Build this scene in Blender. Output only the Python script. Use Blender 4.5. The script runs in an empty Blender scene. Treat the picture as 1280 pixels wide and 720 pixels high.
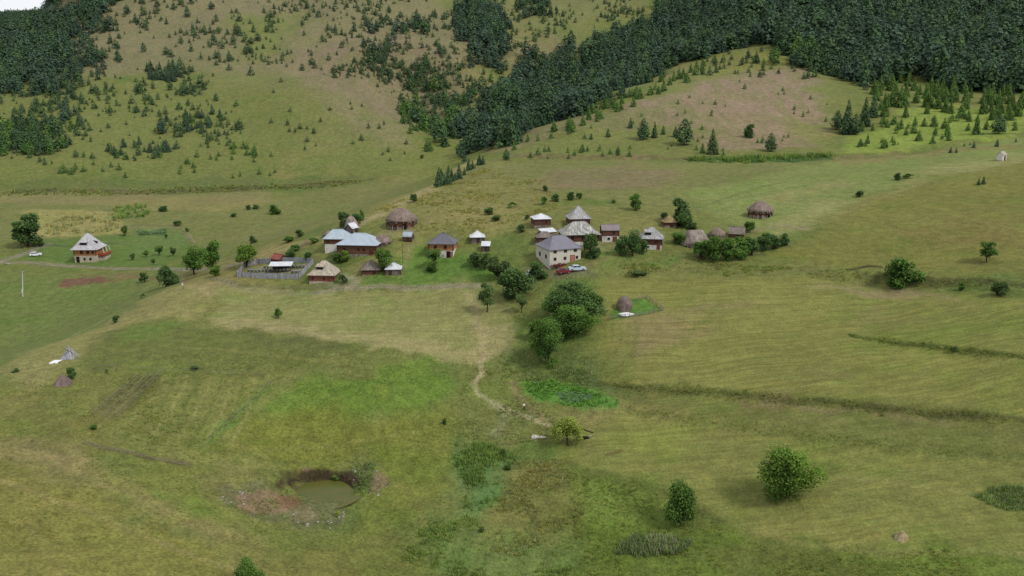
import bpy, math, random
import numpy as np
from mathutils import Vector, Matrix, Euler

random.seed(7)
rng = np.random.default_rng(11)
SC = bpy.context.scene
COL = SC.collection
R = math.radians

# ------------------------------------------------------------------ camera
# the photograph is taken from a drone about 70 m above the lower meadow
CAM_Z = 70.0
FPX = 1065.0                       # focal length in photo pixels (1280 wide)
PITCH = R(13.7)
CP, SP = math.cos(PITCH), math.sin(PITCH)


def ray(px, py):
    """direction (per metre of forward distance) of the sight line through a photo point"""
    u = (np.asarray(px, float) - 640) / FPX
    v = (360 - np.asarray(py, float)) / FPX
    fy = CP + v * SP
    return u / fy, (-SP + v * CP) / fy


# ------------------------------------------------------------------ noise
_perm = rng.permutation(512)
_val = rng.random(512)


def vnoise(x, y, seed=0):
    x = np.asarray(x, float); y = np.asarray(y, float)
    xi = np.floor(x).astype(np.int64); yi = np.floor(y).astype(np.int64)
    fx = x - xi; fy = y - yi
    fx = fx * fx * fx * (fx * (fx * 6 - 15) + 10); fy = fy * fy * fy * (fy * (fy * 6 - 15) + 10)

    def h(a, b):
        return _val[(_perm[(a + seed * 37) & 511] + b * 7 + _perm[(b + seed * 101) & 511]) & 511]
    a = h(xi, yi); b = h(xi + 1, yi); c = h(xi, yi + 1); d = h(xi + 1, yi + 1)
    return (a + (b - a) * fx) * (1 - fy) + (c + (d - c) * fx) * fy


def fbm(x, y, wl, octaves=4, seed=0):
    s = 0; amp = 1; tot = 0
    c, sn = 0.8, 0.6
    for o in range(octaves):
        s = s + amp * vnoise(x / wl, y / wl, seed + o); tot += amp
        amp *= 0.5; wl *= 0.5
        x, y = c * x - sn * y + 17.3, sn * x + c * y - 9.1
    return s / tot


def sstep(a, b, x):
    t = np.clip((x - a) / (b - a), 0, 1)
    return t * t * (3 - 2 * t)


# ------------------------------------------------------------------ ground heights
# levelling points: photo point and forward distance in metres
SURVEY = [
    # near slope, lower left
    (0, 720, 98), (180, 720, 106), (330, 720, 113), (520, 720, 119), (640, 720, 121), (800, 720, 119), (1000, 720, 115), (1280, 720, 108),
    (-250, 720, 92), (1500, 720, 105), (0, 640, 114), (0, 560, 137), (140, 600, 127), (250, 640, 125),
    (0, 480, 163), (100, 450, 178), (180, 405, 205), (230, 360, 236), (260, 350, 243), (-150, 500, 150),
    (200, 500, 160), (300, 450, 181), (330, 520, 161), (400, 610, 145), (460, 560, 153), (500, 480, 171), (440, 420, 192), (330, 385, 217),
    # lower valley on the left
    (0, 440, 226), (0, 400, 253), (120, 380, 262), (40, 350, 290), (115, 326, 313), (0, 325, 318), (200, 335, 292), (215, 345, 276),
    (-200, 350, 290), (-200, 280, 390), (0, 270, 388), (200, 270, 385), (350, 262, 396), (0, 240, 450), (200, 235, 456), (400, 228, 462), (480, 222, 455),
    (-200, 235, 455), (320, 300, 328), (400, 275, 366), (470, 243, 405),
    # stream line
    (690, 400, 196), (690, 440, 183), (650, 475, 178), (640, 512, 173), (690, 545, 157), (610, 580, 150), (600, 640, 136), (580, 690, 126),
    # village terrace
    (330, 345, 241), (403, 353, 232), (440, 322, 238), (480, 343, 231), (500, 287, 254), (445, 283, 262), (551, 322, 236), (600, 307, 240), (560, 358, 220),
    (640, 355, 217), (600, 385, 206), (600, 430, 189), (700, 332, 219), (725, 305, 230), (678, 283, 246), (725, 284, 243), (762, 303, 236), (813, 312, 231),
    (838, 284, 247), (872, 312, 231), (780, 395, 195), (760, 350, 212), (900, 330, 222), (955, 272, 259), (640, 270, 258), (560, 285, 252),
    (480, 258, 285), (540, 232, 325), (590, 205, 388), (530, 262, 275), (620, 240, 300),
    # meadow above the village
    (700, 230, 315), (700, 198, 385), (620, 192, 410), (850, 230, 310), (850, 200, 372), (1000, 230, 305), (1040, 196, 376), (1150, 190, 372), (1280, 167, 398), (1280, 195, 330),
    (1000, 265, 262), (1080, 230, 295), (1500, 150, 410), (1500, 230, 275),
    # spur on the right
    (1000, 300, 236), (1100, 280, 243), (1170, 218, 300), (1280, 250, 262), (1125, 348, 206), (1000, 345, 211), (1280, 355, 190), (1500, 350, 180),
    # right hand fields
    (900, 370, 202), (1000, 400, 189), (1150, 400, 184), (1280, 420, 165), (1280, 460, 154), (850, 440, 181), (1000, 470, 165), (760, 480, 170), (900, 490, 164),
    (1100, 505, 153), (1280, 522, 144), (800, 530, 158), (1000, 560, 145), (1280, 590, 131), (980, 620, 132), (1280, 670, 116), (850, 650, 130), (750, 600, 143), (1130, 670, 119), (720, 660, 132),
    # long mountain slope on the left
    (300, 190, 505), (100, 200, 490), (-100, 200, 490), (430, 190, 505), (530, 195, 500), (300, 150, 570), (100, 150, 575), (450, 150, 560), (-150, 130, 590),
    (300, 80, 705), (100, 80, 700), (400, 100, 650), (480, 130, 655), (400, 86, 640), (440, 121, 588), (480, 151, 548), (515, 181, 515), (440, 60, 720), (300, 0, 880), (450, 0, 890), (140, 0, 890), (560, 0, 960), (300, -150, 1150), (500, -150, 1250), (100, -80, 980),
    (0, 90, 690), (60, 40, 800), (55, 22, 850), (0, 44, 815), (-120, 60, 800), (-300, 90, 760),
    # gully and belt of pines
    (560, 190, 505), (545, 222, 440), (560, 160, 590), (525, 120, 690), (530, 155, 605), (600, 130, 610), (560, 60, 740), (650, 60, 800), (650, 10, 980), (700, 0, 1050), (760, 20, 900), (800, -100, 1200), (640, 165, 575),
    (700, 125, 670), (740, 90, 740), (840, 45, 800), (640, 110, 690), (610, 185, 455),
    # bare spur above the meadow
    (700, 155, 458), (660, 178, 438), (850, 95, 560), (800, 175, 420), (900, 180, 408), (1000, 180, 405), (800, 130, 490), (900, 130, 490), (900, 90, 560), (960, 70, 600), (1020, 120, 500), (1050, 160, 440), (780, 110, 540),
    # wooded slope on the right
    (1100, 150, 450), (1200, 140, 450), (1280, 130, 455), (1100, 100, 560), (1280, 90, 560), (1000, 40, 690), (1150, 40, 690), (1280, 40, 680), (900, 20, 780), (1000, -10, 800), (1200, -10, 780), (1500, 30, 650), (1200, -150, 1050), (1000, -150, 1100), (1500, -100, 900),
]
S = np.array(SURVEY, float)
_dx, _dz = ray(S[:, 0], S[:, 1])
PX = _dx * S[:, 2]; PY = S[:, 2]; PZ = CAM_Z + _dz * S[:, 2]
# ground outside the picture (x, y, z)
OUT = [(-505, 860, 104), (-560, 940, 98), (-475, 960, 116), (-620, 1050, 78), (-60, 40, 14), (60, 40, 8), (0, 40, 10), (-60, -80, 20), (80, -80, 14), (-300, 60, 26), (300, 40, 26), (-300, -100, 34), (350, -100, 40),
       (-640, 1150, 84), (-900, 900, 40), (-900, 500, 15), (-700, 300, 8), (-900, 1250, 60), (-1200, 900, 70), (-500, 1250, 165),
       (-1150, 1700, 166), (-920, 1700, 168), (-500, 1800, 260), (0, 1700, 330), (500, 1500, 300), (1000, 1200, 260), (1100, 700, 160), (900, 300, 90), (0, 2400, 360), (-1300, 2400, 230), (1300, 2300, 380), (-1400, 200, 60), (1300, 0, 110)]
OUT = np.array(OUT, float)
PX = np.concatenate([PX, OUT[:, 0]]); PY = np.concatenate([PY, OUT[:, 1]]); PZ = np.concatenate([PZ, OUT[:, 2]])
_c2 = 12.0 ** 2
_sc = 100.0


def _phi(ax, ay, bx, by):
    return np.sqrt((ax[:, None] - bx[None, :]) ** 2 + (ay[:, None] - by[None, :]) ** 2 + _c2) / _sc


_n = len(PX)
_A = np.zeros((_n + 3, _n + 3))
_A[:_n, :_n] = _phi(PX, PY, PX, PY) - np.eye(_n) * 0.035      # a little smoothing
_A[:_n, _n] = 1; _A[:_n, _n + 1] = PX / 1000; _A[:_n, _n + 2] = PY / 1000
_A[_n:, :_n] = _A[:_n, _n:].T
_W = np.linalg.solve(_A, np.concatenate([PZ, [0, 0, 0]]))


def base_height(x, y):
    x = np.asarray(x, float).ravel(); y = np.asarray(y, float).ravel()
    out = np.empty(len(x))
    for i in range(0, len(x), 60000):
        a, b = x[i:i + 60000], y[i:i + 60000]
        out[i:i + 60000] = _phi(a, b, PX, PY) @ _W[:_n] + _W[_n] + _W[_n + 1] * a / 1000 + _W[_n + 2] * b / 1000
    return out


def smooth_height(x, y):
    z = base_height(x, y)
    far = sstep(430, 800, y)
    z = z + far * 22 * (fbm(x + 0.25 * y, y * 0.6, 120, 4, 3) - 0.5) + far * 6 * (fbm(x, y * 0.5, 30, 3, 5) - 0.5)
    near = 1 - 0.4 * far
    z = z + near * (1.5 * (fbm(x, y, 34, 3, 8) - 0.5) + 0.35 * (fbm(x, y, 5, 2, 12) - 0.5))
    return z


def make_hit(height):
    steps = np.concatenate([np.arange(76, 520, 4.0), np.arange(520, 2600, 12.0)])

    def hit(px, py):
        px = np.atleast_1d(np.asarray(px, float)); py = np.atleast_1d(np.asarray(py, float))
        dx, dz = ray(px, py)
        out = np.zeros((len(px), 3))
        for i in range(len(px)):
            h = height(dx[i] * steps, steps)
            below = (CAM_Z + dz[i] * steps) <= h
            k = int(np.argmax(below)) if below.any() else len(steps) - 1
            lo, hi = steps[max(k - 1, 0)], steps[k]
            for _ in range(4):
                t = np.linspace(lo, hi, 9)
                b = (CAM_Z + dz[i] * t) <= height(dx[i] * t, t)
                j = int(np.argmax(b)) if b.any() else 8
                lo, hi = t[max(j - 1, 0)], t[j]
            out[i] = (dx[i] * hi, hi, CAM_Z + dz[i] * hi)
        return out
    return hit


hit0 = make_hit(smooth_height)


# --- lines and areas on the ground, in world metres
def seg_dist(x, y, pts, closed=False):
    """distance to a polyline and signed side (positive = left of its direction)"""
    d = np.full(len(x), 1e9); side = np.zeros(len(x)); along = np.zeros(len(x))
    P = np.asarray(pts)[:, :2]
    n = len(P)
    run = 0.0
    for i in range(n if closed else n - 1):
        a = P[i]; b = P[(i + 1) % n]
        e = b - a; L2 = e @ e + 1e-9; L = math.sqrt(L2)
        t = np.clip(((x - a[0]) * e[0] + (y - a[1]) * e[1]) / L2, 0, 1)
        qx = x - a[0] - t * e[0]; qy = y - a[1] - t * e[1]
        dd = np.sqrt(qx * qx + qy * qy)
        m = dd < d
        d[m] = dd[m]
        side[m] = (e[0] * (y - a[1]) - e[1] * (x - a[0]))[m]
        along[m] = run + t[m] * L
        run += L
    return d, np.sign(side), along, run


def inside(x, y, pts):
    P = np.asarray(pts)[:, :2]
    c = np.zeros(len(x), bool)
    j = len(P) - 1
    for i in range(len(P)):
        xi, yi = P[i]; xj, yj = P[j]
        if yi != yj:
            m = ((yi > y) != (yj > y)) & (x < (xj - xi) * (y - yi) / (yj - yi) + xi)
            c ^= m
        j = i
    return c


def ground_pts(pix, hit=hit0):
    P = np.array(pix, float)
    return hit(P[:, 0], P[:, 1])


# field banks (terrace edges): photo points from left to right, height of the step, width of its face
BANKS_PX = [
    ([(745, 482), (800, 486), (860, 489), (950, 496), (1040, 503), (1120, 511), (1200, 518), (1290, 527)], 1.5, 0.9),
    ([(1062, 419), (1100, 425), (1150, 431), (1190, 437), (1240, 442), (1290, 448)], 1.2, 0.8),
    ([(770, 512), (850, 522), (900, 530), (970, 540), (1040, 549), (1120, 558), (1200, 565), (1290, 575)], 0.9, 1.6),
    ([(1000, 343), (1060, 345), (1100, 350), (1150, 353), (1200, 354), (1290, 359)], 1.6, 0.9),
    ([(1040, 342), (1060, 337), (1085, 333)], 0.9, 0.7),
    ([(0, 243), (100, 241), (200, 239), (300, 236), (400, 231), (450, 227)], 1.5, 2.0),
    ([(640, 195), (760, 197), (860, 199), (960, 200), (1040, 197), (1150, 188), (1290, 166)], 1.4, 1.5),
    ([(700, 580), (760, 595), (800, 608), (850, 622), (900, 650)], 0.8, 1.2),
    ([(780, 408), (800, 420), (860, 340)], 0.0, 1.0),
]
BANKS = [(ground_pts(p), h, w) for p, h, w in BANKS_PX if h > 0]
# pond
POND_C = hit0([399], [609])[0]
POND_AX, POND_AY = 7.6, 4.3
POND_Z = POND_C[2] - 0.62


def bank_term(x, y):
    z = np.zeros(len(x))
    for P, h, w in BANKS:
        lo = P[:, :2].min(0) - 16; hi = P[:, :2].max(0) + 16
        m = (x > lo[0]) & (x < hi[0]) & (y > lo[1]) & (y < hi[1])
        if not m.any():
            continue
        xm = x[m]; ym = y[m]
        xm2 = xm + 1.6 * (vnoise(xm / 7, ym / 7, 21) - 0.5); ym2 = ym + 2.2 * (vnoise(xm / 6, ym / 6, 22) - 0.5)
        d, s, al, L = seg_dist(xm2, ym2, P)
        end = sstep(0, 10, al) * sstep(0, 10, L - al)
        hh = h * (0.7 + 0.6 * vnoise(xm / 12, ym / 12, 23))
        z[m] += end * hh * 0.5 * np.tanh(s * d / w) * np.exp(-(d / 8) ** 2)
    return z


def pond_radius(x, y):
    dx = x - POND_C[0]; dy = y - POND_C[1]
    ang = np.arctan2(dy, dx)
    r = np.sqrt((dx / POND_AX) ** 2 + (dy / POND_AY) ** 2)
    return r * (1 + 0.14 * np.sin(2 * ang + 0.6) + 0.1 * np.sin(3 * ang + 2) + 0.12 * (fbm(x, y, 3.5, 3, 31) - 0.5) * 2), ang


def pond_term(x, y):
    z = np.zeros(len(x))
    dx = x - POND_C[0]; dy = y - POND_C[1]
    m = (np.abs(dx) < 30) & (np.abs(dy) < 30)
    if not m.any():
        return z
    xm, ym = x[m], y[m]; dxm, dym = dx[m], dy[m]
    r, ang = pond_radius(xm, ym)
    dig = -1.35 * (1 - sstep(0.74 + .20 * np.sin(ang), 1.04, r))
    # steep cut at the back and the right, gentle at the front
    rim = np.exp(-((r - 1.3) / 0.16) ** 2) * np.clip(0.35 + 0.9 * np.sin(ang - 0.1), 0, 1.2) * 0.2
    z[m] += dig + rim
    # heaps of dug earth: centre offset, radii, height
    for ox, oy, rx, ry, h in HEAPS:
        q = ((dxm - ox) / rx) ** 2 + ((dym - oy) / ry) ** 2
        z[m] += h * np.exp(-q * 1.3) * (0.75 + 0.5 * fbm(xm, ym, 1.6, 3, 37))
    return z


HEAPS = [(-9.6, -2.6, 4.6, 3.2, 1.3), (-6.0, -1.8, 2.2, 1.8, 0.9), (-0.5, -7.6, 4.6, 2.2, 1.2), (9.6, 3.6, 2.3, 3.2, 1.2), (7.0, 8.0, 2.2, 2.2, 0.9), (-3.4, 8.6, 2.8, 1.6, 0.6), (-13.2, 3.4, 3.0, 2.0, 0.5), (3.6, -5.0, 2.0, 1.6, 0.7)]

FLATS = []          # (x, y, z, radius): levelled ground under buildings, filled below


def height(x, y):
    x = np.asarray(x, float).ravel(); y = np.asarray(y, float).ravel()
    return smooth_height(x, y) + bank_term(x, y) + pond_term(x, y)


hit = make_hit(height)


def H(x, y):
    return float(height([x], [y])[0])


_cache = {}


def G(px, py):
    """world point of the ground seen at a photo point"""
    k = (px, py)
    if k not in _cache:
        _cache[k] = hit([px], [py])[0]
    return _cache[k]

# ------------------------------------------------------------------ materials
ALB = 0.84          # the photograph's grass colours divided by the light that falls on them


def lin(c):
    return tuple(((v / 255) / 12.92 if v <= 10 else (((v / 255) + 0.055) / 1.055) ** 2.4) for v in c)


def alb(c, k=None):
    k = ALB if k is None else k
    return tuple(v * k for v in lin(c))


class Nodes:
    def __init__(self, name):
        self.mat = bpy.data.materials.new(name)
        self.mat.use_nodes = True
        self.t = self.mat.node_tree
        self.t.nodes.clear()
        self.out = self.t.nodes.new('ShaderNodeOutputMaterial')

    def n(self, kind, **kw):
        nd = self.t.nodes.new('ShaderNode' + kind)
        for k, v in kw.items():
            if k.startswith('_'):
                setattr(nd, k[1:], v)
            else:
                key = int(k[1:]) if k[0] == 'i' and k[1:].isdigit() else k
                self.set(nd.inputs[key], v)
        return nd

    def set(self, sock, v):
        if isinstance(v, bpy.types.NodeSocket):
            self.t.links.new(v, sock)
        elif isinstance(v, bpy.types.Node):
            self.t.links.new(v.outputs[0], sock)
        else:
            if sock.type == 'RGBA' and len(v) == 3:
                v = (*v, 1)
            sock.default_value = v

    def mix(self, f, a, b, mode='MIX'):
        nd = self.t.nodes.new('ShaderNodeMix')
        nd.data_type = 'RGBA'; nd.blend_type = mode; nd.clamp_factor = True
        self.set(nd.inputs[0], f); self.set(nd.inputs[6], a); self.set(nd.inputs[7], b)
        return nd.outputs[2]

    def math(self, op, a, b=0.0, c=None):
        nd = self.t.nodes.new('ShaderNodeMath'); nd.operation = op
        self.set(nd.inputs[0], a); self.set(nd.inputs[1], b)
        if c is not None:
            self.set(nd.inputs[2], c)
        return nd.outputs[0]

    def ramp(self, f, lo, hi, a=0.0, b=1.0):
        nd = self.t.nodes.new('ShaderNodeMapRange')
        nd.interpolation_type = 'SMOOTHSTEP'
        self.set(nd.inputs[0], f)
        for i, v in enumerate((lo, hi, a, b)):
            nd.inputs[i + 1].default_value = v
        return nd.outputs[0]

    def noise(self, vec, scale, detail=3.0, rough=0.55, **kw):
        nd = self.n('TexNoise', Vector=vec, Scale=scale, Detail=detail, Roughness=rough, **kw)
        return nd.outputs[0]

    def mapping(self, vec, scale=(1, 1, 1), rot=(0, 0, 0)):
        nd = self.n('Mapping', Vector=vec)
        nd.inputs['Scale'].default_value = scale; nd.inputs['Rotation'].default_value = rot
        return nd.outputs[0]

    def scale_col(self, col, f):
        return self.mix(1.0, col, f, 'MULTIPLY')

    def done(self, col, rough=0.9, bump=None, bstr=0.5, bdist=0.1, spec=0.2, metal=0.0, transl=0.0):
        p = self.n('BsdfPrincipled')
        self.set(p.inputs['Base Color'], col); self.set(p.inputs['Roughness'], rough)
        self.set(p.inputs['Specular IOR Level'], spec); self.set(p.inputs['Metallic'], metal)
        nb = None
        if bump is not None:
            b = self.n('Bump', Height=bump, Strength=bstr, Distance=bdist)
            nb = b.outputs[0]
            self.set(p.inputs['Normal'], nb)
        res = p.outputs[0]
        if transl:
            tr = self.n('BsdfTranslucent', Color=col)
            ms = self.n('MixShader', Fac=transl)
            self.set(ms.inputs[1], res); self.set(ms.inputs[2], tr.outputs[0])
            res = ms.outputs[0]
        self.set(self.out.inputs[0], res)
        return self.mat


def ground_material():
    N = Nodes('meadow_ground')
    tint = N.n('Attribute', _attribute_name='tint').outputs[0]
    surf = N.n('Attribute', _attribute_name='surf').outputs[0]      # r mown, g rough herbage, b bare earth
    sx = N.n('SeparateColor', Color=surf)
    mown, rough, bare = sx.outputs[0], sx.outputs[1], sx.outputs[2]
    geo = N.n('NewGeometry')
    pos = geo.outputs['Position']
    flat = N.mapping(pos, (1, 1, 0.4))
    # fine clumps of grass, at three sizes
    n1 = N.noise(flat, 1.9, 3, 0.65)
    n2 = N.noise(flat, 0.42, 3, 0.6)
    n3 = N.noise(flat, 5.5, 2, 0.6)
    n4 = N.noise(N.mapping(pos, (0.7, 1, 0.4)), 0.09, 4, 0.6)
    v1 = N.ramp(n1, 0.28, 0.72, 0.74, 1.26)
    v2 = N.ramp(n2, 0.25, 0.75, 0.80, 1.20)
    v3 = N.ramp(n3, 0.25, 0.75, 0.82, 1.18)
    amt = N.math('MULTIPLY', N.math('SUBTRACT', 1.0, N.math('MULTIPLY', mown, 0.45)), 1.0)
    f = N.math('MULTIPLY', N.math('MULTIPLY', v1, v2), v3)
    f = N.math('ADD', 1.0, N.math('MULTIPLY', N.math('SUBTRACT', f, 1.0), amt))
    col = N.mix(1.0, tint, N.n('CombineXYZ', X=f, Y=f, Z=f), 'MULTIPLY')
    # straw-coloured and fresh patches
    straw = N.ramp(N.noise(flat, 0.75, 4, 0.62), 0.52, 0.72, 0, 0.42)
    col = N.mix(N.math('MULTIPLY', straw, N.math('SUBTRACT', 1.0, bare)), col, N.mix(1.0, col, (1.34, 1.16, 1.06), 'MULTIPLY'))
    fresh = N.ramp(n4, 0.50, 0.68, 0, 0.55)
    col = N.mix(N.math('MULTIPLY', fresh, N.math('SUBTRACT', 1.0, bare)), col, N.mix(1.0, col, (0.80, 0.98, 0.70), 'MULTIPLY'))
    # mowing swaths that run along the slope
    warp = N.n('VectorMath', _operation='ADD')
    N.set(warp.inputs[0], pos)
    wn = N.n('TexNoise', Vector=pos, Scale=0.045, Detail=2.0)
    off = N.n('VectorMath', _operation='SCALE'); N.set(off.inputs[0], wn.outputs[1]); off.inputs['Scale'].default_value = 4.5
    N.set(warp.inputs[1], off.outputs[0])
    sw = N.noise(N.mapping(warp.outputs[0], (0.035, 0.85, 0.6), (0, 0, R(6))), 1.0, 4, 0.6)
    sw2 = N.noise(N.mapping(warp.outputs[0], (0.05, 2.2, 0.8), (0, 0, R(3))), 1.0, 2, 0.6)
    swf = N.math('MULTIPLY', N.ramp(sw, 0.32, 0.68, 0.86, 1.13), N.ramp(sw2, 0.3, 0.7, 0.87, 1.12))
    swf = N.math('ADD', 1.0, N.math('MULTIPLY', N.math('SUBTRACT', swf, 1.0), mown))
    col = N.mix(1.0, col, N.n('CombineXYZ', X=swf, Y=swf, Z=swf), 'MULTIPLY')
    hay = N.math('MULTIPLY', N.ramp(N.noise(N.mapping(warp.outputs[0], (0.06, 0.5, 0.4)), 1.0, 4, 0.65), 0.54, 0.72, 0, 0.6), mown)
    col = N.mix(hay, col, N.mix(1.0, col, (1.26, 1.08, 1.02), 'MULTIPLY'))
    # bare slopes: washed-out streaks and thin grass
    stx = N.noise(N.mapping(warp.outputs[0], (0.16, 0.03, 0.05)), 1.0, 5, 0.65)
    thin = N.math('MULTIPLY', N.ramp(stx, 0.40, 0.62, 0.75, 0.0), N.ramp(bare, .04, .30))
    far_f = N.ramp(N.n('SeparateXYZ', Vector=pos).outputs[1], 300, 420)
    col = N.mix(N.math('MULTIPLY', thin, far_f), col, N.mix(1.0, col, (0.74, 0.92, 0.62), 'MULTIPLY'))
    # rough herbage: dark gaps between stems
    gap = N.math('MULTIPLY', N.ramp(N.noise(flat, 1.1, 5, 0.7), 0.46, 0.64, 0, 0.6), rough)
    col = N.mix(gap, col, N.mix(1.0, col, (0.52, 0.66, 0.55), 'MULTIPLY'))
    h = N.math('ADD', N.math('MULTIPLY', n1, 0.55), N.math('ADD', N.math('MULTIPLY', n3, 0.25), N.math('MULTIPLY', n2, 0.5)))
    return N.done(col, 0.95, h, 0.55, 0.5, 0.1)


# ------------------------------------------------------------------ helpers for objects
def tag(o, label=None, cat=None, group=None, kind=None):
    if label: o['label'] = label
    if cat: o['category'] = cat
    if group: o['group'] = group
    if kind: o['kind'] = kind
    return o


def mesh_np(name, verts, faces_idx, loop_starts, loop_totals, mats, mat_idx=None, smooth=False):
    me = bpy.data.meshes.new(name)
    verts = np.asarray(verts, np.float32)
    me.vertices.add(len(verts)); me.vertices.foreach_set('co', verts.ravel())
    me.loops.add(len(faces_idx)); me.loops.foreach_set('vertex_index', np.asarray(faces_idx, np.int32))
    me.polygons.add(len(loop_starts)); me.polygons.foreach_set('loop_start', np.asarray(loop_starts, np.int32))
    me.polygons.foreach_set('loop_total', np.asarray(loop_totals, np.int32))
    for m in mats:
        me.materials.append(m)
    if mat_idx is not None:
        me.polygons.foreach_set('material_index', np.asarray(mat_idx, np.int32))
    me.polygons.foreach_set('use_smooth', np.full(len(loop_starts), smooth))
    me.update(calc_edges=True)
    return me


def quads_mesh(name, verts, quads, mats, mat_idx=None, smooth=False):
    q = np.asarray(quads, np.int32)
    return mesh_np(name, verts, q.ravel(), np.arange(len(q)) * 4, np.full(len(q), 4), mats, mat_idx, smooth)


def link(name, me, parent=None, loc=None):
    o = bpy.data.objects.new(name, me)
    COL.objects.link(o)
    if parent is not None:
        o.parent = parent
    if loc is not None:
        o.location = loc
    return o


def empty(name, loc, rz=0.0, scale=1.0):
    o = bpy.data.objects.new(name, None)
    COL.objects.link(o)
    o.location = loc; o.rotation_euler = (0, 0, rz); o.scale = (scale,) * 3
    o.empty_display_size = 0.5
    return o


# ------------------------------------------------------------------ the ground sheet
def build_ground():
    th = np.concatenate([np.radians(np.linspace(-80, -36, 40, endpoint=False)), np.radians(np.linspace(-36, 36, 860)), np.radians(np.linspace(36, 80, 41)[1:])])
    rr = np.concatenate([np.geomspace(8, 80, 40, endpoint=False), np.geomspace(80, 520, 760, endpoint=False), np.geomspace(520, 2500, 220)])
    T, RR = np.meshgrid(th, rr)
    x = (np.sin(T) * RR).ravel(); y = (np.cos(T) * RR - 6).ravel()
    z = height(x, y)
    nr, nt = T.shape
    i = np.arange(nr * nt).reshape(nr, nt)
    q = np.stack([i[:-1, :-1], i[:-1, 1:], i[1:, 1:], i[1:, :-1]], -1).reshape(-1, 4)
    me = quads_mesh('ground', np.stack([x, y, z], 1), q, [ground_material()], smooth=True)
    tint, surf = paint(x, y, z)
    a = me.attributes.new('tint', 'FLOAT_COLOR', 'POINT')
    a.data.foreach_set('color', np.concatenate([tint, np.ones((len(x), 1))], 1).astype(np.float32).ravel())
    a = me.attributes.new('surf', 'FLOAT_COLOR', 'POINT')
    a.data.foreach_set('color', np.concatenate([surf, np.ones((len(x), 1))], 1).astype(np.float32).ravel())
    o = link('ground', me)
    tag(o, kind='structure')
    return o


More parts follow.
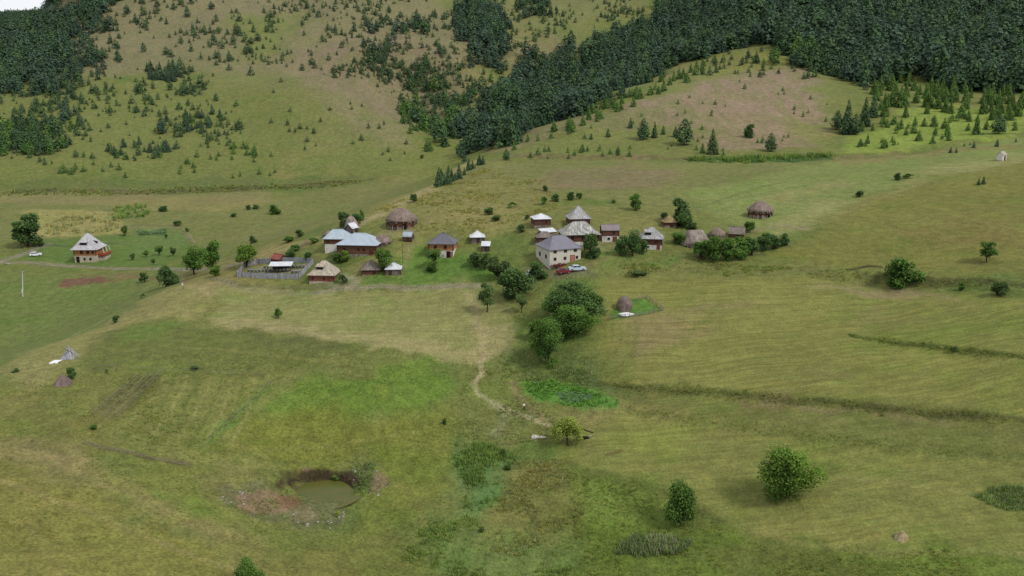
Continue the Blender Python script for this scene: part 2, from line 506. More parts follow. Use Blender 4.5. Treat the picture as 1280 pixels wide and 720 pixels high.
# what grows where: (outline as photo points, colour in the photo, softness m, raggedness m, strength, mown, rough, bare)
AREAS = [
    # mountain
    ([(-60, 30), (120, -40), (560, -40), (600, 60), (560, 130), (520, 180), (440, 130), (330, 100), (200, 95), (80, 110), (-60, 120)], (118, 110, 74), 30, 60, .85, 0, .3, 0),
    ([(-60, 120), (200, 100), (330, 95), (420, 125), (530, 190), (520, 218), (300, 226), (-60, 236)], (106, 110, 54), 20, 40, .8, 0, .2, 0),
    ([(390, 60), (470, 40), (560, 60), (570, 130), (520, 165), (440, 120)], (126, 110, 80), 15, 30, .8, 0, .2, .3),
    ([(400, 120), (440, 135), (525, 185), (515, 192), (430, 150)], (132, 118, 82), 8, 10, .7, 0, 0, .3),
    ([(300, 20), (380, 20), (380, 60), (310, 75)], (102, 110, 50), 15, 30, .7, 0, 0, 0),
    ([(640, 55), (690, 40), (720, 60), (690, 90), (650, 100)], (118, 108, 70), 10, 20, .8, 0, 0, .2),
    ([(560, 0), (700, -20), (860, -20), (780, 20), (680, 35), (570, 30)], (112, 112, 62), 20, 30, .8, 0, 0, 0),
    ([(855, -5), (930, -20), (990, -15), (985, 40), (900, 60), (860, 45)], (84, 96, 52), 10, 20, .7, 0, 0, 0),
    # gully floor
    ([(510, 195), (545, 175), (585, 170), (580, 200), (545, 220), (500, 225)], (112, 116, 55), 10, 12, .8, 0, 0, 0),
    # plain at the foot of the mountain
    ([(-60, 245), (300, 238), (500, 224), (530, 228), (475, 250), (420, 280), (330, 305), (240, 305), (60, 300), (-60, 305)], (112, 112, 62), 12, 18, .8, .3, 0, 0),
    ([(-60, 243), (120, 240), (250, 243), (340, 240), (340, 254), (200, 258), (-60, 254)], (128, 116, 74), 6, 14, .6, .3, 0, 0),
    ([(120, 255), (200, 250), (330, 250), (300, 262), (200, 268), (130, 264)], (130, 120, 70), 6, 14, .6, .3, 0, 0),
    ([(-20, 228), (140, 224), (330, 222), (450, 219), (455, 226), (330, 234), (140, 240), (-20, 241)], (84, 94, 50), 3, 8, .45, 0, .6, 0),
    ([(30, 262), (152, 264), (152, 292), (60, 297), (30, 290)], (146, 134, 80), 2, 2, .85, .2, 0, .2),
    ([(136, 258), (180, 254), (185, 272), (140, 276)], (98, 108, 58), 4, 5, .6, 0, .5, 0),
    ([(52, 300), (150, 294), (240, 290), (236, 318), (200, 333), (60, 330), (24, 324)], (88, 108, 48), 2, 2, .85, .2, 0, 0),
    ([(160, 285), (225, 284), (238, 300), (215, 318), (165, 316)], (96, 110, 58), 2, 3, .7, .1, 0, 0),
    ([(-60, 320), (10, 322), (5, 330), (-60, 332)], (104, 118, 55), 4, 4, .7, 0, 0, 0),
    ([(172, 288), (206, 287), (208, 294), (175, 295)], (60, 84, 44), 1, 1, .7, 0, .8, 0),
    # lower valley
    ([(-60, 345), (60, 340), (200, 345), (220, 362), (180, 400), (100, 425), (0, 470), (-60, 480)], (100, 110, 55), 8, 8, .85, .2, 0, 0),
    ([(-60, 350), (10, 345), (30, 380), (0, 420), (-60, 420)], (94, 108, 52), 8, 8, .5, .2, 0, 0),
    ([(68, 358), (82, 348), (110, 346), (140, 347), (148, 350), (120, 355), (90, 359)], (110, 78, 60), 1.5, 3, .9, 0, 0, 1),
    ([(140, 343), (175, 342), (180, 347), (150, 350)], (122, 100, 66), 2, 3, .6, 0, 0, .6),
    # ridge in front of the village
    ([(30, 440), (110, 415), (190, 370), (240, 352), (262, 360), (250, 395), (180, 400), (110, 430), (60, 470), (0, 500)], (134, 126, 74), 4, 6, .85, 0, .2, 0),
    ([(245, 352), (285, 352), (283, 362), (262, 372), (245, 365)], (142, 128, 84), 3, 3, .7, 0, 0, .3),
    ([(110, 420), (200, 400), (265, 405), (330, 418), (440, 432), (560, 453), (570, 470), (460, 462), (340, 470), (240, 470), (130, 455)], (98, 102, 50), 4, 8, .8, 0, .4, 0),
    ([(150, 412), (210, 398), (240, 402), (200, 420), (160, 425)], (94, 112, 46), 4, 5, .7, 0, .2, 0),
    ([(300, 415), (380, 418), (440, 430), (430, 440), (340, 432)], (84, 86, 48), 4, 5, .5, 0, .6, 0),
    # mown field below the village
    ([(268, 360), (330, 358), (420, 366), (520, 362), (580, 356), (630, 372), (640, 385), (642, 430), (625, 445), (590, 452), (550, 449), (440, 428), (330, 410), (268, 404), (263, 395), (280, 382)], (128, 126, 72), 1.2, 1.2, .97, .6, 0, 0),
    ([(262, 396), (330, 402), (440, 415), (560, 430), (600, 440), (590, 452), (550, 449), (440, 430), (330, 413), (264, 407)], (146, 134, 88), 1.5, 2.5, .65, .5, 0, .2),
    ([(596, 408), (640, 400), (644, 430), (625, 440), (596, 445)], (142, 130, 86), 2.5, 4, .65, .2, 0, .3),
    ([(540, 356), (640, 352), (660, 360), (640, 378), (600, 376)], (114, 118, 64), 4, 4, .6, .2, 0, 0),
    # village ground
    ([(518, 296), (545, 300), (560, 318), (606, 322), (640, 336), (625, 350), (560, 356), (508, 358), (440, 352), (470, 340), (505, 325)], (90, 116, 48), 4, 4, .85, .1, 0, 0),
    ([(560, 326), (640, 322), (660, 332), (640, 346), (590, 342)], (78, 104, 44), 3, 3, .5, 0, .4, 0),
    ([(460, 258), (540, 235), (590, 206), (640, 200), (700, 230), (680, 262), (640, 280), (600, 296), (520, 292), (470, 280)], (122, 116, 64), 6, 8, .85, 0, .3, .1),
    ([(530, 250), (580, 245), (640, 268), (650, 290), (600, 288), (545, 275)], (132, 120, 70), 4, 6, .6, 0, .3, .1),
    ([(420, 292), (470, 266), (540, 232), (585, 203), (600, 200), (590, 210), (545, 240), (480, 270), (430, 296)], (150, 136, 90), 3, 3, .85, 0, 0, .2),
    ([(320, 318), (360, 304), (400, 296), (412, 300), (380, 312), (330, 326)], (138, 124, 76), 3, 3, .7, 0, .2, .1),
    ([(430, 338), (460, 322), (476, 326), (470, 338), (445, 350)], (128, 116, 72), 2, 2, .7, 0, 0, .4),
    ([(500, 290), (520, 295), (512, 325), (500, 325)], (128, 118, 68), 2, 2, .6, 0, 0, .3),
    ([(640, 262), (800, 255), (840, 268), (830, 300), (760, 320), (690, 310), (650, 290)], (118, 114, 62), 5, 6, .7, 0, .3, 0),
    ([(740, 308), (800, 310), (820, 325), (780, 330), (740, 328)], (98, 114, 52), 4, 4, .7, 0, .1, 0),
    ([(770, 330), (860, 312), (930, 330), (1000, 332), (1030, 342), (960, 348), (860, 345), (790, 345)], (108, 106, 56), 4, 5, .7, 0, .6, 0),
    ([(806, 328), (850, 318), (850, 326), (815, 334)], (84, 110, 46), 2, 2, .7, 0, .4, 0),
    ([(660, 334), (735, 336), (740, 345), (690, 350), (655, 348)], (112, 104, 72), 2, 2, .7, 0, 0, .5),
    ([(395, 354), (432, 350), (445, 358), (400, 362)], (132, 122, 92), 1.5, 2, .7, 0, 0, .5),
    ([(300, 336), (388, 332), (374, 345), (320, 345)], (122, 118, 94), 1.5, 2, .75, 0, .2, .2),
    ([(740, 304), (780, 304), (778, 312), (742, 314)], (124, 116, 78), 2, 2, .6, 0, 0, .4),
    ([(480, 286), (520, 288), (515, 296), (470, 296)], (136, 122, 86), 2, 2, .6, 0, 0, .4),
    ([(666, 286), (700, 286), (745, 285), (742, 291), (670, 292)], (122, 112, 76), 2, 2, .5, 0, 0, .3),
    # meadow above
    ([(600, 205), (760, 200), (1000, 202), (1030, 215), (900, 250), (820, 262), (700, 240), (620, 225)], (112, 112, 62), 8, 10, .8, .2, 0, 0),
    ([(680, 215), (780, 206), (850, 215), (840, 232), (740, 235), (680, 228)], (122, 106, 74), 4, 8, .7, .1, .1, .4),
    ([(660, 222), (700, 222), (720, 236), (680, 240)], (118, 102, 68), 4, 6, .6, 0, .1, .4),
    ([(840, 240), (940, 225), (1040, 202), (1160, 190), (1290, 170), (1290, 200), (1175, 216), (1080, 246), (1000, 286), (960, 290), (880, 262)], (118, 126, 66), 5, 6, .85, .35, 0, 0),
    ([(940, 290), (1010, 262), (1110, 236), (1180, 208), (1290, 190), (1290, 202), (1180, 219), (1090, 248), (1010, 285), (960, 296)], (140, 132, 82), 5, 9, .5, .3, 0, .1),
    ([(950, 246), (1050, 225), (1060, 230), (960, 256)], (140, 130, 80), 3, 4, .5, .2, 0, .1),
    # right spur face
    ([(990, 300), (1020, 284), (1090, 252), (1175, 220), (1290, 203), (1290, 345), (1150, 345), (1000, 330), (960, 320)], (112, 110, 52), 5, 5, .9, .35, .15, 0),
    ([(1100, 285), (1290, 270), (1290, 310), (1150, 300)], (116, 104, 56), 4, 8, .6, .2, .2, .1),
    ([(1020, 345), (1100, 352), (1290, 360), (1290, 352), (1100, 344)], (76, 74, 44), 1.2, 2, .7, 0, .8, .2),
    # right fields
    ([(748, 352), (800, 345), (900, 345), (1060, 350), (1100, 362), (1290, 374), (1290, 522), (1150, 509), (1000, 497), (860, 487), (748, 480), (738, 440), (748, 410)], (118, 117, 58), 3, 2, .95, 1, 0, 0),
    ([(780, 400), (860, 395), (900, 420), (860, 450), (790, 445)], (126, 112, 72), 4, 8, .75, 1, 0, .1),
    ([(850, 380), (960, 378), (930, 392), (850, 394)], (128, 114, 74), 3, 6, .6, 1, 0, .1),
    ([(1020, 360), (1120, 362), (1200, 372), (1100, 376)], (136, 120, 84), 3, 5, .8, .5, 0, .3),
    ([(1050, 385), (1160, 390), (1160, 405), (1060, 402)], (126, 116, 70), 3, 6, .7, .9, 0, 0),
    ([(1000, 455), (1080, 460), (1060, 472), (1000, 468)], (104, 96, 58), 2.5, 5, .5, 1, 0, 0),
    ([(1100, 380), (1290, 395), (1290, 440), (1180, 430), (1090, 415)], (108, 112, 52), 4, 5, .7, 1, 0, 0),
    ([(748, 440), (790, 435), (800, 470), (760, 478)], (108, 110, 52), 2, 4, .6, .6, .2, 0),
    ([(770, 484), (860, 492), (1000, 503), (1150, 517), (1290, 532), (1290, 572), (1150, 560), (1000, 540), (850, 518), (780, 506)], (106, 107, 54), 2, 2, .9, .7, .1, 0),
    ([(930, 497), (1010, 503), (1090, 510), (1080, 517), (1000, 512), (930, 505)], (126, 104, 76), 1.5, 2, .6, .2, 0, .5),
    ([(1090, 514), (1200, 525), (1200, 534), (1100, 523)], (124, 104, 74), 1.5, 2, .5, .2, 0, .5),
    ([(700, 560), (730, 545), (770, 515), (860, 525), (1000, 548), (1150, 566), (1290, 580), (1290, 688), (1150, 690), (1000, 684), (940, 672), (900, 650), (850, 615), (790, 600), (730, 590), (700, 578)], (116, 117, 58), 2, 1.5, .95, .8, 0, 0),
    ([(770, 535), (850, 540), (850, 565), (790, 570), (760, 555)], (118, 124, 54), 3, 3, .7, .8, 0, 0),
    ([(1000, 650), (1100, 660), (1150, 672), (1100, 685), (1000, 678)], (128, 122, 64), 3, 3, .6, .8, 0, 0),
    ([(900, 640), (980, 655), (1000, 680), (940, 672)], (128, 122, 64), 2, 3, .5, .8, 0, 0),
    # bottom right
    ([(720, 590), (790, 605), (850, 620), (900, 655), (960, 680), (1150, 694), (1290, 692), (1290, 740), (680, 740), (700, 660)], (94, 106, 42), 3, 4, .9, 0, .4, 0),
    ([(730, 600), (800, 610), (830, 630), (820, 660), (740, 665), (720, 640)], (102, 116, 48), 3, 4, .8, 0, .3, 0),
    ([(880, 690), (960, 686), (1100, 700), (1080, 720), (920, 720)], (92, 92, 44), 3, 5, .6, 0, .5, 0),
    ([(1100, 694), (1200, 700), (1290, 708), (1290, 730), (1150, 722)], (104, 118, 46), 3, 4, .6, 0, .3, 0),
    ([(1216, 622), (1250, 608), (1290, 606), (1290, 640), (1240, 634)], (92, 104, 54), 1, 1.5, .9, 0, .9, 0),
    # stream side
    ([(640, 580), (690, 572), (720, 590), (730, 640), (700, 680), (650, 700), (610, 690), (600, 660), (620, 620)], (102, 102, 50), 5, 5, .8, 0, .7, 0),
    ([(600, 650), (630, 600), (680, 575), (690, 580), (650, 605), (620, 660), (600, 690)], (114, 106, 54), 2, 2, .7, 0, .1, 0),
    ([(560, 560), (600, 552), (645, 562), (650, 580), (630, 605), (610, 640), (590, 655), (575, 640), (580, 600), (565, 580)], (82, 108, 56), 3.5, 4, .85, 0, .6, 0),
    ([(540, 650), (590, 645), (620, 680), (700, 670), (720, 700), (700, 740), (560, 740), (460, 700), (490, 680)], (90, 110, 52), 5, 5, .75, 0, .6, 0),
    ([(640, 430), (690, 445), (745, 445), (770, 470), (790, 490), (740, 492), (690, 475), (640, 478), (610, 470)], (92, 100, 50), 3, 4, .9, 0, .7, 0),
    ([(700, 462), (745, 470), (770, 482), (740, 486), (705, 474)], (74, 86, 48), 1.5, 2, .6, 0, .9, 0),
    ([(590, 460), (640, 470), (660, 500), (700, 530), (690, 550), (640, 555), (590, 550), (560, 540), (570, 500)], (104, 106, 54), 3, 4, .8, 0, .6, 0),
    ([(650, 478), (690, 476), (770, 498), (772, 511), (730, 514), (690, 506), (660, 494)], (90, 124, 52), 1, 1, .9, 0, .3, 0),
    ([(660, 550), (700, 555), (690, 572), (650, 580), (640, 570)], (82, 98, 42), 1.5, 2, .8, 0, .6, 0),
    # foreground left
    ([(320, 500), (360, 480), (440, 470), (500, 455), (560, 465), (575, 490), (520, 512), (440, 520), (350, 522)], (94, 116, 42), 3, 5, .85, 0, .2, 0),
    ([(300, 520), (560, 510), (560, 560), (460, 575), (300, 570), (250, 545)], (106, 108, 44), 4, 6, .8, 0, .2, 0),
    ([(100, 470), (200, 462), (340, 468), (330, 500), (270, 545), (200, 560), (130, 540), (80, 510)], (112, 112, 56), 3, 4, .85, .3, .5, 0),
    ([(115, 500), (160, 480), (205, 463), (200, 480), (150, 520), (120, 530)], (98, 94, 50), 2, 2, .6, 0, .8, 0),
    ([(280, 530), (310, 500), (335, 480), (345, 485), (310, 515), (275, 545), (250, 550)], (90, 116, 46), 1.5, 2, .7, 0, .3, 0),
    ([(-60, 490), (60, 480), (120, 530), (130, 570), (60, 600), (-60, 560)], (110, 106, 54), 4, 6, .8, 0, .5, .1),
    ([(10, 545), (60, 555), (120, 580), (110, 600), (50, 590), (0, 560)], (134, 120, 76), 2.5, 4, .65, 0, .2, .2),
    ([(-60, 560), (60, 590), (160, 640), (280, 690), (330, 740), (-60, 740)], (118, 114, 54), 4, 5, .85, 0, .15, 0),
    ([(160, 575), (260, 590), (280, 640), (200, 640), (140, 610)], (104, 110, 46), 4, 5, .6, 0, .2, 0),
    ([(195, 620), (240, 615), (260, 640), (220, 645)], (98, 120, 44), 3, 3, .6, 0, 0, 0),
    ([(90, 570), (160, 600), (260, 650), (300, 670), (290, 676), (230, 652), (140, 612), (80, 580)], (132, 120, 70), 2, 2, .5, 0, 0, .1),
    ([(480, 570), (560, 570), (570, 620), (500, 650), (450, 660), (440, 640)], (104, 108, 44), 3, 4, .7, 0, .4, 0),
    ([(300, 680), (480, 650), (540, 690), (560, 740), (320, 740)], (102, 102, 46), 4, 4, .7, 0, .4, 0),
    # pond surroundings
    ([(275, 605), (330, 600), (350, 630), (400, 625), (440, 640), (430, 655), (370, 660), (340, 650), (300, 640), (275, 625)], (98, 96, 62), 1.2, 1.5, .8, 0, .9, .3),
    ([(292, 618), (330, 612), (370, 622), (378, 632), (340, 642), (305, 640)], (122, 102, 72), .6, .9, .95, 0, 0, 1),
    ([(352, 618), (372, 622), (378, 630), (350, 634), (340, 628)], (112, 86, 58), .5, .6, .9, 0, 0, 1),
    ([(362, 640), (385, 632), (400, 640), (390, 654), (368, 652)], (112, 102, 70), .5, .8, .8, 0, .3, 1),
    ([(462, 592), (480, 592), (490, 604), (476, 612), (462, 620), (460, 606)], (118, 104, 74), .5, .7, .95, 0, 0, 1),
    ([(365, 588), (388, 584), (395, 590), (380, 594), (368, 594)], (120, 98, 72), .5, .7, .9, 0, 0, 1),
    ([(440, 590), (455, 578), (462, 582), (455, 596)], (124, 104, 78), .5, .7, .8, 0, .3, 1),
    ([(344, 606), (362, 594), (400, 585), (440, 590), (455, 602), (452, 614), (440, 606), (400, 597), (370, 602), (352, 612)], (58, 44, 34), .6, .5, .95, 0, 0, 1),
    # haystack garden
    ([(762, 394), (776, 376), (806, 372), (826, 388), (800, 394), (768, 400)], (78, 114, 44), .6, .5, .9, 0, .2, 0),
    # bare spur
    ([(600, 195), (650, 182), (720, 150), (780, 130), (850, 95), (960, 75), (1040, 85), (1060, 130), (1045, 190), (900, 196), (640, 193)], (110, 112, 58), 6, 8, .85, 0, .2, 0),
    ([(800, 130), (860, 105), (930, 95), (1000, 85), (1030, 120), (1040, 165), (1010, 185), (900, 188), (870, 165)], (138, 116, 90), 8, 16, .9, 0, .1, .4),
    ([(690, 150), (760, 145), (850, 125), (880, 150), (800, 160), (720, 165), (640, 184)], (124, 112, 78), 5, 8, .7, 0, .1, .3),
    ([(980, 145), (1030, 160), (1035, 178), (1000, 180)], (112, 116, 52), 4, 6, .6, 0, 0, 0),
    ([(880, 70), (950, 62), (1000, 72), (960, 92), (900, 92)], (116, 114, 52), 5, 8, .7, 0, .3, 0),
    ([(1060, 175), (1110, 160), (1150, 120), (1240, 140), (1290, 130), (1290, 165), (1150, 188), (1060, 192)], (124, 136, 58), 5, 8, .9, 0, .2, 0),
    ([(600, 190), (650, 180), (690, 160), (680, 172), (640, 188)], (134, 118, 84), 3, 4, .7, 0, 0, .3),
    ([(640, 193), (860, 197), (1040, 195), (1140, 189), (1140, 193), (1040, 199), (860, 201), (640, 197)], (116, 100, 70), 1.5, 3, .7, 0, .2, .5),
    ([(860, 196), (1040, 192), (1040, 200), (980, 203), (860, 202)], (56, 84, 40), 1.5, 2.5, .85, 0, .6, 0),
    ([(1040, 200), (1180, 186), (1290, 180), (1290, 184), (1180, 192), (1050, 208)], (128, 112, 70), 1.5, 3, .6, 0, 0, .4),
]
# paths and lines: photo points, width m, colour, softness, strength
LINES = [
    ([(606, 445), (600, 452), (603, 466), (592, 480), (596, 492), (612, 502), (636, 512), (660, 522), (690, 532), (704, 537)], .6, (150, 138, 98), .45, .9),
    ([(606, 445), (604, 425), (598, 405), (592, 380), (585, 365)], 1.2, (150, 136, 92), 1.0, .75),
    ([(616, 505), (634, 514), (628, 530), (618, 545)], 1.2, (140, 136, 98), .8, .45),
    ([(640, 478), (645, 494), (655, 506), (680, 524)], .8, (136, 118, 80), .6, .6),
    ([(395, 366), (436, 360), (452, 361), (470, 358), (520, 360), (570, 357), (610, 358)], 1.3, (138, 128, 98), .7, .8),
    ([(436, 360), (446, 350), (430, 343)], 1.0, (140, 130, 98), .7, .7),
    ([(262, 348), (300, 360), (350, 366), (395, 366)], 1.2, (122, 116, 84), 1.0, .6),
    ([(-40, 334), (0, 327), (24, 319), (38, 315), (46, 309), (60, 306)], 1.9, (126, 118, 98), .6, .85),
    ([(0, 328), (30, 328), (60, 330), (115, 334), (170, 336), (210, 336), (240, 337), (290, 332), (330, 324)], 1.6, (128, 118, 94), .7, .8),
    ([(100, 343), (150, 344), (190, 347), (240, 352)], 1.2, (112, 92, 62), 1.0, .6),
    ([(240, 352), (200, 366), (150, 388), (90, 420), (40, 440), (-20, 475)], .8, (140, 126, 80), .9, .5),
    ([(0, 242), (150, 239), (300, 235), (400, 229), (470, 223)], 2.4, (84, 78, 52), 1.5, .7),
    ([(230, 285), (236, 295), (242, 302)], .8, (142, 126, 92), .6, .7),
    ([(145, 284), (190, 284), (228, 284)], .7, (136, 122, 88), .6, .6),
    ([(55, 306), (95, 308), (150, 304), (160, 302)], .9, (74, 78, 58), .7, .6),
    ([(660, 230), (760, 250), (850, 258), (930, 268), (1000, 250), (1060, 232), (1180, 206)], .8, (132, 120, 78), 1.0, .4),
    ([(860, 262), (930, 240), (985, 226)], .9, (84, 92, 48), 1.0, .5),
    ([(600, 200), (560, 222), (520, 242), (490, 256)], .9, (140, 126, 82), .9, .6),
    ([(640, 210), (700, 206), (780, 203)], .8, (90, 96, 52), 1, .4),
    ([(730, 335), (752, 325), (770, 318), (800, 316)], 1.0, (126, 112, 74), .8, .6),
    ([(500, 345), (510, 320), (512, 300)], .6, (130, 116, 80), .6, .5),
    ([(1000, 288), (1050, 268), (1110, 245), (1170, 222)], .7, (130, 122, 70), .9, .4),
    ([(930, 290), (980, 282), (1010, 286)], 1.2, (130, 116, 86), .8, .6),
    ([(1062, 337), (1085, 333), (1100, 334)], .7, (62, 54, 34), .4, .9),
    ([(900, 378), (880, 400), (860, 420), (830, 447)], .7, (100, 108, 50), .8, .5),
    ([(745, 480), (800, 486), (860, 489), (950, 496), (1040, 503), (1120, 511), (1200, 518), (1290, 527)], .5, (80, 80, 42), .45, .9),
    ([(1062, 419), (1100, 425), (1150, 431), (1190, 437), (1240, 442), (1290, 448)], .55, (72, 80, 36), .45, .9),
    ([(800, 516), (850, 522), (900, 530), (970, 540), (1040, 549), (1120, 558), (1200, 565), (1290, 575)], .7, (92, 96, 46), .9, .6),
    ([(105, 555), (140, 562), (180, 570), (215, 578), (235, 580)], .5, (100, 84, 60), .6, .7),
    ([(700, 575), (740, 590), (790, 603), (850, 622), (900, 652)], .8, (84, 90, 42), .8, .6),
    ([(758, 568), (775, 562)], .4, (92, 66, 44), .4, .8),
    ([(-20, 640), (40, 660), (60, 690), (70, 720)], .6, (128, 116, 66), .9, .35),
    ([(0, 540), (40, 560), (90, 590), (140, 610), (200, 640)], .7, (138, 124, 78), 1.0, .4),
    # furrows in the rough plot, wheel marks in the mown field, sheep tracks on the knoll and the near slope
    ([(118, 536), (153, 504), (180, 466)], .3, (134, 130, 76), .4, .5),
    ([(135, 538), (168, 506), (194, 467)], .3, (84, 92, 44), .4, .5),
    ([(152, 540), (184, 507), (208, 468)], .3, (134, 130, 76), .4, .5),
    ([(169, 543), (200, 508), (222, 468)], .3, (84, 92, 44), .4, .5),
    ([(186, 545), (215, 510), (236, 469)], .3, (134, 130, 76), .4, .5),
    ([(203, 547), (230, 512), (250, 470)], .3, (84, 92, 44), .4, .5),
    ([(220, 549), (246, 513), (264, 471)], .3, (134, 130, 76), .4, .5),
    ([(237, 551), (262, 514), (278, 472)], .3, (84, 92, 44), .4, .5),
    ([(254, 554), (277, 516), (292, 472)], .3, (134, 130, 76), .4, .5),
    ([(271, 556), (292, 518), (306, 473)], .3, (84, 92, 44), .4, .5),
    ([(288, 558), (308, 519), (320, 474)], .3, (134, 130, 76), .4, .5),
    ([(752, 474), (752, 440), (757, 405)], .35, (98, 108, 48), .4, .5),
    ([(761, 474), (761, 440), (766, 405)], .35, (98, 108, 48), .4, .5),
    ([(772, 474), (772, 440), (777, 405)], .35, (98, 108, 48), .4, .5),
    ([(783, 474), (783, 440), (788, 405)], .35, (98, 108, 48), .4, .5),
    ([(792, 474), (792, 440), (797, 405)], .35, (98, 108, 48), .4, .5),
    ([(560, 244), (620, 238), (700, 236)], .45, (92, 94, 54), .6, .45),
    ([(575, 252), (640, 250), (690, 256)], .45, (92, 94, 54), .6, .45),
    ([(540, 262), (590, 262), (640, 272)], .45, (92, 94, 54), .6, .45),
    ([(700, 262), (770, 262), (830, 266)], .45, (92, 94, 54), .6, .45),
    ([(690, 222), (780, 218), (860, 222)], .45, (92, 94, 54), .6, .45),
    ([(880, 232), (950, 216), (1020, 206)], .45, (92, 94, 54), .6, .45),
    ([(900, 254), (980, 236), (1060, 220)], .45, (92, 94, 54), .6, .45),
    ([(0, 600), (60, 622), (140, 652), (230, 690), (300, 715)], .5, (140, 126, 78), .8, .5),
    ([(20, 690), (90, 676), (180, 690)], .5, (98, 100, 46), .8, .5),
    ([(200, 565), (300, 560), (420, 555), (520, 540)], .5, (120, 118, 58), .8, .5),
    ([(250, 560), (330, 575), (420, 580)], .5, (92, 100, 44), .8, .5),
    ([(120, 445), (200, 432), (300, 440), (420, 452)], .5, (122, 118, 62), .8, .5),
    ([(480, 590), (520, 620), (530, 660)], .5, (122, 116, 60), .8, .5),
    ([(560, 470), (520, 480), (470, 478), (400, 490)], .5, (80, 104, 40), .8, .5),
    ([(940, 600), (1040, 618), (1160, 630), (1280, 650)], .5, (104, 106, 50), .8, .5),
    ([(900, 580), (1000, 594), (1120, 606), (1280, 622)], .5, (134, 130, 72), .8, .5),
    ([(860, 560), (980, 572), (1100, 590), (1280, 606)], .5, (104, 108, 50), .8, .5),
    ([(940, 664), (1000, 678), (1100, 690), (1290, 694)], .5, (136, 128, 74), .8, .5),
]


def paint(x, y, z):
    n = len(x)
    b1 = fbm(x, y * 0.7, 60, 4, 41); b2 = fbm(x, y, 16, 3, 46); b3 = fbm(x + 90, y * 0.6, 130, 3, 51)
    A = np.array(lin((106, 109, 54))); B = np.array(lin((128, 118, 68))); C = np.array(lin((86, 102, 46)))
    col = A[None] + sstep(.5, .72, b1)[:, None] * (B - A)[None] * 0.9
    col = col + (sstep(.5, .75, b2) * 0.7)[:, None] * (C[None] - col)
    surf = np.zeros((n, 3)); surf[:, 1] = 0.25
    ph, pv = x / 1, y / 1
    wob = {}
    for pts, c, soft, rag, k, mo, ro, ba in AREAS:
        P = ground_pts(pts, hit)
        M = 2.5 * soft + rag + 2
        lo = P[:, :2].min(0) - M; hi = P[:, :2].max(0) + M
        m = np.where((x > lo[0]) & (x < hi[0]) & (y > lo[1]) & (y < hi[1]))[0]
        if not len(m):
            continue
        xm, ym = x[m], y[m]
        wl = max(rag * 1.6, 1.5)
        xw = xm + rag * 2 * (fbm(xm, ym, wl, 3, 61) - .5); yw = ym + rag * 2.6 * (fbm(xm, ym, wl, 3, 67) - .5)
        d, _, _, _ = seg_dist(xw, yw, P, True)
        ins = inside(xw, yw, P)
        sd = np.where(ins, d, -d)
        w = sstep(-soft, soft, sd) * k
        w = w * (0.78 + 0.44 * fbm(xm, ym, max(soft * 4, 5), 3, 71)); w = np.clip(w, 0, 1)
        cc = np.array(lin(c))[None] * (0.9 + 0.2 * fbm(xm, ym, 14, 3, 77))[:, None]
        col[m] += w[:, None] * (cc - col[m])
        surf[m] += w[:, None] * (np.array([mo, ro, ba])[None] - surf[m])
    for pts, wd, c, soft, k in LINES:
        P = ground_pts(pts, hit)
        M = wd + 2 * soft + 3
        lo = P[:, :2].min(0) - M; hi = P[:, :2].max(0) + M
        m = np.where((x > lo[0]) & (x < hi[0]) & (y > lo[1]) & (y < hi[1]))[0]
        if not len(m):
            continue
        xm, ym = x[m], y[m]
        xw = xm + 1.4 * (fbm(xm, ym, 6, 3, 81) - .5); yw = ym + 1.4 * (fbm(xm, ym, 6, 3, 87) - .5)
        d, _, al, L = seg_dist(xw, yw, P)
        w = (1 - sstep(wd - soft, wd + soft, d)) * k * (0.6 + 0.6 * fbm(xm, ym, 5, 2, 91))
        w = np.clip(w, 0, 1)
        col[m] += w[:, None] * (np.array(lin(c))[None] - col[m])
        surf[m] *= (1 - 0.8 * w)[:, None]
    blue = sstep(1250, 1450, y)[:, None] * .9  # farthest ground blended to blue, its air haze put into the colour
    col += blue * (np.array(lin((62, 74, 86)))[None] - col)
    # wet mud on the cut bank of the pond
    m = np.where((np.abs(x - POND_C[0]) < 16) & (np.abs(y - POND_C[1]) < 14))[0]
    pr, pa = pond_radius(x[m], y[m])
    w = sstep(.6, .8, pr) * (1 - sstep(.98, 1.05, pr)) * np.clip(.2 + 1.0 * np.sin(pa + .15), 0, 1)
    w = np.clip(w * (.6 + .8 * fbm(x[m], y[m], 1.6, 3, 95)), 0, 1)
    col[m] += w[:, None] * (np.array(lin((60, 50, 34)))[None] - col[m])
    w = 1 - sstep(.55, .72, pr)
    col[m] += w[:, None] * (np.array(lin((84, 76, 44)))[None] - col[m])
    surf[m, 2] = np.maximum(surf[m, 2], w)
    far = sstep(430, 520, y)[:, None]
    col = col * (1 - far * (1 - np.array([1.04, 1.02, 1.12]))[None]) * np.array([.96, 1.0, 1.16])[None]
    return np.clip(col * ALB, 0, 1), np.clip(surf, 0, 1)

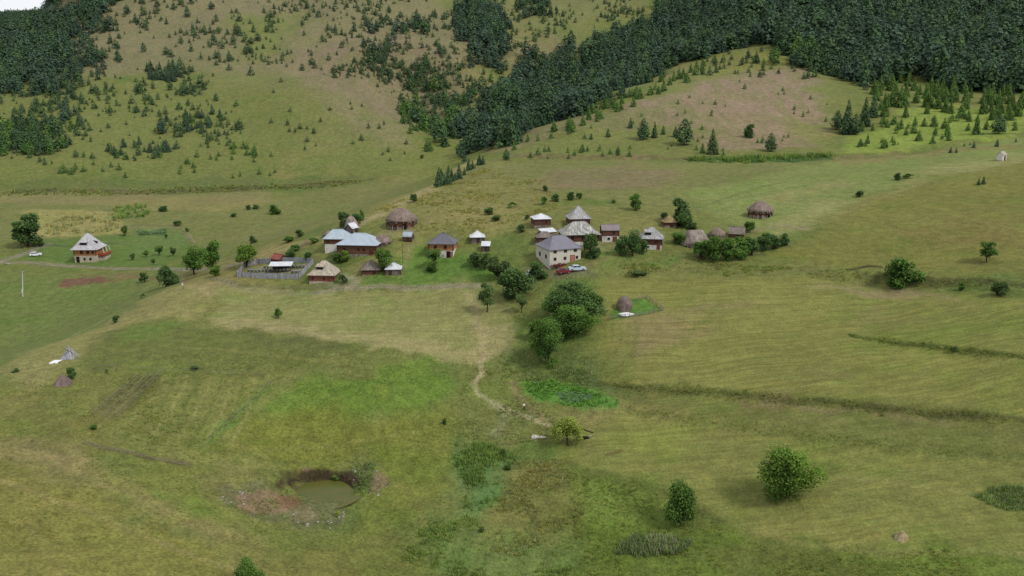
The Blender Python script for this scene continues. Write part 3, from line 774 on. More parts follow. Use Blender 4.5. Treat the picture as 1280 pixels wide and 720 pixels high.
# ------------------------------------------------------------------ mesh kit for made things
class MB:
    def __init__(self):
        self.v = []; self.f = []; self.uv = []

    def poly(self, pts, uv=None):
        i = len(self.v)
        self.v += [tuple(p) for p in pts]
        self.f.append(list(range(i, i + len(pts))))
        self.uv.append(uv if uv else [(0, 0)] * len(pts))

    def slope(self, pts, thick=0.0):
        """roof plane with u along its eave (first edge) and v up the slope"""
        p = [Vector(q) for q in pts]
        e = (p[1] - p[0]); e.normalize()
        nrm = (p[1] - p[0]).cross(p[2] - p[0]).normalized()
        s = nrm.cross(e)
        uv = [((q - p[0]).dot(e), (q - p[0]).dot(s)) for q in p]
        self.poly(pts, uv)

    def box(self, x0, x1, y0, y1, z0, z1, bev=0.0, M=None):
        if bev <= 0:
            c = [(x0, y0, z0), (x1, y0, z0), (x1, y1, z0), (x0, y1, z0), (x0, y0, z1), (x1, y0, z1), (x1, y1, z1), (x0, y1, z1)]
            fs = [(3, 2, 1, 0), (4, 5, 6, 7), (0, 1, 5, 4), (1, 2, 6, 5), (2, 3, 7, 6), (3, 0, 4, 7)]
        else:
            b = bev
            ring = lambda z, k: [(x0 + b - k, y0 + (0 if k else b) * 0 + b - k, z)]
            o = [(x0 + b, y0), (x1 - b, y0), (x1, y0 + b), (x1, y1 - b), (x1 - b, y1), (x0 + b, y1), (x0, y1 - b), (x0, y0 + b)]
            n = [(x0 + b, y0 + b), (x1 - b, y0 + b), (x1 - b, y0 + b), (x1 - b, y1 - b), (x1 - b, y1 - b), (x0 + b, y1 - b), (x0 + b, y1 - b), (x0 + b, y0 + b)]
            c = [(a, d, z0) for a, d in n] + [(a, d, z0 + b) for a, d in o] + [(a, d, z1 - b) for a, d in o] + [(a, d, z1) for a, d in n]
            fs = []
            for r in range(3):
                for k in range(8):
                    fs.append((r * 8 + k, r * 8 + (k + 1) % 8, (r + 1) * 8 + (k + 1) % 8, (r + 1) * 8 + k))
            fs += [(7, 5, 3, 1), (24, 26, 28, 30)]
        if M is not None:
            c = [tuple(M @ Vector(q)) for q in c]
        for f in fs:
            p = [c[k] for k in f]
            e = Vector(p[1]) - Vector(p[0]); h = Vector(p[-1]) - Vector(p[0])
            self.poly(p, [(0, 0), (e.length, 0), (e.length, h.length), (0, h.length)] if len(p) == 4 else None)

    def tube(self, pts, radii, n=8, cap=True):
        pts = [Vector(p) for p in pts]
        rings = []
        for i, p in enumerate(pts):
            d = (pts[min(i + 1, len(pts) - 1)] - pts[max(i - 1, 0)])
            if d.length < 1e-6: d = Vector((0, 0, 1))
            d.normalize()
            a = d.cross(Vector((0, 0, 1)) if abs(d.z) < 0.95 else Vector((1, 0, 0))).normalized(); b = d.cross(a)
            r = radii[i] if hasattr(radii, '__len__') else radii
            rings.append([p + (a * math.cos(t) + b * math.sin(t)) * r for t in [2 * math.pi * k / n for k in range(n)]])
        for i in range(len(rings) - 1):
            for k in range(n):
                self.poly([rings[i][k], rings[i][(k + 1) % n], rings[i + 1][(k + 1) % n], rings[i + 1][k]][::-1])
        if cap:
            self.poly(rings[-1][::-1]); self.poly(rings[0])

    def bar(self, a, b, w, h=None):
        h = h or w
        a = Vector(a); b = Vector(b); d = b - a; L = d.length; d.normalize()
        u = d.cross(Vector((0, 0, 1)) if abs(d.z) < 0.95 else Vector((1, 0, 0))).normalized(); v = u.cross(d)
        M = Matrix((u, d, v)).transposed().to_4x4(); M.translation = a
        self.box(-w / 2, w / 2, 0, L, -h / 2, h / 2, M=M)

    def build(self, name, mat, parent=None, smooth=False, merge=False, loc=None):
        me = bpy.data.meshes.new(name)
        me.from_pydata(self.v, [], self.f)
        uvl = me.uv_layers.new(name='UVMap')
        uvl.data.foreach_set('uv', [c for u in self.uv for p in u for c in p])
        for m in (mat if isinstance(mat, (list, tuple)) else [mat]):
            me.materials.append(m)
        if merge or smooth:
            import bmesh
            bm = bmesh.new(); bm.from_mesh(me); bmesh.ops.remove_doubles(bm, verts=bm.verts, dist=1e-4)
            bmesh.ops.recalc_face_normals(bm, faces=bm.faces)
            bm.to_mesh(me); bm.free()
        if smooth:
            me.polygons.foreach_set('use_smooth', [True] * len(me.polygons))
        me.update()
        return link(name, me, parent, loc)


# ------------------------------------------------------------------ materials of made things
def m_shingle(name, c, dark=0.55, streak=0.5):
    N = Nodes(name)
    uv = N.n('UVMap').outputs[0]
    br = N.n('TexBrick', Vector=uv, Scale=1.0, Color1=(1, 1, 1, 1), Color2=(.68, .68, .70, 1), Mortar=(.32, .32, .34, 1))
    br.inputs['Mortar Size'].default_value = 0.03; br.inputs['Brick Width'].default_value = 0.26; br.inputs['Row Height'].default_value = 0.34
    st = N.noise(N.mapping(uv, (2.6, 0.35, 1)), 1.0, 4, 0.65)
    bl = N.noise(N.mapping(uv, (0.7, 0.5, 1)), 1.0, 4, 0.6)
    col = N.mix(0.75, alb(c, .95), N.mix(1.0, alb(c, .95), br.outputs[0], 'MULTIPLY'))
    k = N.math('MULTIPLY', N.ramp(st, .3, .7, 1 - streak * .6, 1 + streak * .4), N.ramp(bl, .3, .7, dark + .1, 1.2))
    col = N.mix(1.0, col, N.n('CombineXYZ', X=k, Y=k, Z=k), 'MULTIPLY')
    return N.done(col, .9, N.math('ADD', br.outputs[0], st), .5, .05, .1)


def m_metal(name, c, rust=(96, 70, 52), rk=.15, rough=.45):
    N = Nodes(name)
    uv = N.n('UVMap').outputs[0]
    wv = N.n('TexWave', Vector=N.mapping(uv, (1.6, 0, 1)), Scale=1.0, Distortion=0.0)
    seam = N.ramp(wv.outputs[1], 0.0, 0.12, .78, 1)
    bl = N.noise(N.mapping(uv, (.7, .3, 1)), 1.0, 4, .6)
    k = N.math('MULTIPLY', seam, N.ramp(bl, .3, .7, .86, 1.08))
    col = N.mix(1.0, alb(c, .95), N.n('CombineXYZ', X=k, Y=k, Z=k), 'MULTIPLY')
    rs = N.ramp(N.noise(N.mapping(uv, (1.5, .25, 1)), 1.0, 5, .7), .58, .75, 0, rk)
    col = N.mix(rs, col, alb(rust))
    return N.done(col, rough, wv.outputs[1], .25, .03, .35)


def m_planks(name, c, horiz=True, var=.5, w=.28):
    N = Nodes(name)
    pos = N.n('TexCoord').outputs['Object']
    sp = N.n('SeparateXYZ', Vector=pos)
    ax = sp.outputs[2] if horiz else N.math('ADD', sp.outputs[0], N.math('MULTIPLY', sp.outputs[1], 1.0))
    row = N.math('FLOOR', N.math('DIVIDE', ax, w))
    fr = N.math('FRACT', N.math('DIVIDE', ax, w))
    rnd = N.n('TexWhiteNoise', _noise_dimensions='1D', W=row).outputs[0]
    gap = N.ramp(fr, 0.0, 0.16, .35, 1)
    gr = N.noise(N.mapping(pos, (1, 1, 5) if horiz else (6, 6, .6)), 1.2, 4, .65)
    k = N.math('MULTIPLY', N.math('MULTIPLY', gap, N.math('ADD', 1 - var / 2, N.math('MULTIPLY', rnd, var))), N.ramp(gr, .3, .7, .65, 1.3))
    col = N.mix(1.0, alb(c), N.n('CombineXYZ', X=k, Y=k, Z=k), 'MULTIPLY')
    return N.done(col, .85, N.math('ADD', gap, gr), .5, .03, .15)


def m_plaster(name, c, dirt=(120, 112, 96), k=.5, stones=0.0):
    N = Nodes(name)
    pos = N.n('TexCoord').outputs['Object']
    n1 = N.noise(pos, .9, 5, .65)
    col = N.mix(N.ramp(n1, .45, .75, 0, k), alb(c, .8), alb(dirt, .8))
    low = N.noise(N.mapping(pos, (1.5, 1.5, .25)), 1.0, 4, .6)
    col = N.mix(N.ramp(low, .5, .75, 0, k * .7), col, N.mix(1.0, col, (.62, .6, .56), 'MULTIPLY'))
    h = n1
    if stones:
        vo = N.n('TexVoronoi', Vector=pos, Scale=2.2)
        col = N.mix(stones, col, N.mix(1.0, col, N.mix(N.ramp(vo.outputs[0], .1, .6, 0, 1), (1.1, 1.08, 1.02), (.42, .40, .38)), 'MULTIPLY'))
        h = vo.outputs[0]
    return N.done(col, .9, h, .4, .05, .1)


def m_plain(name, c, rough=.7, var=.3, scale=3.0, k=.8, spec=.2, metal=0):
    N = Nodes(name)
    pos = N.n('TexCoord').outputs['Object']
    n = N.noise(pos, scale, 4, .6)
    f = N.ramp(n, .3, .7, 1 - var, 1 + var)
    col = N.mix(1.0, alb(c, k), N.n('CombineXYZ', X=f, Y=f, Z=f), 'MULTIPLY')
    return N.done(col, rough, n, .3, .03, spec, metal)


def m_thatch(name, c, c2):
    N = Nodes(name)
    pos = N.n('TexCoord').outputs['Object']
    st = N.noise(N.mapping(N.n('UVMap').outputs[0], (5, .6, 1)), 1.0, 5, .7)
    bl = N.noise(pos, .8, 4, .6)
    col = N.mix(N.ramp(bl, .35, .65), alb(c), alb(c2))
    k = N.ramp(st, .3, .7, .5, 1.4)
    col = N.mix(1.0, col, N.n('CombineXYZ', X=k, Y=k, Z=k), 'MULTIPLY')
    return N.done(col, .97, st, .9, .12, .05)


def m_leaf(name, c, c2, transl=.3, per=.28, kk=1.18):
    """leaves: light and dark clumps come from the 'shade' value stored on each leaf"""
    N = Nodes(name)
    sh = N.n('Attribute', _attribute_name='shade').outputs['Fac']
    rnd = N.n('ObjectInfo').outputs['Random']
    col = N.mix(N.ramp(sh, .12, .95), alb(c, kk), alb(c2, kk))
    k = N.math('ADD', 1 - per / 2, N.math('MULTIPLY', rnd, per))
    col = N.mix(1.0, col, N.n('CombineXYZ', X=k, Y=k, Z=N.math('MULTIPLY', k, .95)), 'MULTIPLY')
    return N.done(col, .75, spec=.15, transl=transl)


MAT = {}


def make_materials():
    M = MAT
    M['shingle_grey'] = m_shingle('grey_shingles', (182, 180, 178))
    M['shingle_pale'] = m_shingle('pale_shingles', (192, 190, 192), .7, .35)
    M['shingle_old'] = m_shingle('weathered_shingles', (186, 184, 176), .45, 1.0)
    M['shingle_brown'] = m_shingle('brown_shingles', (142, 132, 122), .55, .6)
    M['shingle_warm'] = m_shingle('warm_shingles', (190, 180, 162), .6, .5)
    M['shingle_tan'] = m_shingle('tan_shingles', (165, 146, 104), .5, .7)
    M['metal_blue'] = m_metal('blue_grey_sheet', (158, 170, 180), rk=.05)
    M['metal_white'] = m_metal('white_sheet', (196, 198, 202), rk=.1)
    M['metal_dark'] = m_metal('dark_slate_sheet', (96, 94, 102), rk=.03, rough=.55)
    M['metal_grey'] = m_metal('grey_slate_sheet', (114, 112, 122), rk=.03, rough=.6)
    M['metal_mauve'] = m_metal('brown_grey_sheet', (124, 114, 114), rk=.1, rough=.6)
    M['tile_red'] = m_shingle('red_tiles', (152, 92, 82), .7, .3)
    M['thatch'] = m_thatch('old_thatch', (140, 124, 114), (118, 104, 96))
    M['thatch_grey'] = m_thatch('grey_thatch', (152, 140, 130), (126, 116, 108))
    M['hay_old'] = m_thatch('old_hay', (134, 118, 110), (112, 98, 92))
    M['hay_new'] = m_thatch('new_hay', (172, 158, 122), (150, 136, 102))
    M['wood_brown'] = m_planks('brown_logs', (104, 74, 58), True, .6, .24)
    M['wood_red'] = m_planks('red_brown_logs', (98, 66, 56), True, .45, .24)
    M['wood_orange'] = m_planks('orange_logs', (168, 116, 80), True, .35, .24)
    M['brick_red'] = m_planks('red_boards', (130, 80, 66), True, .25, .22)
    M['wood_grey'] = m_planks('grey_boards', (112, 104, 98), False, .6, .16)
    M['fence_grey'] = m_planks('silver_grey_boards', (160, 160, 166), False, .5, .22)
    M['wood_dark'] = m_plain('dark_timber', (64, 50, 42), .85, .4)
    M['rail'] = m_plain('weathered_rails', (126, 118, 106), .9, .35)
    M['plaster'] = m_plaster('whitewash', (216, 212, 205))
    M['cream'] = m_plaster('cream_render', (200, 196, 184), (160, 148, 128), .45)
    M['stone'] = m_plaster('pale_stone', (206, 196, 176), (140, 126, 106), .5, .55)
    M['stone_dark'] = m_plaster('rubble_stone', (168, 156, 142), (110, 98, 86), .6, .8)
    M['glass'] = m_plain('dark_glass', (30, 32, 36), .15, .1, k=.6, spec=.5)
    M['opening'] = m_plain('dark_opening', (26, 22, 20), .9, .2)
    M['frame_white'] = m_plain('white_paint', (224, 222, 216), .6, .08)
    M['frame_brown'] = m_plain('brown_paint', (92, 60, 44), .6, .2)
    M['door_red'] = m_plain('red_door_paint', (176, 108, 90), .6, .2)
    M['door_brown'] = m_plain('brown_door', (120, 70, 50), .7, .25)
    M['balcony'] = m_planks('red_brown_balcony', (166, 80, 54), False, .3, .14)
    M['tarp'] = m_plain('white_tarpaulin', (232, 232, 232), .5, .08)
    M['stone_white'] = m_plain('pale_rock', (150, 146, 134), .9, .3)
    M['stone_grey'] = m_plain('grey_rock', (150, 144, 134), .9, .3)
    M['concrete'] = m_plain('concrete', (196, 190, 180), .85, .15)
    M['black'] = m_plain('black_rubber', (26, 26, 28), .6, .2)
    M['car_white'] = m_plain('white_car_paint', (226, 228, 230), .3, .03, k=.85, spec=.5)
    M['car_red'] = m_plain('dark_red_car_paint', (128, 34, 44), .35, .05, k=.85, spec=.5)
    M['car_blue'] = m_plain('pale_blue_car_paint', (188, 206, 216), .35, .05, k=.85, spec=.5)
    M['chrome'] = m_plain('bare_metal', (170, 172, 176), .35, .05, metal=.7)
    M['lamp'] = m_plain('lamp_glass', (210, 206, 196), .2, .02, spec=.5)
    M['lamp_red'] = m_plain('red_lamp', (140, 20, 20), .3, .02, spec=.5)
    M['pole_white'] = m_plain('pale_pole', (208, 206, 202), .8, .1)
    M['skin'] = m_plain('skin', (196, 150, 124), .6, .05)
    M['cloth_white'] = m_plain('white_shirt', (236, 236, 238), .8, .05)
    M['cloth_dark'] = m_plain('dark_trousers', (38, 40, 50), .9, .1)
    M['hair'] = m_plain('dark_hair', (36, 28, 24), .7, .1)
    M['bark'] = m_plain('bark', (78, 66, 54), .95, .35, 6)
    # leaves
    M['leaf_dark'] = m_leaf('dark_leaves', (44, 66, 40), (86, 112, 62))
    M['leaf_mid'] = m_leaf('green_leaves', (46, 72, 34), (94, 124, 56))
    M['leaf_bright'] = m_leaf('bright_leaves', (52, 78, 32), (104, 130, 54))
    M['leaf_olive'] = m_leaf('olive_leaves', (46, 64, 38), (90, 110, 62))
    M['leaf_yellow'] = m_leaf('willow_leaves', (94, 114, 46), (148, 160, 78))
    M['leaf_grey'] = m_leaf('grey_leaves', (78, 86, 64), (124, 126, 104))
    M['leaf_pine'] = m_leaf('pine_needles', (42, 62, 44), (76, 100, 60), .15, kk=1.1)
    M['leaf_pine_far'] = m_leaf('hazed_needles', (46, 62, 52), (72, 94, 70), .15, kk=1.1)  # bluer, flatter needle tones: distance haze put into the colour
    M['leaf_scrub'] = m_leaf('mountain_scrub', (54, 72, 50), (88, 108, 66), .2, kk=1.1)
    M['leaf_pine_young'] = m_leaf('young_needles', (52, 80, 40), (98, 124, 58), .2, kk=1.1)
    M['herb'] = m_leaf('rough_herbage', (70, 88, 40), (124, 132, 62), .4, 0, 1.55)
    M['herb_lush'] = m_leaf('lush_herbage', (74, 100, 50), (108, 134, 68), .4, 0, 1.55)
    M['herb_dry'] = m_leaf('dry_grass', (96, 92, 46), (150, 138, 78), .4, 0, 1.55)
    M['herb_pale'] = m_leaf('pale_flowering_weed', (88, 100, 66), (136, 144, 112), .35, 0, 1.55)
    M['herb_violet'] = m_leaf('grey_violet_weed', (98, 106, 80), (146, 146, 126), .35, 0, 1.45)
    M['crop'] = m_leaf('vegetable_leaves', (66, 104, 44), (116, 154, 70), .4, 0, 1.55)
    M['crop_blue'] = m_leaf('blue_green_cabbage', (70, 98, 74), (128, 148, 124), .35, 0, 1.55)
    N = Nodes('pond_water')
    pos = N.n('NewGeometry').outputs['Position']
    nn = N.noise(pos, .35, 3, .6)
    c = N.mix(N.ramp(nn, .35, .65), alb((82, 88, 38)), alb((90, 88, 42)))
    N.done(c, .25, N.noise(pos, 2.5, 2, .5), .05, .05, .10)
    M['water'] = N.mat


make_materials()

# ------------------------------------------------------------------ plants
def unit(a):
    return a / (np.linalg.norm(a, axis=-1, keepdims=True) + 1e-9)


def leaf_quads(pos, nrm, size, r):
    """one four-sided leaf clump per point"""
    n = len(pos)
    t = unit(np.cross(nrm, r.normal(size=(n, 3)))); b = np.cross(nrm, t)
    a = (size * r.uniform(.75, 1.25, n))[:, None]; c = (size * r.uniform(.5, .9, n))[:, None]
    v = np.stack([pos - t * a, pos - b * c, pos + t * a, pos + b * c], 1)
    v[:, 0] -= nrm * a * .25; v[:, 2] -= nrm * a * .25
    return v.reshape(-1, 3)


def shade_attr(me, val, per=4):
    at = me.attributes.new('shade', 'FLOAT', 'POINT')
    at.data.foreach_set('value', np.repeat(val, per).astype(np.float32))


def tube_np(pts, rad, n=6):
    V = []; F = []
    pts = np.array(pts, float)
    for i, p in enumerate(pts):
        d = unit((pts[min(i + 1, len(pts) - 1)] - pts[max(i - 1, 0)])[None])[0]
        a = np.cross(d, [0, 0, 1.] if abs(d[2]) < .95 else [1., 0, 0]); a /= np.linalg.norm(a); b = np.cross(d, a)
        for k in range(n):
            t = 2 * math.pi * k / n
            V.append(p + (a * math.cos(t) + b * math.sin(t)) * rad[i])
    for i in range(len(pts) - 1):
        for k in range(n):
            F.append((i * n + k, i * n + (k + 1) % n, (i + 1) * n + (k + 1) % n, (i + 1) * n + k))
    return V, F


def crown_template(seed, n_leaf, bottom=.25, n_lobe=18, leaf=.04, spread=.36, top=1.0, droop=0.0):
    """crown and trunk meshes of a broad-leaved tree one metre high"""
    r = np.random.default_rng(seed)
    zc = (top + bottom) / 2; rz = (top - bottom) / 2
    L = []
    ph = r.uniform(0, 6.28, 3)
    while len(L) < n_lobe:
        d = r.normal(size=3); d /= np.linalg.norm(d)
        az = math.atan2(d[1], d[0])
        irr = 1 + .20 * math.sin(2 * az + ph[0]) + .16 * math.sin(3 * az + ph[1] + 2 * d[2]) + .12 * math.sin(4 * d[2] + ph[2])
        q = irr * d * r.uniform(.22, .88) * np.array([spread, spread, rz])
        # wider below the middle, narrower at the crown's tip
        wz = 1.12 - .55 * max(q[2] / rz, 0) - .18 * max(-q[2] / rz - .3, 0)
        c = np.array([q[0] * wz, q[1] * wz, zc + q[2] * (1.0 if bottom < .1 else .92)])
        L.append((c, r.uniform(.08, .19) * (spread / .36) ** .6, r.uniform(.72, 1.18)))
    P = []; Nn = []; Sh = []
    tot = sum(l[1] ** 2 for l in L)
    ctr = np.array([0, 0, zc])
    for c, rad, br in L:
        thin = r.random() < .3
        m = int(n_leaf * rad ** 2 / tot * (.45 if thin else 1.2))
        if thin: rad *= 1.3
        d = unit(r.normal(size=(m, 3)))
        cut = -.8 if bottom < .2 else -.45
        d[:, 2] = np.where(d[:, 2] < cut, -d[:, 2] * .6, d[:, 2]); d = unit(d)
        rr = rad * (r.uniform(.55, 1.0, m) ** .6) * (1 + .25 * r.normal(size=m).clip(-1, 1.6))
        p = c + d * rr[:, None] * np.array([1, 1, .88])
        if droop:
            p[:, 2] -= droop * r.random(m) ** 2 * np.clip(np.linalg.norm(p[:, :2], axis=1) / spread, 0, 1.3)
        P.append(p)
        out = unit(p - ctr)
        Nn.append(unit(d * .5 + out * .35 + np.array([0, 0, .35]) + .7 * r.normal(size=(m, 3))))
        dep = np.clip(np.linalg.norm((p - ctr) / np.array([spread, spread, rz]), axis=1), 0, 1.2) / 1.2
        Sh.append((.10 + .35 * (d[:, 2] * .5 + .5) + .38 * dep ** 1.5 + .22 * (p[:, 2] - bottom) / (top - bottom)) * br + .08 * r.normal(size=m))  # random lobe tone, plus crown shade painted on inner and lower leaves
    P = np.concatenate(P); Nn = np.concatenate(Nn); Sh = np.clip(np.concatenate(Sh), 0, 1.1)
    P[:, 2] = np.maximum(P[:, 2], .01)
    V = leaf_quads(P, Nn, leaf, r)
    cm = quads_mesh('crown', V, np.arange(len(V)).reshape(-1, 4), [MAT['leaf_mid']])
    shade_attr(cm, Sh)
    # trunk with limbs that reach into the lobes
    TV, TF = [], []

    def add(pts, rad, n=6):
        v, f = tube_np(pts, rad, n); o = len(TV)
        TV.extend(v); TF.extend([tuple(i + o for i in q) for q in f])
    bx, by = r.normal(size=2) * .02
    add([(0, 0, -.06), (bx * .3, by * .3, bottom * .6), (bx, by, bottom + .12), (bx * 1.5, by * 1.4, zc)], [.034, .026, .02, .011], 8)
    for c, rad, br in sorted(L, key=lambda l: -l[1])[:8]:
        s = np.array([bx * .8, by * .8, bottom * r.uniform(.7, 1.15) + .03])
        mid = s * .45 + c * .55 + np.array([0, 0, -.03])
        add([s, mid, c], [.014, .010, .004], 5)
    tm = quads_mesh('trunk', np.array(TV), TF, [MAT['bark']], smooth=True)
    return cm, tm


def pine_template(seed, n, leaf, shape='spruce', tiers=12):
    """needles and trunk of a conifer one metre high: sprays of needles in ragged whorls"""
    r = np.random.default_rng(seed)
    f = r.random(n * 3)
    if shape == 'spruce':
        lo = .05; prof = lambda t: .21 * (1 - t) ** .85 + .010
    elif shape == 'pine':
        lo = .12; prof = lambda t: .25 * np.sin(np.pi * np.clip(.20 + .78 * t, 0, 1)) ** .75 * (1.1 - .45 * t) + .012
    else:
        lo = .0; prof = lambda t: .27 * (1 - t) ** .72 * (.80 + .2 * np.sin(2.6 * t + .6)) + .012
    keep = r.random(len(f)) < (prof(f) / .26) * .9 + .10
    f = f[keep][:n]; n = len(f)
    a = r.uniform(0, 6.283, n)
    lump = 1 + .16 * np.sin(3 * a + 9 * f + seed) + .10 * np.sin(5 * a - 14 * f)
    saw = (f * tiers + .25 * np.sin(2 * a + seed)) % 1
    inner = r.random(n) < .22
    rad = prof(f) * lump * (1.08 - .30 * saw) * r.uniform(.85, 1.12, n) * np.where(inner, r.uniform(.35, .7, n), 1)
    z = lo + (1 - lo) * f * .985
    out = np.stack([np.cos(a), np.sin(a), np.zeros(n)], 1)
    pos = out * rad[:, None] + np.stack([np.zeros(n), np.zeros(n), z], 1)
    nrm = unit(out * .8 + np.array([0, 0, .6]) + .24 * r.normal(size=(n, 3)))
    t = unit(out * .75 + np.array([0, 0, -.45 if shape != 'pine' else .25]) + .35 * r.normal(size=(n, 3)))
    t = unit(t - nrm * (t * nrm).sum(1, keepdims=True)); bb = np.cross(nrm, t)
    sz = leaf * r.uniform(.75, 1.3, n) * (1.05 - .5 * f)
    A = t * sz[:, None]; B = bb * (sz * r.uniform(.5, .75, n))[:, None]
    V = np.stack([pos - A * .8, pos - B, pos + A, pos + B], 1).reshape(-1, 3)
    Sh = np.clip((.18 + .42 * (1 - saw) + .30 * f) * np.where(inner, .4, 1) * r.uniform(.7, 1.2, n) * (1 + .12 * np.sin(2 * a + seed)), 0, 1)  # inner and lower needles darker: shading put into the needle colour
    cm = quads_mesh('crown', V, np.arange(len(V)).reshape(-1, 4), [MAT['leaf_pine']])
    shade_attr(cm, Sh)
    tv, tf = tube_np([(0, 0, -.05), (0, 0, .4), (0, 0, .96)], [.017, .012, .003], 6)
    tm = quads_mesh('trunk', np.array(tv), tf, [MAT['bark']], smooth=True)
    # one mesh with both, for trees too small to show parts
    n0 = len(V)
    both = quads_mesh('pine', np.concatenate([V, np.array(tv)]), np.concatenate([np.arange(n0).reshape(-1, 4), np.array(tf) + n0]), [MAT['leaf_pine'], MAT['bark']], np.concatenate([np.zeros(n0 // 4, int), np.ones(len(tf), int)]))
    shade_attr(both, np.concatenate([np.repeat(Sh, 4), np.ones(len(tv)) * .3]), 1)
    return cm, tm, both, V, Sh


TT = {
    'big': [crown_template(1, 11000, .0, 46, .018), crown_template(2, 12000, .0, 34, .019), crown_template(3, 12000, .0, 36, .019)],
    'tree': [crown_template(s, 4600, .13, 20, .030) for s in (11, 12, 13, 14)],
    'bush': [crown_template(s, 3000, .0, 16, .040, .40) for s in (21, 22, 23, 24)],
    'tall': [crown_template(s, 3600, .04, 20, .032, .30) for s in (31, 32, 33)],
    'cone': [crown_template(5, 7000, .0, 36, .024, .34)],
    'willow': [crown_template(41, 5000, .34, 22, .026, .42, droop=.34)],
    'shrub': [crown_template(s, 700, .0, 9, .07, .45) for s in (51, 52, 53)],
    'open': [crown_template(s, 1800, .26, 13, .032, .38) for s in (61, 62)],
}
PT = {
    'spruce': [pine_template(s, 620, .050, 'spruce', 13) for s in (71, 72, 73)],
    'pine': [pine_template(s, 620, .055, 'pine', 9) for s in (81, 82, 83)],
    'young': [pine_template(s, 320, .070, 'cone', 9) for s in (91, 92, 93)],
}
FAR = [pine_template(101, 180, .072, 'spruce', 9), pine_template(102, 190, .072, 'pine', 7), pine_template(103, 180, .075, 'pine', 8), pine_template(104, 100, .10, 'cone', 6)]


def px_scale(p):
    """metres per photo pixel at a world point"""
    return (p[1] * CP + (CAM_Z - p[2]) * SP) / FPX


_used = {}


def set_mat(o, m):
    o.material_slots[0].link = 'OBJECT'; o.material_slots[0].material = m


def tree(kind, px, py, hpx, wpx, leaf, label, group=None, name='tree', cat='tree', sink=.05):
    p = G(px, py)
    s = px_scale(p)
    h = hpx * s / .97; w = wpx * s
    ts = TT[kind]; k = _used.get(kind, 0); _used[kind] = k + 1
    cm, tm = ts[k % len(ts)]
    rs = np.random.default_rng(int(px * 7 + py * 13))
    root = empty(name, (p[0], p[1], p[2] - sink * h), rs.uniform(0, 6.28))
    tag(root, label, cat, group)
    base = .9 if kind in ('bush', 'shrub') else {'tall': .68, 'cone': .74, 'willow': 1.12, 'big': .86}.get(kind, .80)
    root.scale = (w / base, w / base, h)
    c = link('crown', cm, root); set_mat(c, MAT[leaf])
    if kind not in ('shrub',):
        link('trunk', tm, root)
    return root

# ------------------------------------------------------------------ houses
def place(px, py, rz):
    p = G(px, py)
    return p, rz


def hip_roof(w, d, z, h, over, ridge, flare=.12, thick=.12):
    """four slopes with a slight kick at the eaves; ridge = ridge length along x"""
    mb = MB()
    W = w / 2 + over; D = d / 2 + over
    rings = []
    for t in (0, .28, 1):
        zz = z + h * (t - (flare * .5 if t == .28 else 0))
        if t == 1: zz = z + h
        x = W + (ridge / 2 - W) * t; y = D * (1 - t) + .03 * t
        rings.append([(-x, -y, zz), (x, -y, zz), (x, y, zz), (-x, y, zz)])
    for a in range(2):
        for k in range(4):
            j = (k + 1) % 4
            mb.slope([rings[a][k], rings[a][j], rings[a + 1][j], rings[a + 1][k]])
    mb.poly(rings[2])
    # eaves: fascia and underside
    lo = [(x, y, z - thick) for x, y, _ in rings[0]]
    for k in range(4):
        j = (k + 1) % 4
        mb.poly([lo[k], lo[j], rings[0][j], rings[0][k]])
    mb.poly(lo[::-1])
    return mb


def gable_roof(w, d, z, h, over, thick=.12):
    mb = MB()
    W = w / 2 + over; D = d / 2 + over
    k = h / (d / 2); zz = z - k * over
    a = [(-W, -D, zz), (W, -D, zz), (W, 0, z + h), (-W, 0, z + h)]
    b = [(W, D, zz), (-W, D, zz), (-W, 0, z + h), (W, 0, z + h)]
    mb.slope(a); mb.slope(b)
    dn = lambda q: (q[0], q[1], q[2] - thick)
    mb.poly([dn(q) for q in a][::-1]); mb.poly([dn(q) for q in b][::-1])
    mb.poly([dn(a[0]), dn(a[1]), a[1], a[0]]); mb.poly([dn(b[0]), dn(b[1]), b[1], b[0]])
    for s, q in ((1, a[1]), (-1, a[0])):
        e = [(s * W, -D, zz), (s * W, 0, z + h), (s * W, D, zz)]
        for u, v in ((0, 1), (1, 2)):
            mb.poly([dn(e[u]), dn(e[v]), e[v], e[u]] if s > 0 else [e[u], e[v], dn(e[v]), dn(e[u])])
    return mb


def window(parent, x, y, z, w, h, face='front', frame='frame_brown', bars=True):
    """frame with pane; x runs along the wall, y is the wall's plane"""
    def tr(px, off, pz):
        if face == 'front': return (px, y - off, pz)
        if face == 'right': return (y + off, px, pz)
        return (y - off, -px, pz)
    mb = MB(); t = .09

    def bx(m, x0, x1, z0, z1, o0, o1):
        A = tr(x0, o0, z0); B = tr(x1, o1, z1)
        m.box(min(A[0], B[0]), max(A[0], B[0]), min(A[1], B[1]), max(A[1], B[1]), z0, z1)
    bx(mb, x - w / 2 - t, x - w / 2, z - t, z + h + t, -.02, .07)
    bx(mb, x + w / 2, x + w / 2 + t, z - t, z + h + t, -.02, .07)
    bx(mb, x - w / 2, x + w / 2, z - t, z, -.02, .09)
    bx(mb, x - w / 2, x + w / 2, z + h, z + h + t, -.02, .07)
    if bars:
        bx(mb, x - .025, x + .025, z, z + h, -.01, .05)
    f = mb.build('window', MAT[frame], parent)
    g = MB(); bx(g, x - w / 2 + .002, x + w / 2 - .002, z + .002, z + h - .002, -.02, .025)
    g.build('pane', MAT['glass'], f)
    return f


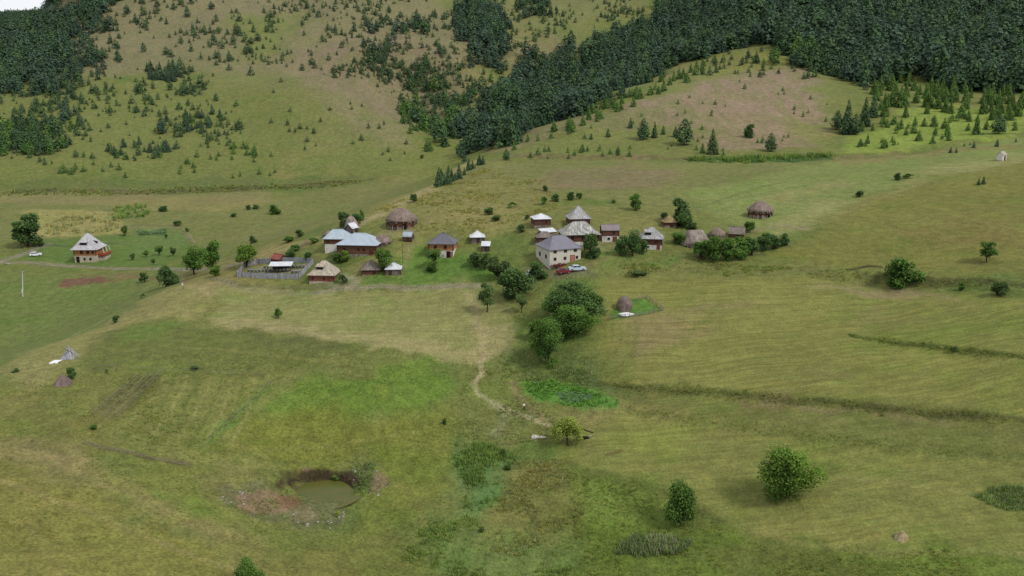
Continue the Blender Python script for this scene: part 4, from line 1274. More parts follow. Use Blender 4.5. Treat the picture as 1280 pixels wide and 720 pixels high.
def door(parent, x, y, z, w, h, mat='door_brown', frame='frame_brown'):
    mb = MB()
    mb.box(x - w / 2, x + w / 2, y - .04, y + .02, z, z + h)
    d = mb.build('door', MAT[mat], parent)
    m2 = MB(); t = .1
    m2.box(x - w / 2 - t, x - w / 2 - .002, y - .07, y + .02, z, z + h + t); m2.box(x + w / 2 + .002, x + w / 2 + t, y - .07, y + .02, z, z + h + t); m2.box(x - w / 2, x + w / 2, y - .07, y + .02, z + h + .002, z + h + t)
    m2.build('frame', MAT[frame], d)
    m3 = MB(); m3.box(x + w / 2 - .16, x + w / 2 - .1, y - .10, y - .042, z + h * .45, z + h * .52); m3.build('handle', MAT['chrome'], d)
    return d


def house(label, px, py, w, d, base_h, wall_h, roof_h, rz, roof='hip', ridge=.3, over=.5, base='stone', wall='wood_brown', rmat='shingle_grey', wins=(), doors=(), bwins=(), dormers=(), name='wooden_house', cat='house', group=None, base_in=.0, side_wins=(), chimney=None, trims=True):
    p = G(px, py)
    rz = R(rz)
    c, s = math.cos(rz), math.sin(rz)
    # the photo point is the middle of the front wall at the ground

    cx, cy = p[0] + (-s) * (d / 2), p[1] + c * (d / 2)
    root = empty(name, (cx, cy, p[2]), rz)
    tag(root, label, cat, group)
    zb = base_h
    mb = MB(); i = base_in
    mb.box(-w / 2 + i, w / 2 - i, -d / 2 + i, d / 2 - i, -2.5, zb)
    mb.build('foundation', MAT[base], root)
    z1 = zb + wall_h
    mb = MB()
    if roof == 'gable':
        W, D = w / 2 + .04, d / 2 + .04
        mb.box(-W, W, -D, D, zb + .003, z1)
        k = roof_h / (d / 2)
        for sx in (-1, 1):
            pts = [(sx * W, -D, z1), (sx * W, D, z1), (sx * W, 0, z1 + roof_h - .1)]
            mb.poly(pts if sx > 0 else pts[::-1])
    else:
        mb.box(-w / 2 - .04, w / 2 + .04, -d / 2 - .04, d / 2 + .04, zb + .003, z1)
    wl = mb.build('wall', MAT[wall], root)
    if trims:
        # corner posts and a sill beam stand proud of the boards
        for sx in (-1, 1):
            for sy in (-1, 1):
                t = MB()
                t.box(sx * (w / 2 + .04) - .1, sx * (w / 2 + .04) + .1, sy * (d / 2 + .04) - .1, sy * (d / 2 + .04) + .1, zb + .01, z1 - .004)
                t.build('corner_post', MAT['wood_dark'], root)
    if roof == 'hip':
        rf = hip_roof(w, d, z1 + .003, roof_h, over, ridge * w).build('roof', MAT[rmat], root)
        cap = MB()
        W = w / 2 + over; D = d / 2 + over; rr = ridge * w / 2
        for sx in (-1, 1):
            for sy in (-1, 1):
                m = .28
                a = (sx * W, sy * D, z1 + .02); b = (sx * (W + (rr - W) * m), sy * D * (1 - m), z1 + roof_h * (m - .06) + .02); e = (sx * rr, 0, z1 + roof_h + .02)
                cap.bar(a, b, .16, .06); cap.bar(b, e, .16, .06)
        cap.bar((-rr - .06, 0, z1 + roof_h + .04), (rr + .06, 0, z1 + roof_h + .04), .22, .1)
        cap.build('ridge_cap', MAT[rmat], rf)
    elif roof == 'gable':
        rf = gable_roof(w, d, z1 + .003, roof_h, over).build('roof', MAT[rmat], root)
        cap = MB(); cap.bar((-w / 2 - over, 0, z1 + roof_h + .03), (w / 2 + over, 0, z1 + roof_h + .03), .24, .08); cap.build('ridge_cap', MAT[rmat], rf)
    elif roof == 'mono':
        W = w / 2 + over; D = d / 2 + over
        mb = MB()
        a = [(-W, -D, z1 + .04), (W, -D, z1 + .04), (W, D, z1 + roof_h), (-W, D, z1 + roof_h)]
        mb.slope(a); lo = [(x, y, z - .1) for x, y, z in a]; mb.poly(lo[::-1])
        for k in range(4):
            j = (k + 1) % 4; mb.poly([lo[k], lo[j], a[j], a[k]])
        rf = mb.build('roof', MAT[rmat], root)
    for x, z, ww, hh in wins:
        window(root, x, -d / 2 - .04, zb + z, ww, hh)
    for x, z, ww, hh in bwins:
        window(root, x, -d / 2 + i, z, ww, hh, frame='frame_white' if base == 'plaster' else 'wood_dark', bars=False)
    for y, z, ww, hh, sd in side_wins:
        window(root, y, (w / 2 + .04) * (1 if sd == 'right' else -1), zb + z, ww, hh, sd)
    for x, z, ww, hh, m, low in doors:
        door(root, x, -d / 2 + (i if low else -.04), z, ww, hh, m)
    for x, f, ww, hh, sd in dormers:
        # dormer box that comes out of the slope: f = height fraction on the slope
        D = d / 2 + over; W = w / 2 + over
        zz = z1 + roof_h * f
        mb = MB()
        if sd == 'front':
            yf = -D * (1 - f) - .02
            run = hh * D / roof_h + .5
            mb.box(x - ww / 2, x + ww / 2, yf, yf + run, zz - .05, zz + hh)
            top = [(x - ww / 2 - .2, yf - .3, zz + hh + .02), (x + ww / 2 + .2, yf - .3, zz + hh + .02), (x + ww / 2 + .2, yf + run + .4, zz + hh + .55), (x - ww / 2 - .2, yf + run + .4, zz + hh + .55)]
        else:
            xf = W + (ridge * w / 2 - W) * f + .02
            run = hh * (W - ridge * w / 2) / roof_h + .5
            mb.box(xf - run, xf, x - ww / 2, x + ww / 2, zz - .05, zz + hh)
            top = [(xf + .3, x - ww / 2 - .2, zz + hh + .02), (xf + .3, x + ww / 2 + .2, zz + hh + .02), (xf - run - .4, x + ww / 2 + .2, zz + hh + .55), (xf - run - .4, x - ww / 2 - .2, zz + hh + .55)]
        dm = mb.build('dormer', MAT['wood_dark'], rf)
        mb = MB(); mb.slope(top); lo = [(a, b, c - .08) for a, b, c in top]; mb.poly(lo[::-1])
        for k in range(4):
            j = (k + 1) % 4; mb.poly([lo[k], lo[j], top[j], top[k]])
        mt = mb.build('dormer_roof', MAT[rmat], rf)
        g = MB()
        if sd == 'front':
            g.box(x - ww / 2 + .12, x - .05, yf - .03, yf - .004, zz + .1, zz + hh - .08); g.box(x + .05, x + ww / 2 - .12, yf - .03, yf - .004, zz + .1, zz + hh - .08)
        else:
            g.box(xf + .004, xf + .03, x - ww / 2 + .12, x + ww / 2 - .12, zz + .1, zz + hh - .08)
        g.build('pane', MAT['glass'], rf)
    if chimney:
        x, y, hh = chimney
        mb = MB(); mb.box(x - .25, x + .25, y - .25, y + .25, z1 + .2, z1 + roof_h + hh); mb.box(x - .32, x + .32, y - .32, y + .32, z1 + roof_h + hh + .003, z1 + roof_h + hh + .12)
        mb.build('chimney', MAT['stone_dark'], rf)
    return root


def thatched(label, px, py, rx, ry, wall_h, roof_h, rz=0, over=.7, wall='wood_brown', rmat='thatch', name='thatched_barn', cat='barn', blunt=.22, posts=True, skirt=0, ridge=0):
    """oval timber barn under a heavy thatch with a ragged eave"""
    p = G(px, py); rz = R(rz)
    root = empty(name, (p[0] - math.sin(rz) * ry, p[1] + math.cos(rz) * ry, p[2]), rz)
    tag(root, label, cat)
    r = np.random.default_rng(int(px + py * 3))
    n = 40
    ang = [2 * math.pi * k / n for k in range(n)]
    mb = MB()
    if wall_h > 0:
        b0 = [(rx * math.cos(a), ry * math.sin(a), -2) for a in ang]; b1 = [(x, y, .7) for x, y, z in b0]; b2 = [(x * .985, y * .985, wall_h + .4) for x, y, z in b0]
        for k in range(n):
            j = (k + 1) % n
            mb.poly([b0[k], b0[j], b1[j], b1[k]])
        mb.build('footing', MAT['stone_dark'], root)
        mb = MB()
        for k in range(n):
            j = (k + 1) % n
            mb.poly([(b1[k][0] * .99, b1[k][1] * .99, .69), (b1[j][0] * .99, b1[j][1] * .99, .69), b2[j], b2[k]])
        mb.build('wall', MAT[wall], root)
        if posts:
            for k in range(0, n, 4):
                a = ang[k]; q = MB()
                q.bar((rx * 1.04 * math.cos(a), ry * 1.04 * math.sin(a), -.4), (rx * 1.03 * math.cos(a), ry * 1.03 * math.sin(a), wall_h + .2), .2)
                q.build('post', MAT['wood_dark'], root)
            q = MB(); q.box(-.2 + rx * .25, .9 + rx * .25, -ry * 1.01 - .05, -ry * .9, .05, wall_h * .72); q.build('doorway', MAT['opening'], root)
            q = MB()
            for k in range(5):
                a = -math.pi / 2 + (-.9 + .38 * k)
                q.bar((rx * 1.02 * math.cos(a), ry * 1.02 * math.sin(a), -.3), (rx * 1.03 * math.cos(a), ry * 1.03 * math.sin(a), wall_h * .5), .45, .12)
            q.build('whitewashed_panel', MAT['stone'], root)
    # roof surface
    prof = [(1.0, 0), (.99, .10), (.86, .34), (.66, .62), (.44, .84), (blunt, .96), (.06, 1.0)]
    W, D = rx + over, ry + over
    rings = []
    for i, (q, t) in enumerate(prof):
        ring = []
        for k in range(n):
            a = ang[k]
            wob = 1 + .03 * math.sin(3 * a + i) + .035 * (r.random() - .5)
            x = W * q * wob * math.cos(a)
            x = x * (1 - ridge * t) + ridge * W * .62 * t * max(-1, min(1, 2.2 * math.cos(a))) if ridge else x
            ring.append((x, D * q * wob * math.sin(a), wall_h + roof_h * t + (.10 * (r.random() - .5))))
        rings.append(ring)
    mb = MB()
    for i in range(len(rings) - 1):
        for k in range(n):
            j = (k + 1) % n
            u0 = k * 2 * math.pi * W / n; u1 = (k + 1) * 2 * math.pi * W / n
            v0 = prof[i][1] * roof_h * 1.4; v1 = prof[i + 1][1] * roof_h * 1.4
            mb.poly([rings[i][k], rings[i][j], rings[i + 1][j], rings[i + 1][k]], [(u0, v0), (u1, v0), (u1, v1), (u0, v1)])
    mb.poly(rings[-1])
    under = [(x * .9, y * .9, z - .06) for x, y, z in rings[0]]
    for k in range(n):
        j = (k + 1) % n
        mb.poly([under[k], under[j], rings[0][j], rings[0][k]][::1])
    mb.poly(under[::-1])
    for k in range(150):
        a = r.uniform(0, 6.283); ln = r.uniform(.25, .7); wv = .10
        x, y = W * .98 * math.cos(a), D * .98 * math.sin(a); t = (-math.sin(a) * wv, math.cos(a) * wv)
        z = wall_h + .08; u = a * W
        mb.poly([(x - t[0], y - t[1], z), (x + t[0], y + t[1], z), (x * 1.03 + t[0] * .4, y * 1.03 + t[1] * .4, z - ln), (x * 1.03 - t[0] * .4, y * 1.03 - t[1] * .4, z - ln)], [(u, 0), (u + .2, 0), (u + .2, -ln), (u, -ln)])
    mb.build('roof', MAT[rmat], root, smooth=True)
    return root


# ------------------------------------------------------------------ the village
def build_village():
    h = house('white and orange timber house with steep pale shingled roof beside the gravel road', 107.5, 328, 8.0, 7.6, 2.6, 2.3, 5.6, 2, ridge=.10, over=.95, base='stone', wall='wood_orange', rmat='shingle_pale',
              wins=[(-1.2, .75, .9, 1.0), (1.1, .75, .9, 1.0), (2.9, .75, .6, 1.0)], bwins=[(-.4, .9, .55, .8), (1.8, .9, .55, .8)], doors=[(-2.8, 0, 1.0, 2.1, 'opening', True)],
              dormers=[(-.4, .30, 2.4, .9, 'front'), (-.4, .34, 1.2, .8, 'right')])
    b = MB()
    b.box(4.12, 6.6, -2.2, 3.4, 2.0, 2.25)
    b.build('balcony_floor', MAT['wood_dark'], h)
    b = MB()
    b.box(6.5, 6.6, -2.2, 3.4, 2.27, 3.25); b.box(4.15, 6.48, -2.2, -2.1, 2.27, 3.25)
    b.build('balcony_rail', MAT['balcony'], h)
    for y in (-2.1, .6, 3.2):
        b = MB(); b.bar((6.45, y, 2.27), (6.0, y, 5.0), .14); b.build('post', MAT['frame_white'], h)
    b = MB(); b.box(4.05, 6.3, -1.8, 3.2, -1.2, 1.98); b.build('terrace_wall', MAT['stone'], h)

    house('big cream house with grey hipped roof behind the parked cars', 706.5, 329.5, 9.0, 9.0, .4, 3.6, 2.9, 22, ridge=.36, over=.45, base='cream', wall='cream', rmat='metal_grey', trims=False,
          wins=[(-3.0, 2.72, .75, .55), (0, 2.72, .75, .55), (2.9, 2.72, .75, .55), (-3.0, .75, .6, .65), (-.1, .75, .6, .65), (3.4, .75, .5, .65)], doors=[(2.1, 0, 1.2, 2.1, 'door_red', False)],
          side_wins=[(2.2, 1.0, .9, .9, 'left'), (-1.8, 1.0, .8, .9, 'left')], name='village_house')
    house('brown log house under broad blue grey metal roof on the knoll side', 446, 321, 11.2, 8.6, .9, 2.6, 2.7, -6, ridge=.30, over=.65, base='stone_dark', wall='wood_brown', rmat='metal_blue',
          wins=[(-3.6, .9, .6, .7), (2.2, .9, .6, .7), (.6, .9, .6, .7)], doors=[(4.2, 0, .9, 1.9, 'door_brown', True)])
    house('log house with blue grey roof and white cellar wall, tucked behind a larger one', 420, 313.5, 6.6, 6.4, 2.0, 1.6, 2.3, -4, ridge=.45, over=.5, base='plaster', wall='wood_brown', rmat='metal_blue',
          wins=[(-2.2, .5, .6, .7)], bwins=[(.6, .8, .5, .6)])
    house('small plank shed with white gable roof behind the blue roofed houses', 444, 291.5, 2.6, 2.8, .2, 1.7, 1.2, 60, roof='gable', over=.3, base='stone_dark', wall='wood_grey', rmat='metal_white', name='shed', cat='shed', doors=[(.4, .2, .8, 1.5, 'wood_dark', False)])
    house('tiny plank shed on posts with pale blue gable roof below the round barn', 509, 302.5, 2.5, 2.0, .35, 1.5, 1.1, -14, roof='gable', over=.22, base='wood_dark', wall='wood_brown', rmat='metal_blue', name='shed', cat='shed', doors=[(.3, .4, .7, 1.3, 'wood_dark', False)])
    house('red boarded hut with shingled roof and front dormer at the pen corner', 402, 353.5, 7.0, 6.6, .45, 1.75, 3.5, -5, ridge=.12, over=.5, base='stone', wall='brick_red', rmat='shingle_warm',
          dormers=[(-.7, .40, 1.9, .75, 'front')], wins=[(-2.4, .5, .5, .6), (.8, .5, .5, .6)], doors=[(2.4, .1, .8, 1.7, 'door_brown', False)], name='hut', cat='hut')
    house('low log hut with dark shingle roof left of the white roofed one', 463.5, 344, 4.7, 4.2, .2, 1.35, 2.1, 4, ridge=.2, over=.5, base='stone_dark', wall='wood_brown', rmat='shingle_brown', name='hut', cat='hut', doors=[(1.0, .1, .7, 1.2, 'wood_dark', False)])
    house('small plank hut with shiny white tin roof on the green lawn', 491.5, 344, 4.0, 3.8, .2, 1.5, 1.45, 3, ridge=.1, over=.32, base='stone_dark', wall='wood_grey', rmat='metal_white', name='hut', cat='hut', doors=[(-.8, .1, .8, 1.3, 'wood_dark', False)])
    house('log house with dark slate roof and whitewashed cellar beside the lawn', 551.5, 322.5, 6.9, 6.0, 2.15, 1.95, 2.5, -6, ridge=.18, over=.55, base='plaster', wall='wood_orange', rmat='metal_dark',
          wins=[(-1.6, .6, .6, .8), (1.2, .6, .6, .8)], bwins=[(-.6, .8, .5, .6)], doors=[(2.1, 0, .95, 1.9, 'opening', True), (2.95, 0, .5, 1.7, 'door_red', True)], chimney=(.2, .4, .25))
    house('small hut with white pyramid roof above the orchard', 597, 304, 3.7, 3.5, .3, 1.5, 1.55, 5, ridge=.03, over=.4, base='stone_dark', wall='wood_grey', rmat='metal_white', name='hut', cat='hut', doors=[(.2, .2, .7, 1.3, 'wood_dark', False)])
    house('narrow privy shed with single white sloping roof in the orchard', 607, 314.5, 2.0, 1.9, .1, 1.55, .95, -4, roof='mono', over=.3, base='stone_dark', wall='wood_grey', rmat='metal_white', name='shed', cat='shed', doors=[(.1, .05, .7, 1.4, 'wood_dark', False)])
    house('broad log house with streaked old shingle roof behind the cream house', 727, 306.5, 9.6, 7.6, 1.0, 2.0, 3.0, 8, ridge=.36, over=.6, base='plaster', wall='wood_red', rmat='shingle_old',
          wins=[(-2.6, .6, .7, .8), (.4, .6, .7, .8), (3.2, .6, .7, .8)], doors=[(1.8, .1, .9, 1.8, 'door_brown', False)])
    house('log cabin under tall pointed grey shingle roof at the top of the cluster', 725, 283.5, 5.6, 5.6, .3, 2.1, 3.3, 8, ridge=.05, over=.55, base='stone_dark', wall='wood_red', rmat='shingle_grey',
          wins=[(1.3, .8, .5, .6)], doors=[(-.8, .1, .8, 1.7, 'wood_dark', False)])
    house('square log cabin with low white roof at the upper edge of the village', 678, 284.5, 4.6, 4.6, .7, 1.9, 1.25, 10, ridge=.05, over=.45, base='stone_dark', wall='wood_red', rmat='metal_white',
          wins=[(1.2, .7, .5, .6)], doors=[(.1, .05, .8, 1.6, 'wood_grey', True)])
    house('low shed with one slanting white sheet roof between two cabins', 687, 293, 4.4, 2.6, .1, .55, .75, 24, roof='mono', over=.15, base='stone_dark', wall='wood_brown', rmat='metal_white', name='shed', cat='shed')
    house('low brown shingled shed hidden behind the cream house', 681.5, 303.5, 4.4, 3.8, .2, 1.35, 1.25, 6, ridge=.4, over=.35, base='stone_dark', wall='wood_red', rmat='shingle_brown', name='shed', cat='shed', doors=[(-.6, .1, .8, 1.3, 'wood_dark', False)])
    house('narrow log house with grey gable roof, white cellar and red cellar door', 763, 302.5, 4.6, 4.0, 1.7, 1.75, 1.25, 2, roof='gable', over=.25, base='plaster', wall='wood_red', rmat='metal_mauve',
          wins=[(.9, .6, .5, .7)], bwins=[(-.5, .6, .8, .7)], doors=[(1.2, 0, 1.0, 1.45, 'door_brown', True)])
    house('red brown log house with white cellar and dormer, last in the row', 814, 312, 5.6, 5.4, 1.3, 1.75, 2.8, -8, ridge=.14, over=.5, base='plaster', wall='wood_red', rmat='shingle_grey',
          dormers=[(-1.0, .34, 1.7, .75, 'front')], bwins=[(-.8, .5, .7, .5)], wins=[(1.2, .5, .5, .7)], doors=[(1.9, 0, .7, 1.2, 'door_brown', True)])
    house('little log hut with tan pointed roof beneath the round dark tree', 838, 284.5, 3.4, 3.2, .5, 1.1, 1.9, 4, ridge=.08, over=.45, base='stone_dark', wall='wood_red', rmat='shingle_tan', name='hut', cat='hut', doors=[(.3, .2, .7, 1.3, 'wood_dark', False)])
    house('small shed with brown grey gable roof behind the hedge of bushes', 920, 298, 4.0, 3.6, .2, 1.4, 1.5, -16, roof='gable', over=.35, base='stone_dark', wall='wood_brown', rmat='shingle_brown', name='shed', cat='shed', doors=[(.2, .1, .8, 1.3, 'wood_dark', False)])
    house('small shed with faded red gable roof behind the plank pen', 344.5, 330, 3.2, 2.9, .2, 1.5, 1.1, -32, roof='gable', over=.3, base='stone_dark', wall='wood_red', rmat='tile_red', name='shed', cat='shed', doors=[(.3, .1, .8, 1.3, 'wood_dark', False)])
    house('lone whitewashed hut high on the meadow edge', 1255, 201, 2.4, 2.2, .2, 2.2, 1.2, 28, roof='gable', over=.2, base='stone', wall='plaster', rmat='shingle_warm', name='hut', cat='hut', trims=False, doors=[(.2, .05, .8, 1.6, 'door_brown', False)], side_wins=[(0, .8, .6, .7, 'right')])

    thatched('large oval log barn with shaggy brown thatch on the knoll', 500, 287.5, 4.4, 3.9, 2.5, 3.6, 0, .55, 'wood_brown', 'thatch', blunt=.26)
    thatched('round log barn with brown thatch alone on the upper meadow', 955, 273, 3.6, 3.2, 2.0, 2.9, 6, .45, 'wood_red', 'thatch', blunt=.2)
    thatched('long grey thatched barn half hidden behind the bushes', 874, 310, 3.9, 2.9, 1.0, 3.6, 14, .6, 'wood_grey', 'thatch_grey', blunt=.2, ridge=.75)
    thatched('small domed thatched store between the thatched barn and the gabled shed', 898, 299.5, 2.1, 2.0, 1.1, 2.0, 0, .35, 'wood_brown', 'thatch', name='thatched_hut', cat='hut', posts=False, blunt=.3)
    thatched('brown thatched hut beside the blue roofed log house', 477, 309, 2.3, 2.2, 1.3, 2.0, 0, .45, 'wood_brown', 'thatch', name='thatched_hut', cat='hut', posts=False, blunt=.2)
    thatched('low brown thatched hut left of the blue roofed houses', 411, 296.5, 1.9, 1.7, .5, 1.3, 0, .3, 'wood_brown', 'thatch', name='thatched_hut', cat='hut', posts=False, blunt=.25)
    # steep grey thatched cone behind the shed
    thatched('steep grey thatched store among the bushes behind the white roofed shed', 438, 286.5, 1.9, 1.8, .8, 3.2, 0, .3, 'wood_grey', 'thatch_grey', name='thatched_hut', cat='hut', posts=False, blunt=.12)

    # open shelter in the pen
    p = G(352, 338.5)
    r = empty('open_shelter', p, R(4)); tag(r, 'open sided shelter with pale metal roof inside the plank pen', 'shelter')
    for x in (-2.7, -.9, .9, 2.7):
        for y in (-1.2, 1.4):
            b = MB(); b.bar((x, y, -.4), (x, y, 1.75 if y < 0 else 2.2), .16); b.build('post', MAT['wood_dark'], r)
    b = MB(); a = [(-3.3, -1.6, 1.78), (3.2, -1.6, 1.78), (3.2, 1.9, 2.34), (-3.3, 1.9, 2.34)]
    b.slope(a); lo = [(x, y, z - .1) for x, y, z in a]; b.poly(lo[::-1])
    for k in range(4):
        j = (k + 1) % 4; b.poly([lo[k], lo[j], a[j], a[k]])
    b.build('roof', MAT['metal_white'], r)
    b = MB(); b.box(-2.9, 2.8, 1.46, 1.54, -.3, 2.1); b.build('back_boards', MAT['wood_dark'], r)


# ------------------------------------------------------------------ fences
def plank_fence(name, label, pix, hgt, mat, closed=False, top_var=.12, gap=.015, wv=.24, posts=True, group=None, gateway=None):
    """upright boards nailed to two rails; each straight run is a panel"""
    P = ground_pts(pix, hit)
    if closed: P = np.concatenate([P, P[:1]])
    o = P[0].copy()
    root = empty(name, o); tag(root, label, 'fence', group)
    r = np.random.default_rng(5)
    for i in range(len(P) - 1):
        a, b = P[i], P[i + 1]
        L = float(np.hypot(*(b - a)[:2])); n = max(2, int(L / wv))
        mb = MB()
        for k in range(n):
            t = (k + .5) / n
            x, y = a[0] + (b[0] - a[0]) * t, a[1] + (b[1] - a[1]) * t
            z = H(x, y)
            dx, dy = (b - a)[:2] / L
            M = Matrix(((dx, -dy, 0, x - o[0]), (dy, dx, 0, y - o[1]), (0, 0, 1, z - o[2]), (0, 0, 0, 1)))
            mb.box(-wv / 2 + gap, wv / 2 - gap, -.015, .015, -.25, hgt + r.uniform(-top_var, top_var), M=M)
        mb.build('board_panel', MAT[mat], root)
        if posts:
            m = max(1, int(L / 3))
            for k in range(m):
                t = k / m
                x, y = a[0] + (b[0] - a[0]) * t, a[1] + (b[1] - a[1]) * t
                q = MB(); z = H(x, y) - o[2]
                q.bar((x - o[0], y - o[1] + .09, z - .4), (x - o[0], y - o[1] + .09, z + hgt + .1), .14); q.build('post', MAT['wood_dark'], root)
    return root


def stake_fence(label, pix, step, hgt, rails=(.5, .95), mat='rail', thick=.09, jitter=.1, name='stake_fence', cat='fence'):
    P = ground_pts(pix, hit)
    o = P[0].copy()
    root = empty(name, o); tag(root, label, cat)
    r = np.random.default_rng(int(pix[0][0] + 7 * pix[0][1]))
    rail = MB(); prev = None; cnt = 0
    for i in range(len(P) - 1):
        a, b = P[i], P[i + 1]
        L = float(np.hypot(*(b - a)[:2])); n = max(1, int(round(L / step)))
        for k in range(n + (1 if i == len(P) - 2 else 0)):
            t = k / n
            x, y = a[0] + (b[0] - a[0]) * t + r.uniform(-.1, .1), a[1] + (b[1] - a[1]) * t + r.uniform(-.1, .1)
            z = H(x, y); hh = hgt * r.uniform(.85, 1.12)
            q = MB(); lx, ly = r.normal(size=2) * jitter
            q.tube([(x - o[0], y - o[1], z - o[2] - .3), (x - o[0] + lx, y - o[1] + ly, z - o[2] + hh)], [thick / 2, thick / 2.6], 6)
            if cnt < 95:
                q.build('post', MAT[mat], root)
            cur = [(x - o[0] + lx * f, y - o[1] + ly * f, z - o[2] + hgt * f) for f in rails]
            if prev:
                for u, v in zip(prev, cur):
                    rail.bar(u, v, .055, .06)
            prev = cur; cnt += 1
    if rails:
        rail.build('rail', MAT[mat], root)
    return root


def build_fences():
    plank_fence('plank_pen', 'silver grey plank pen round the rows of little hives', [(296, 346.5), (306, 333.5), (321, 330), (345, 328.5), (370, 328.2), (392, 329.5), (384, 338), (373, 348.5), (350, 348.5), (322, 348)], 1.55, 'fence_grey', True)
    stake_fence('thin post fence running down the grassy slope above the pond', [(338, 482), (322, 500), (305, 514), (285, 530), (262, 552)], 1.35, 1.2, (.9,), thick=.10)
    stake_fence('low broken rail fence along the foot of the rough plot', [(105, 556), (128, 562), (160, 568), (196, 577), (232, 583)], 1.9, .75, (.6, .95))
    stake_fence('stake fence along the top edge of the rough plot', [(118, 462), (160, 464), (205, 466), (260, 468), (330, 471)], 2.2, 1.0, (.95,), thick=.07)
    for k, (a, b, lab) in enumerate([((118, 522), (176, 474), 'first row of thin vine stakes at the outer side of the rough plot'), ((130, 527), (190, 472), 'middle row of thin vine stakes in the rough plot'), ((146, 526), (203, 470), 'inner row of thin vine stakes nearest the mown grass of the plot')]):
        pts = [a, ((2 * a[0] + b[0]) / 3, (2 * a[1] + b[1]) / 3), ((a[0] + 2 * b[0]) / 3, (a[1] + 2 * b[1]) / 3), b]
        stake_fence(lab, pts, 1.5, 1.7, (.55, .95), thick=.08, name='vine_row', cat='vine stakes')
    stake_fence('rough stake fence beside the village track below the pen', [(262, 351), (300, 357), (340, 361), (385, 362), (430, 363)], 2.0, .9, (.45, .9), thick=.10)
    stake_fence('stake fence along the track below the green lawn', [(445, 362), (480, 361), (520, 360), (560, 359)], 2.2, .8, (.9,), thick=.08)
    stake_fence('old wattle fence climbing the slope behind the pen', [(369, 314), (376, 310), (384, 304)], .7, 1.2, (.3, .6, .95), thick=.12)
    stake_fence('log rail fence round the haystack garden', [(760, 399.5), (775, 398), (800, 395), (829, 388.5), (808, 372.5), (793, 376)], 1.3, .9, (.3, .62, .95), mat='rail', thick=.14)
    stake_fence('field fence along the top of the kitchen garden above the valley house', [(158, 284), (190, 284), (226, 285), (236, 296), (241, 303)], 2.6, 1.0, (.5, .9), thick=.1)


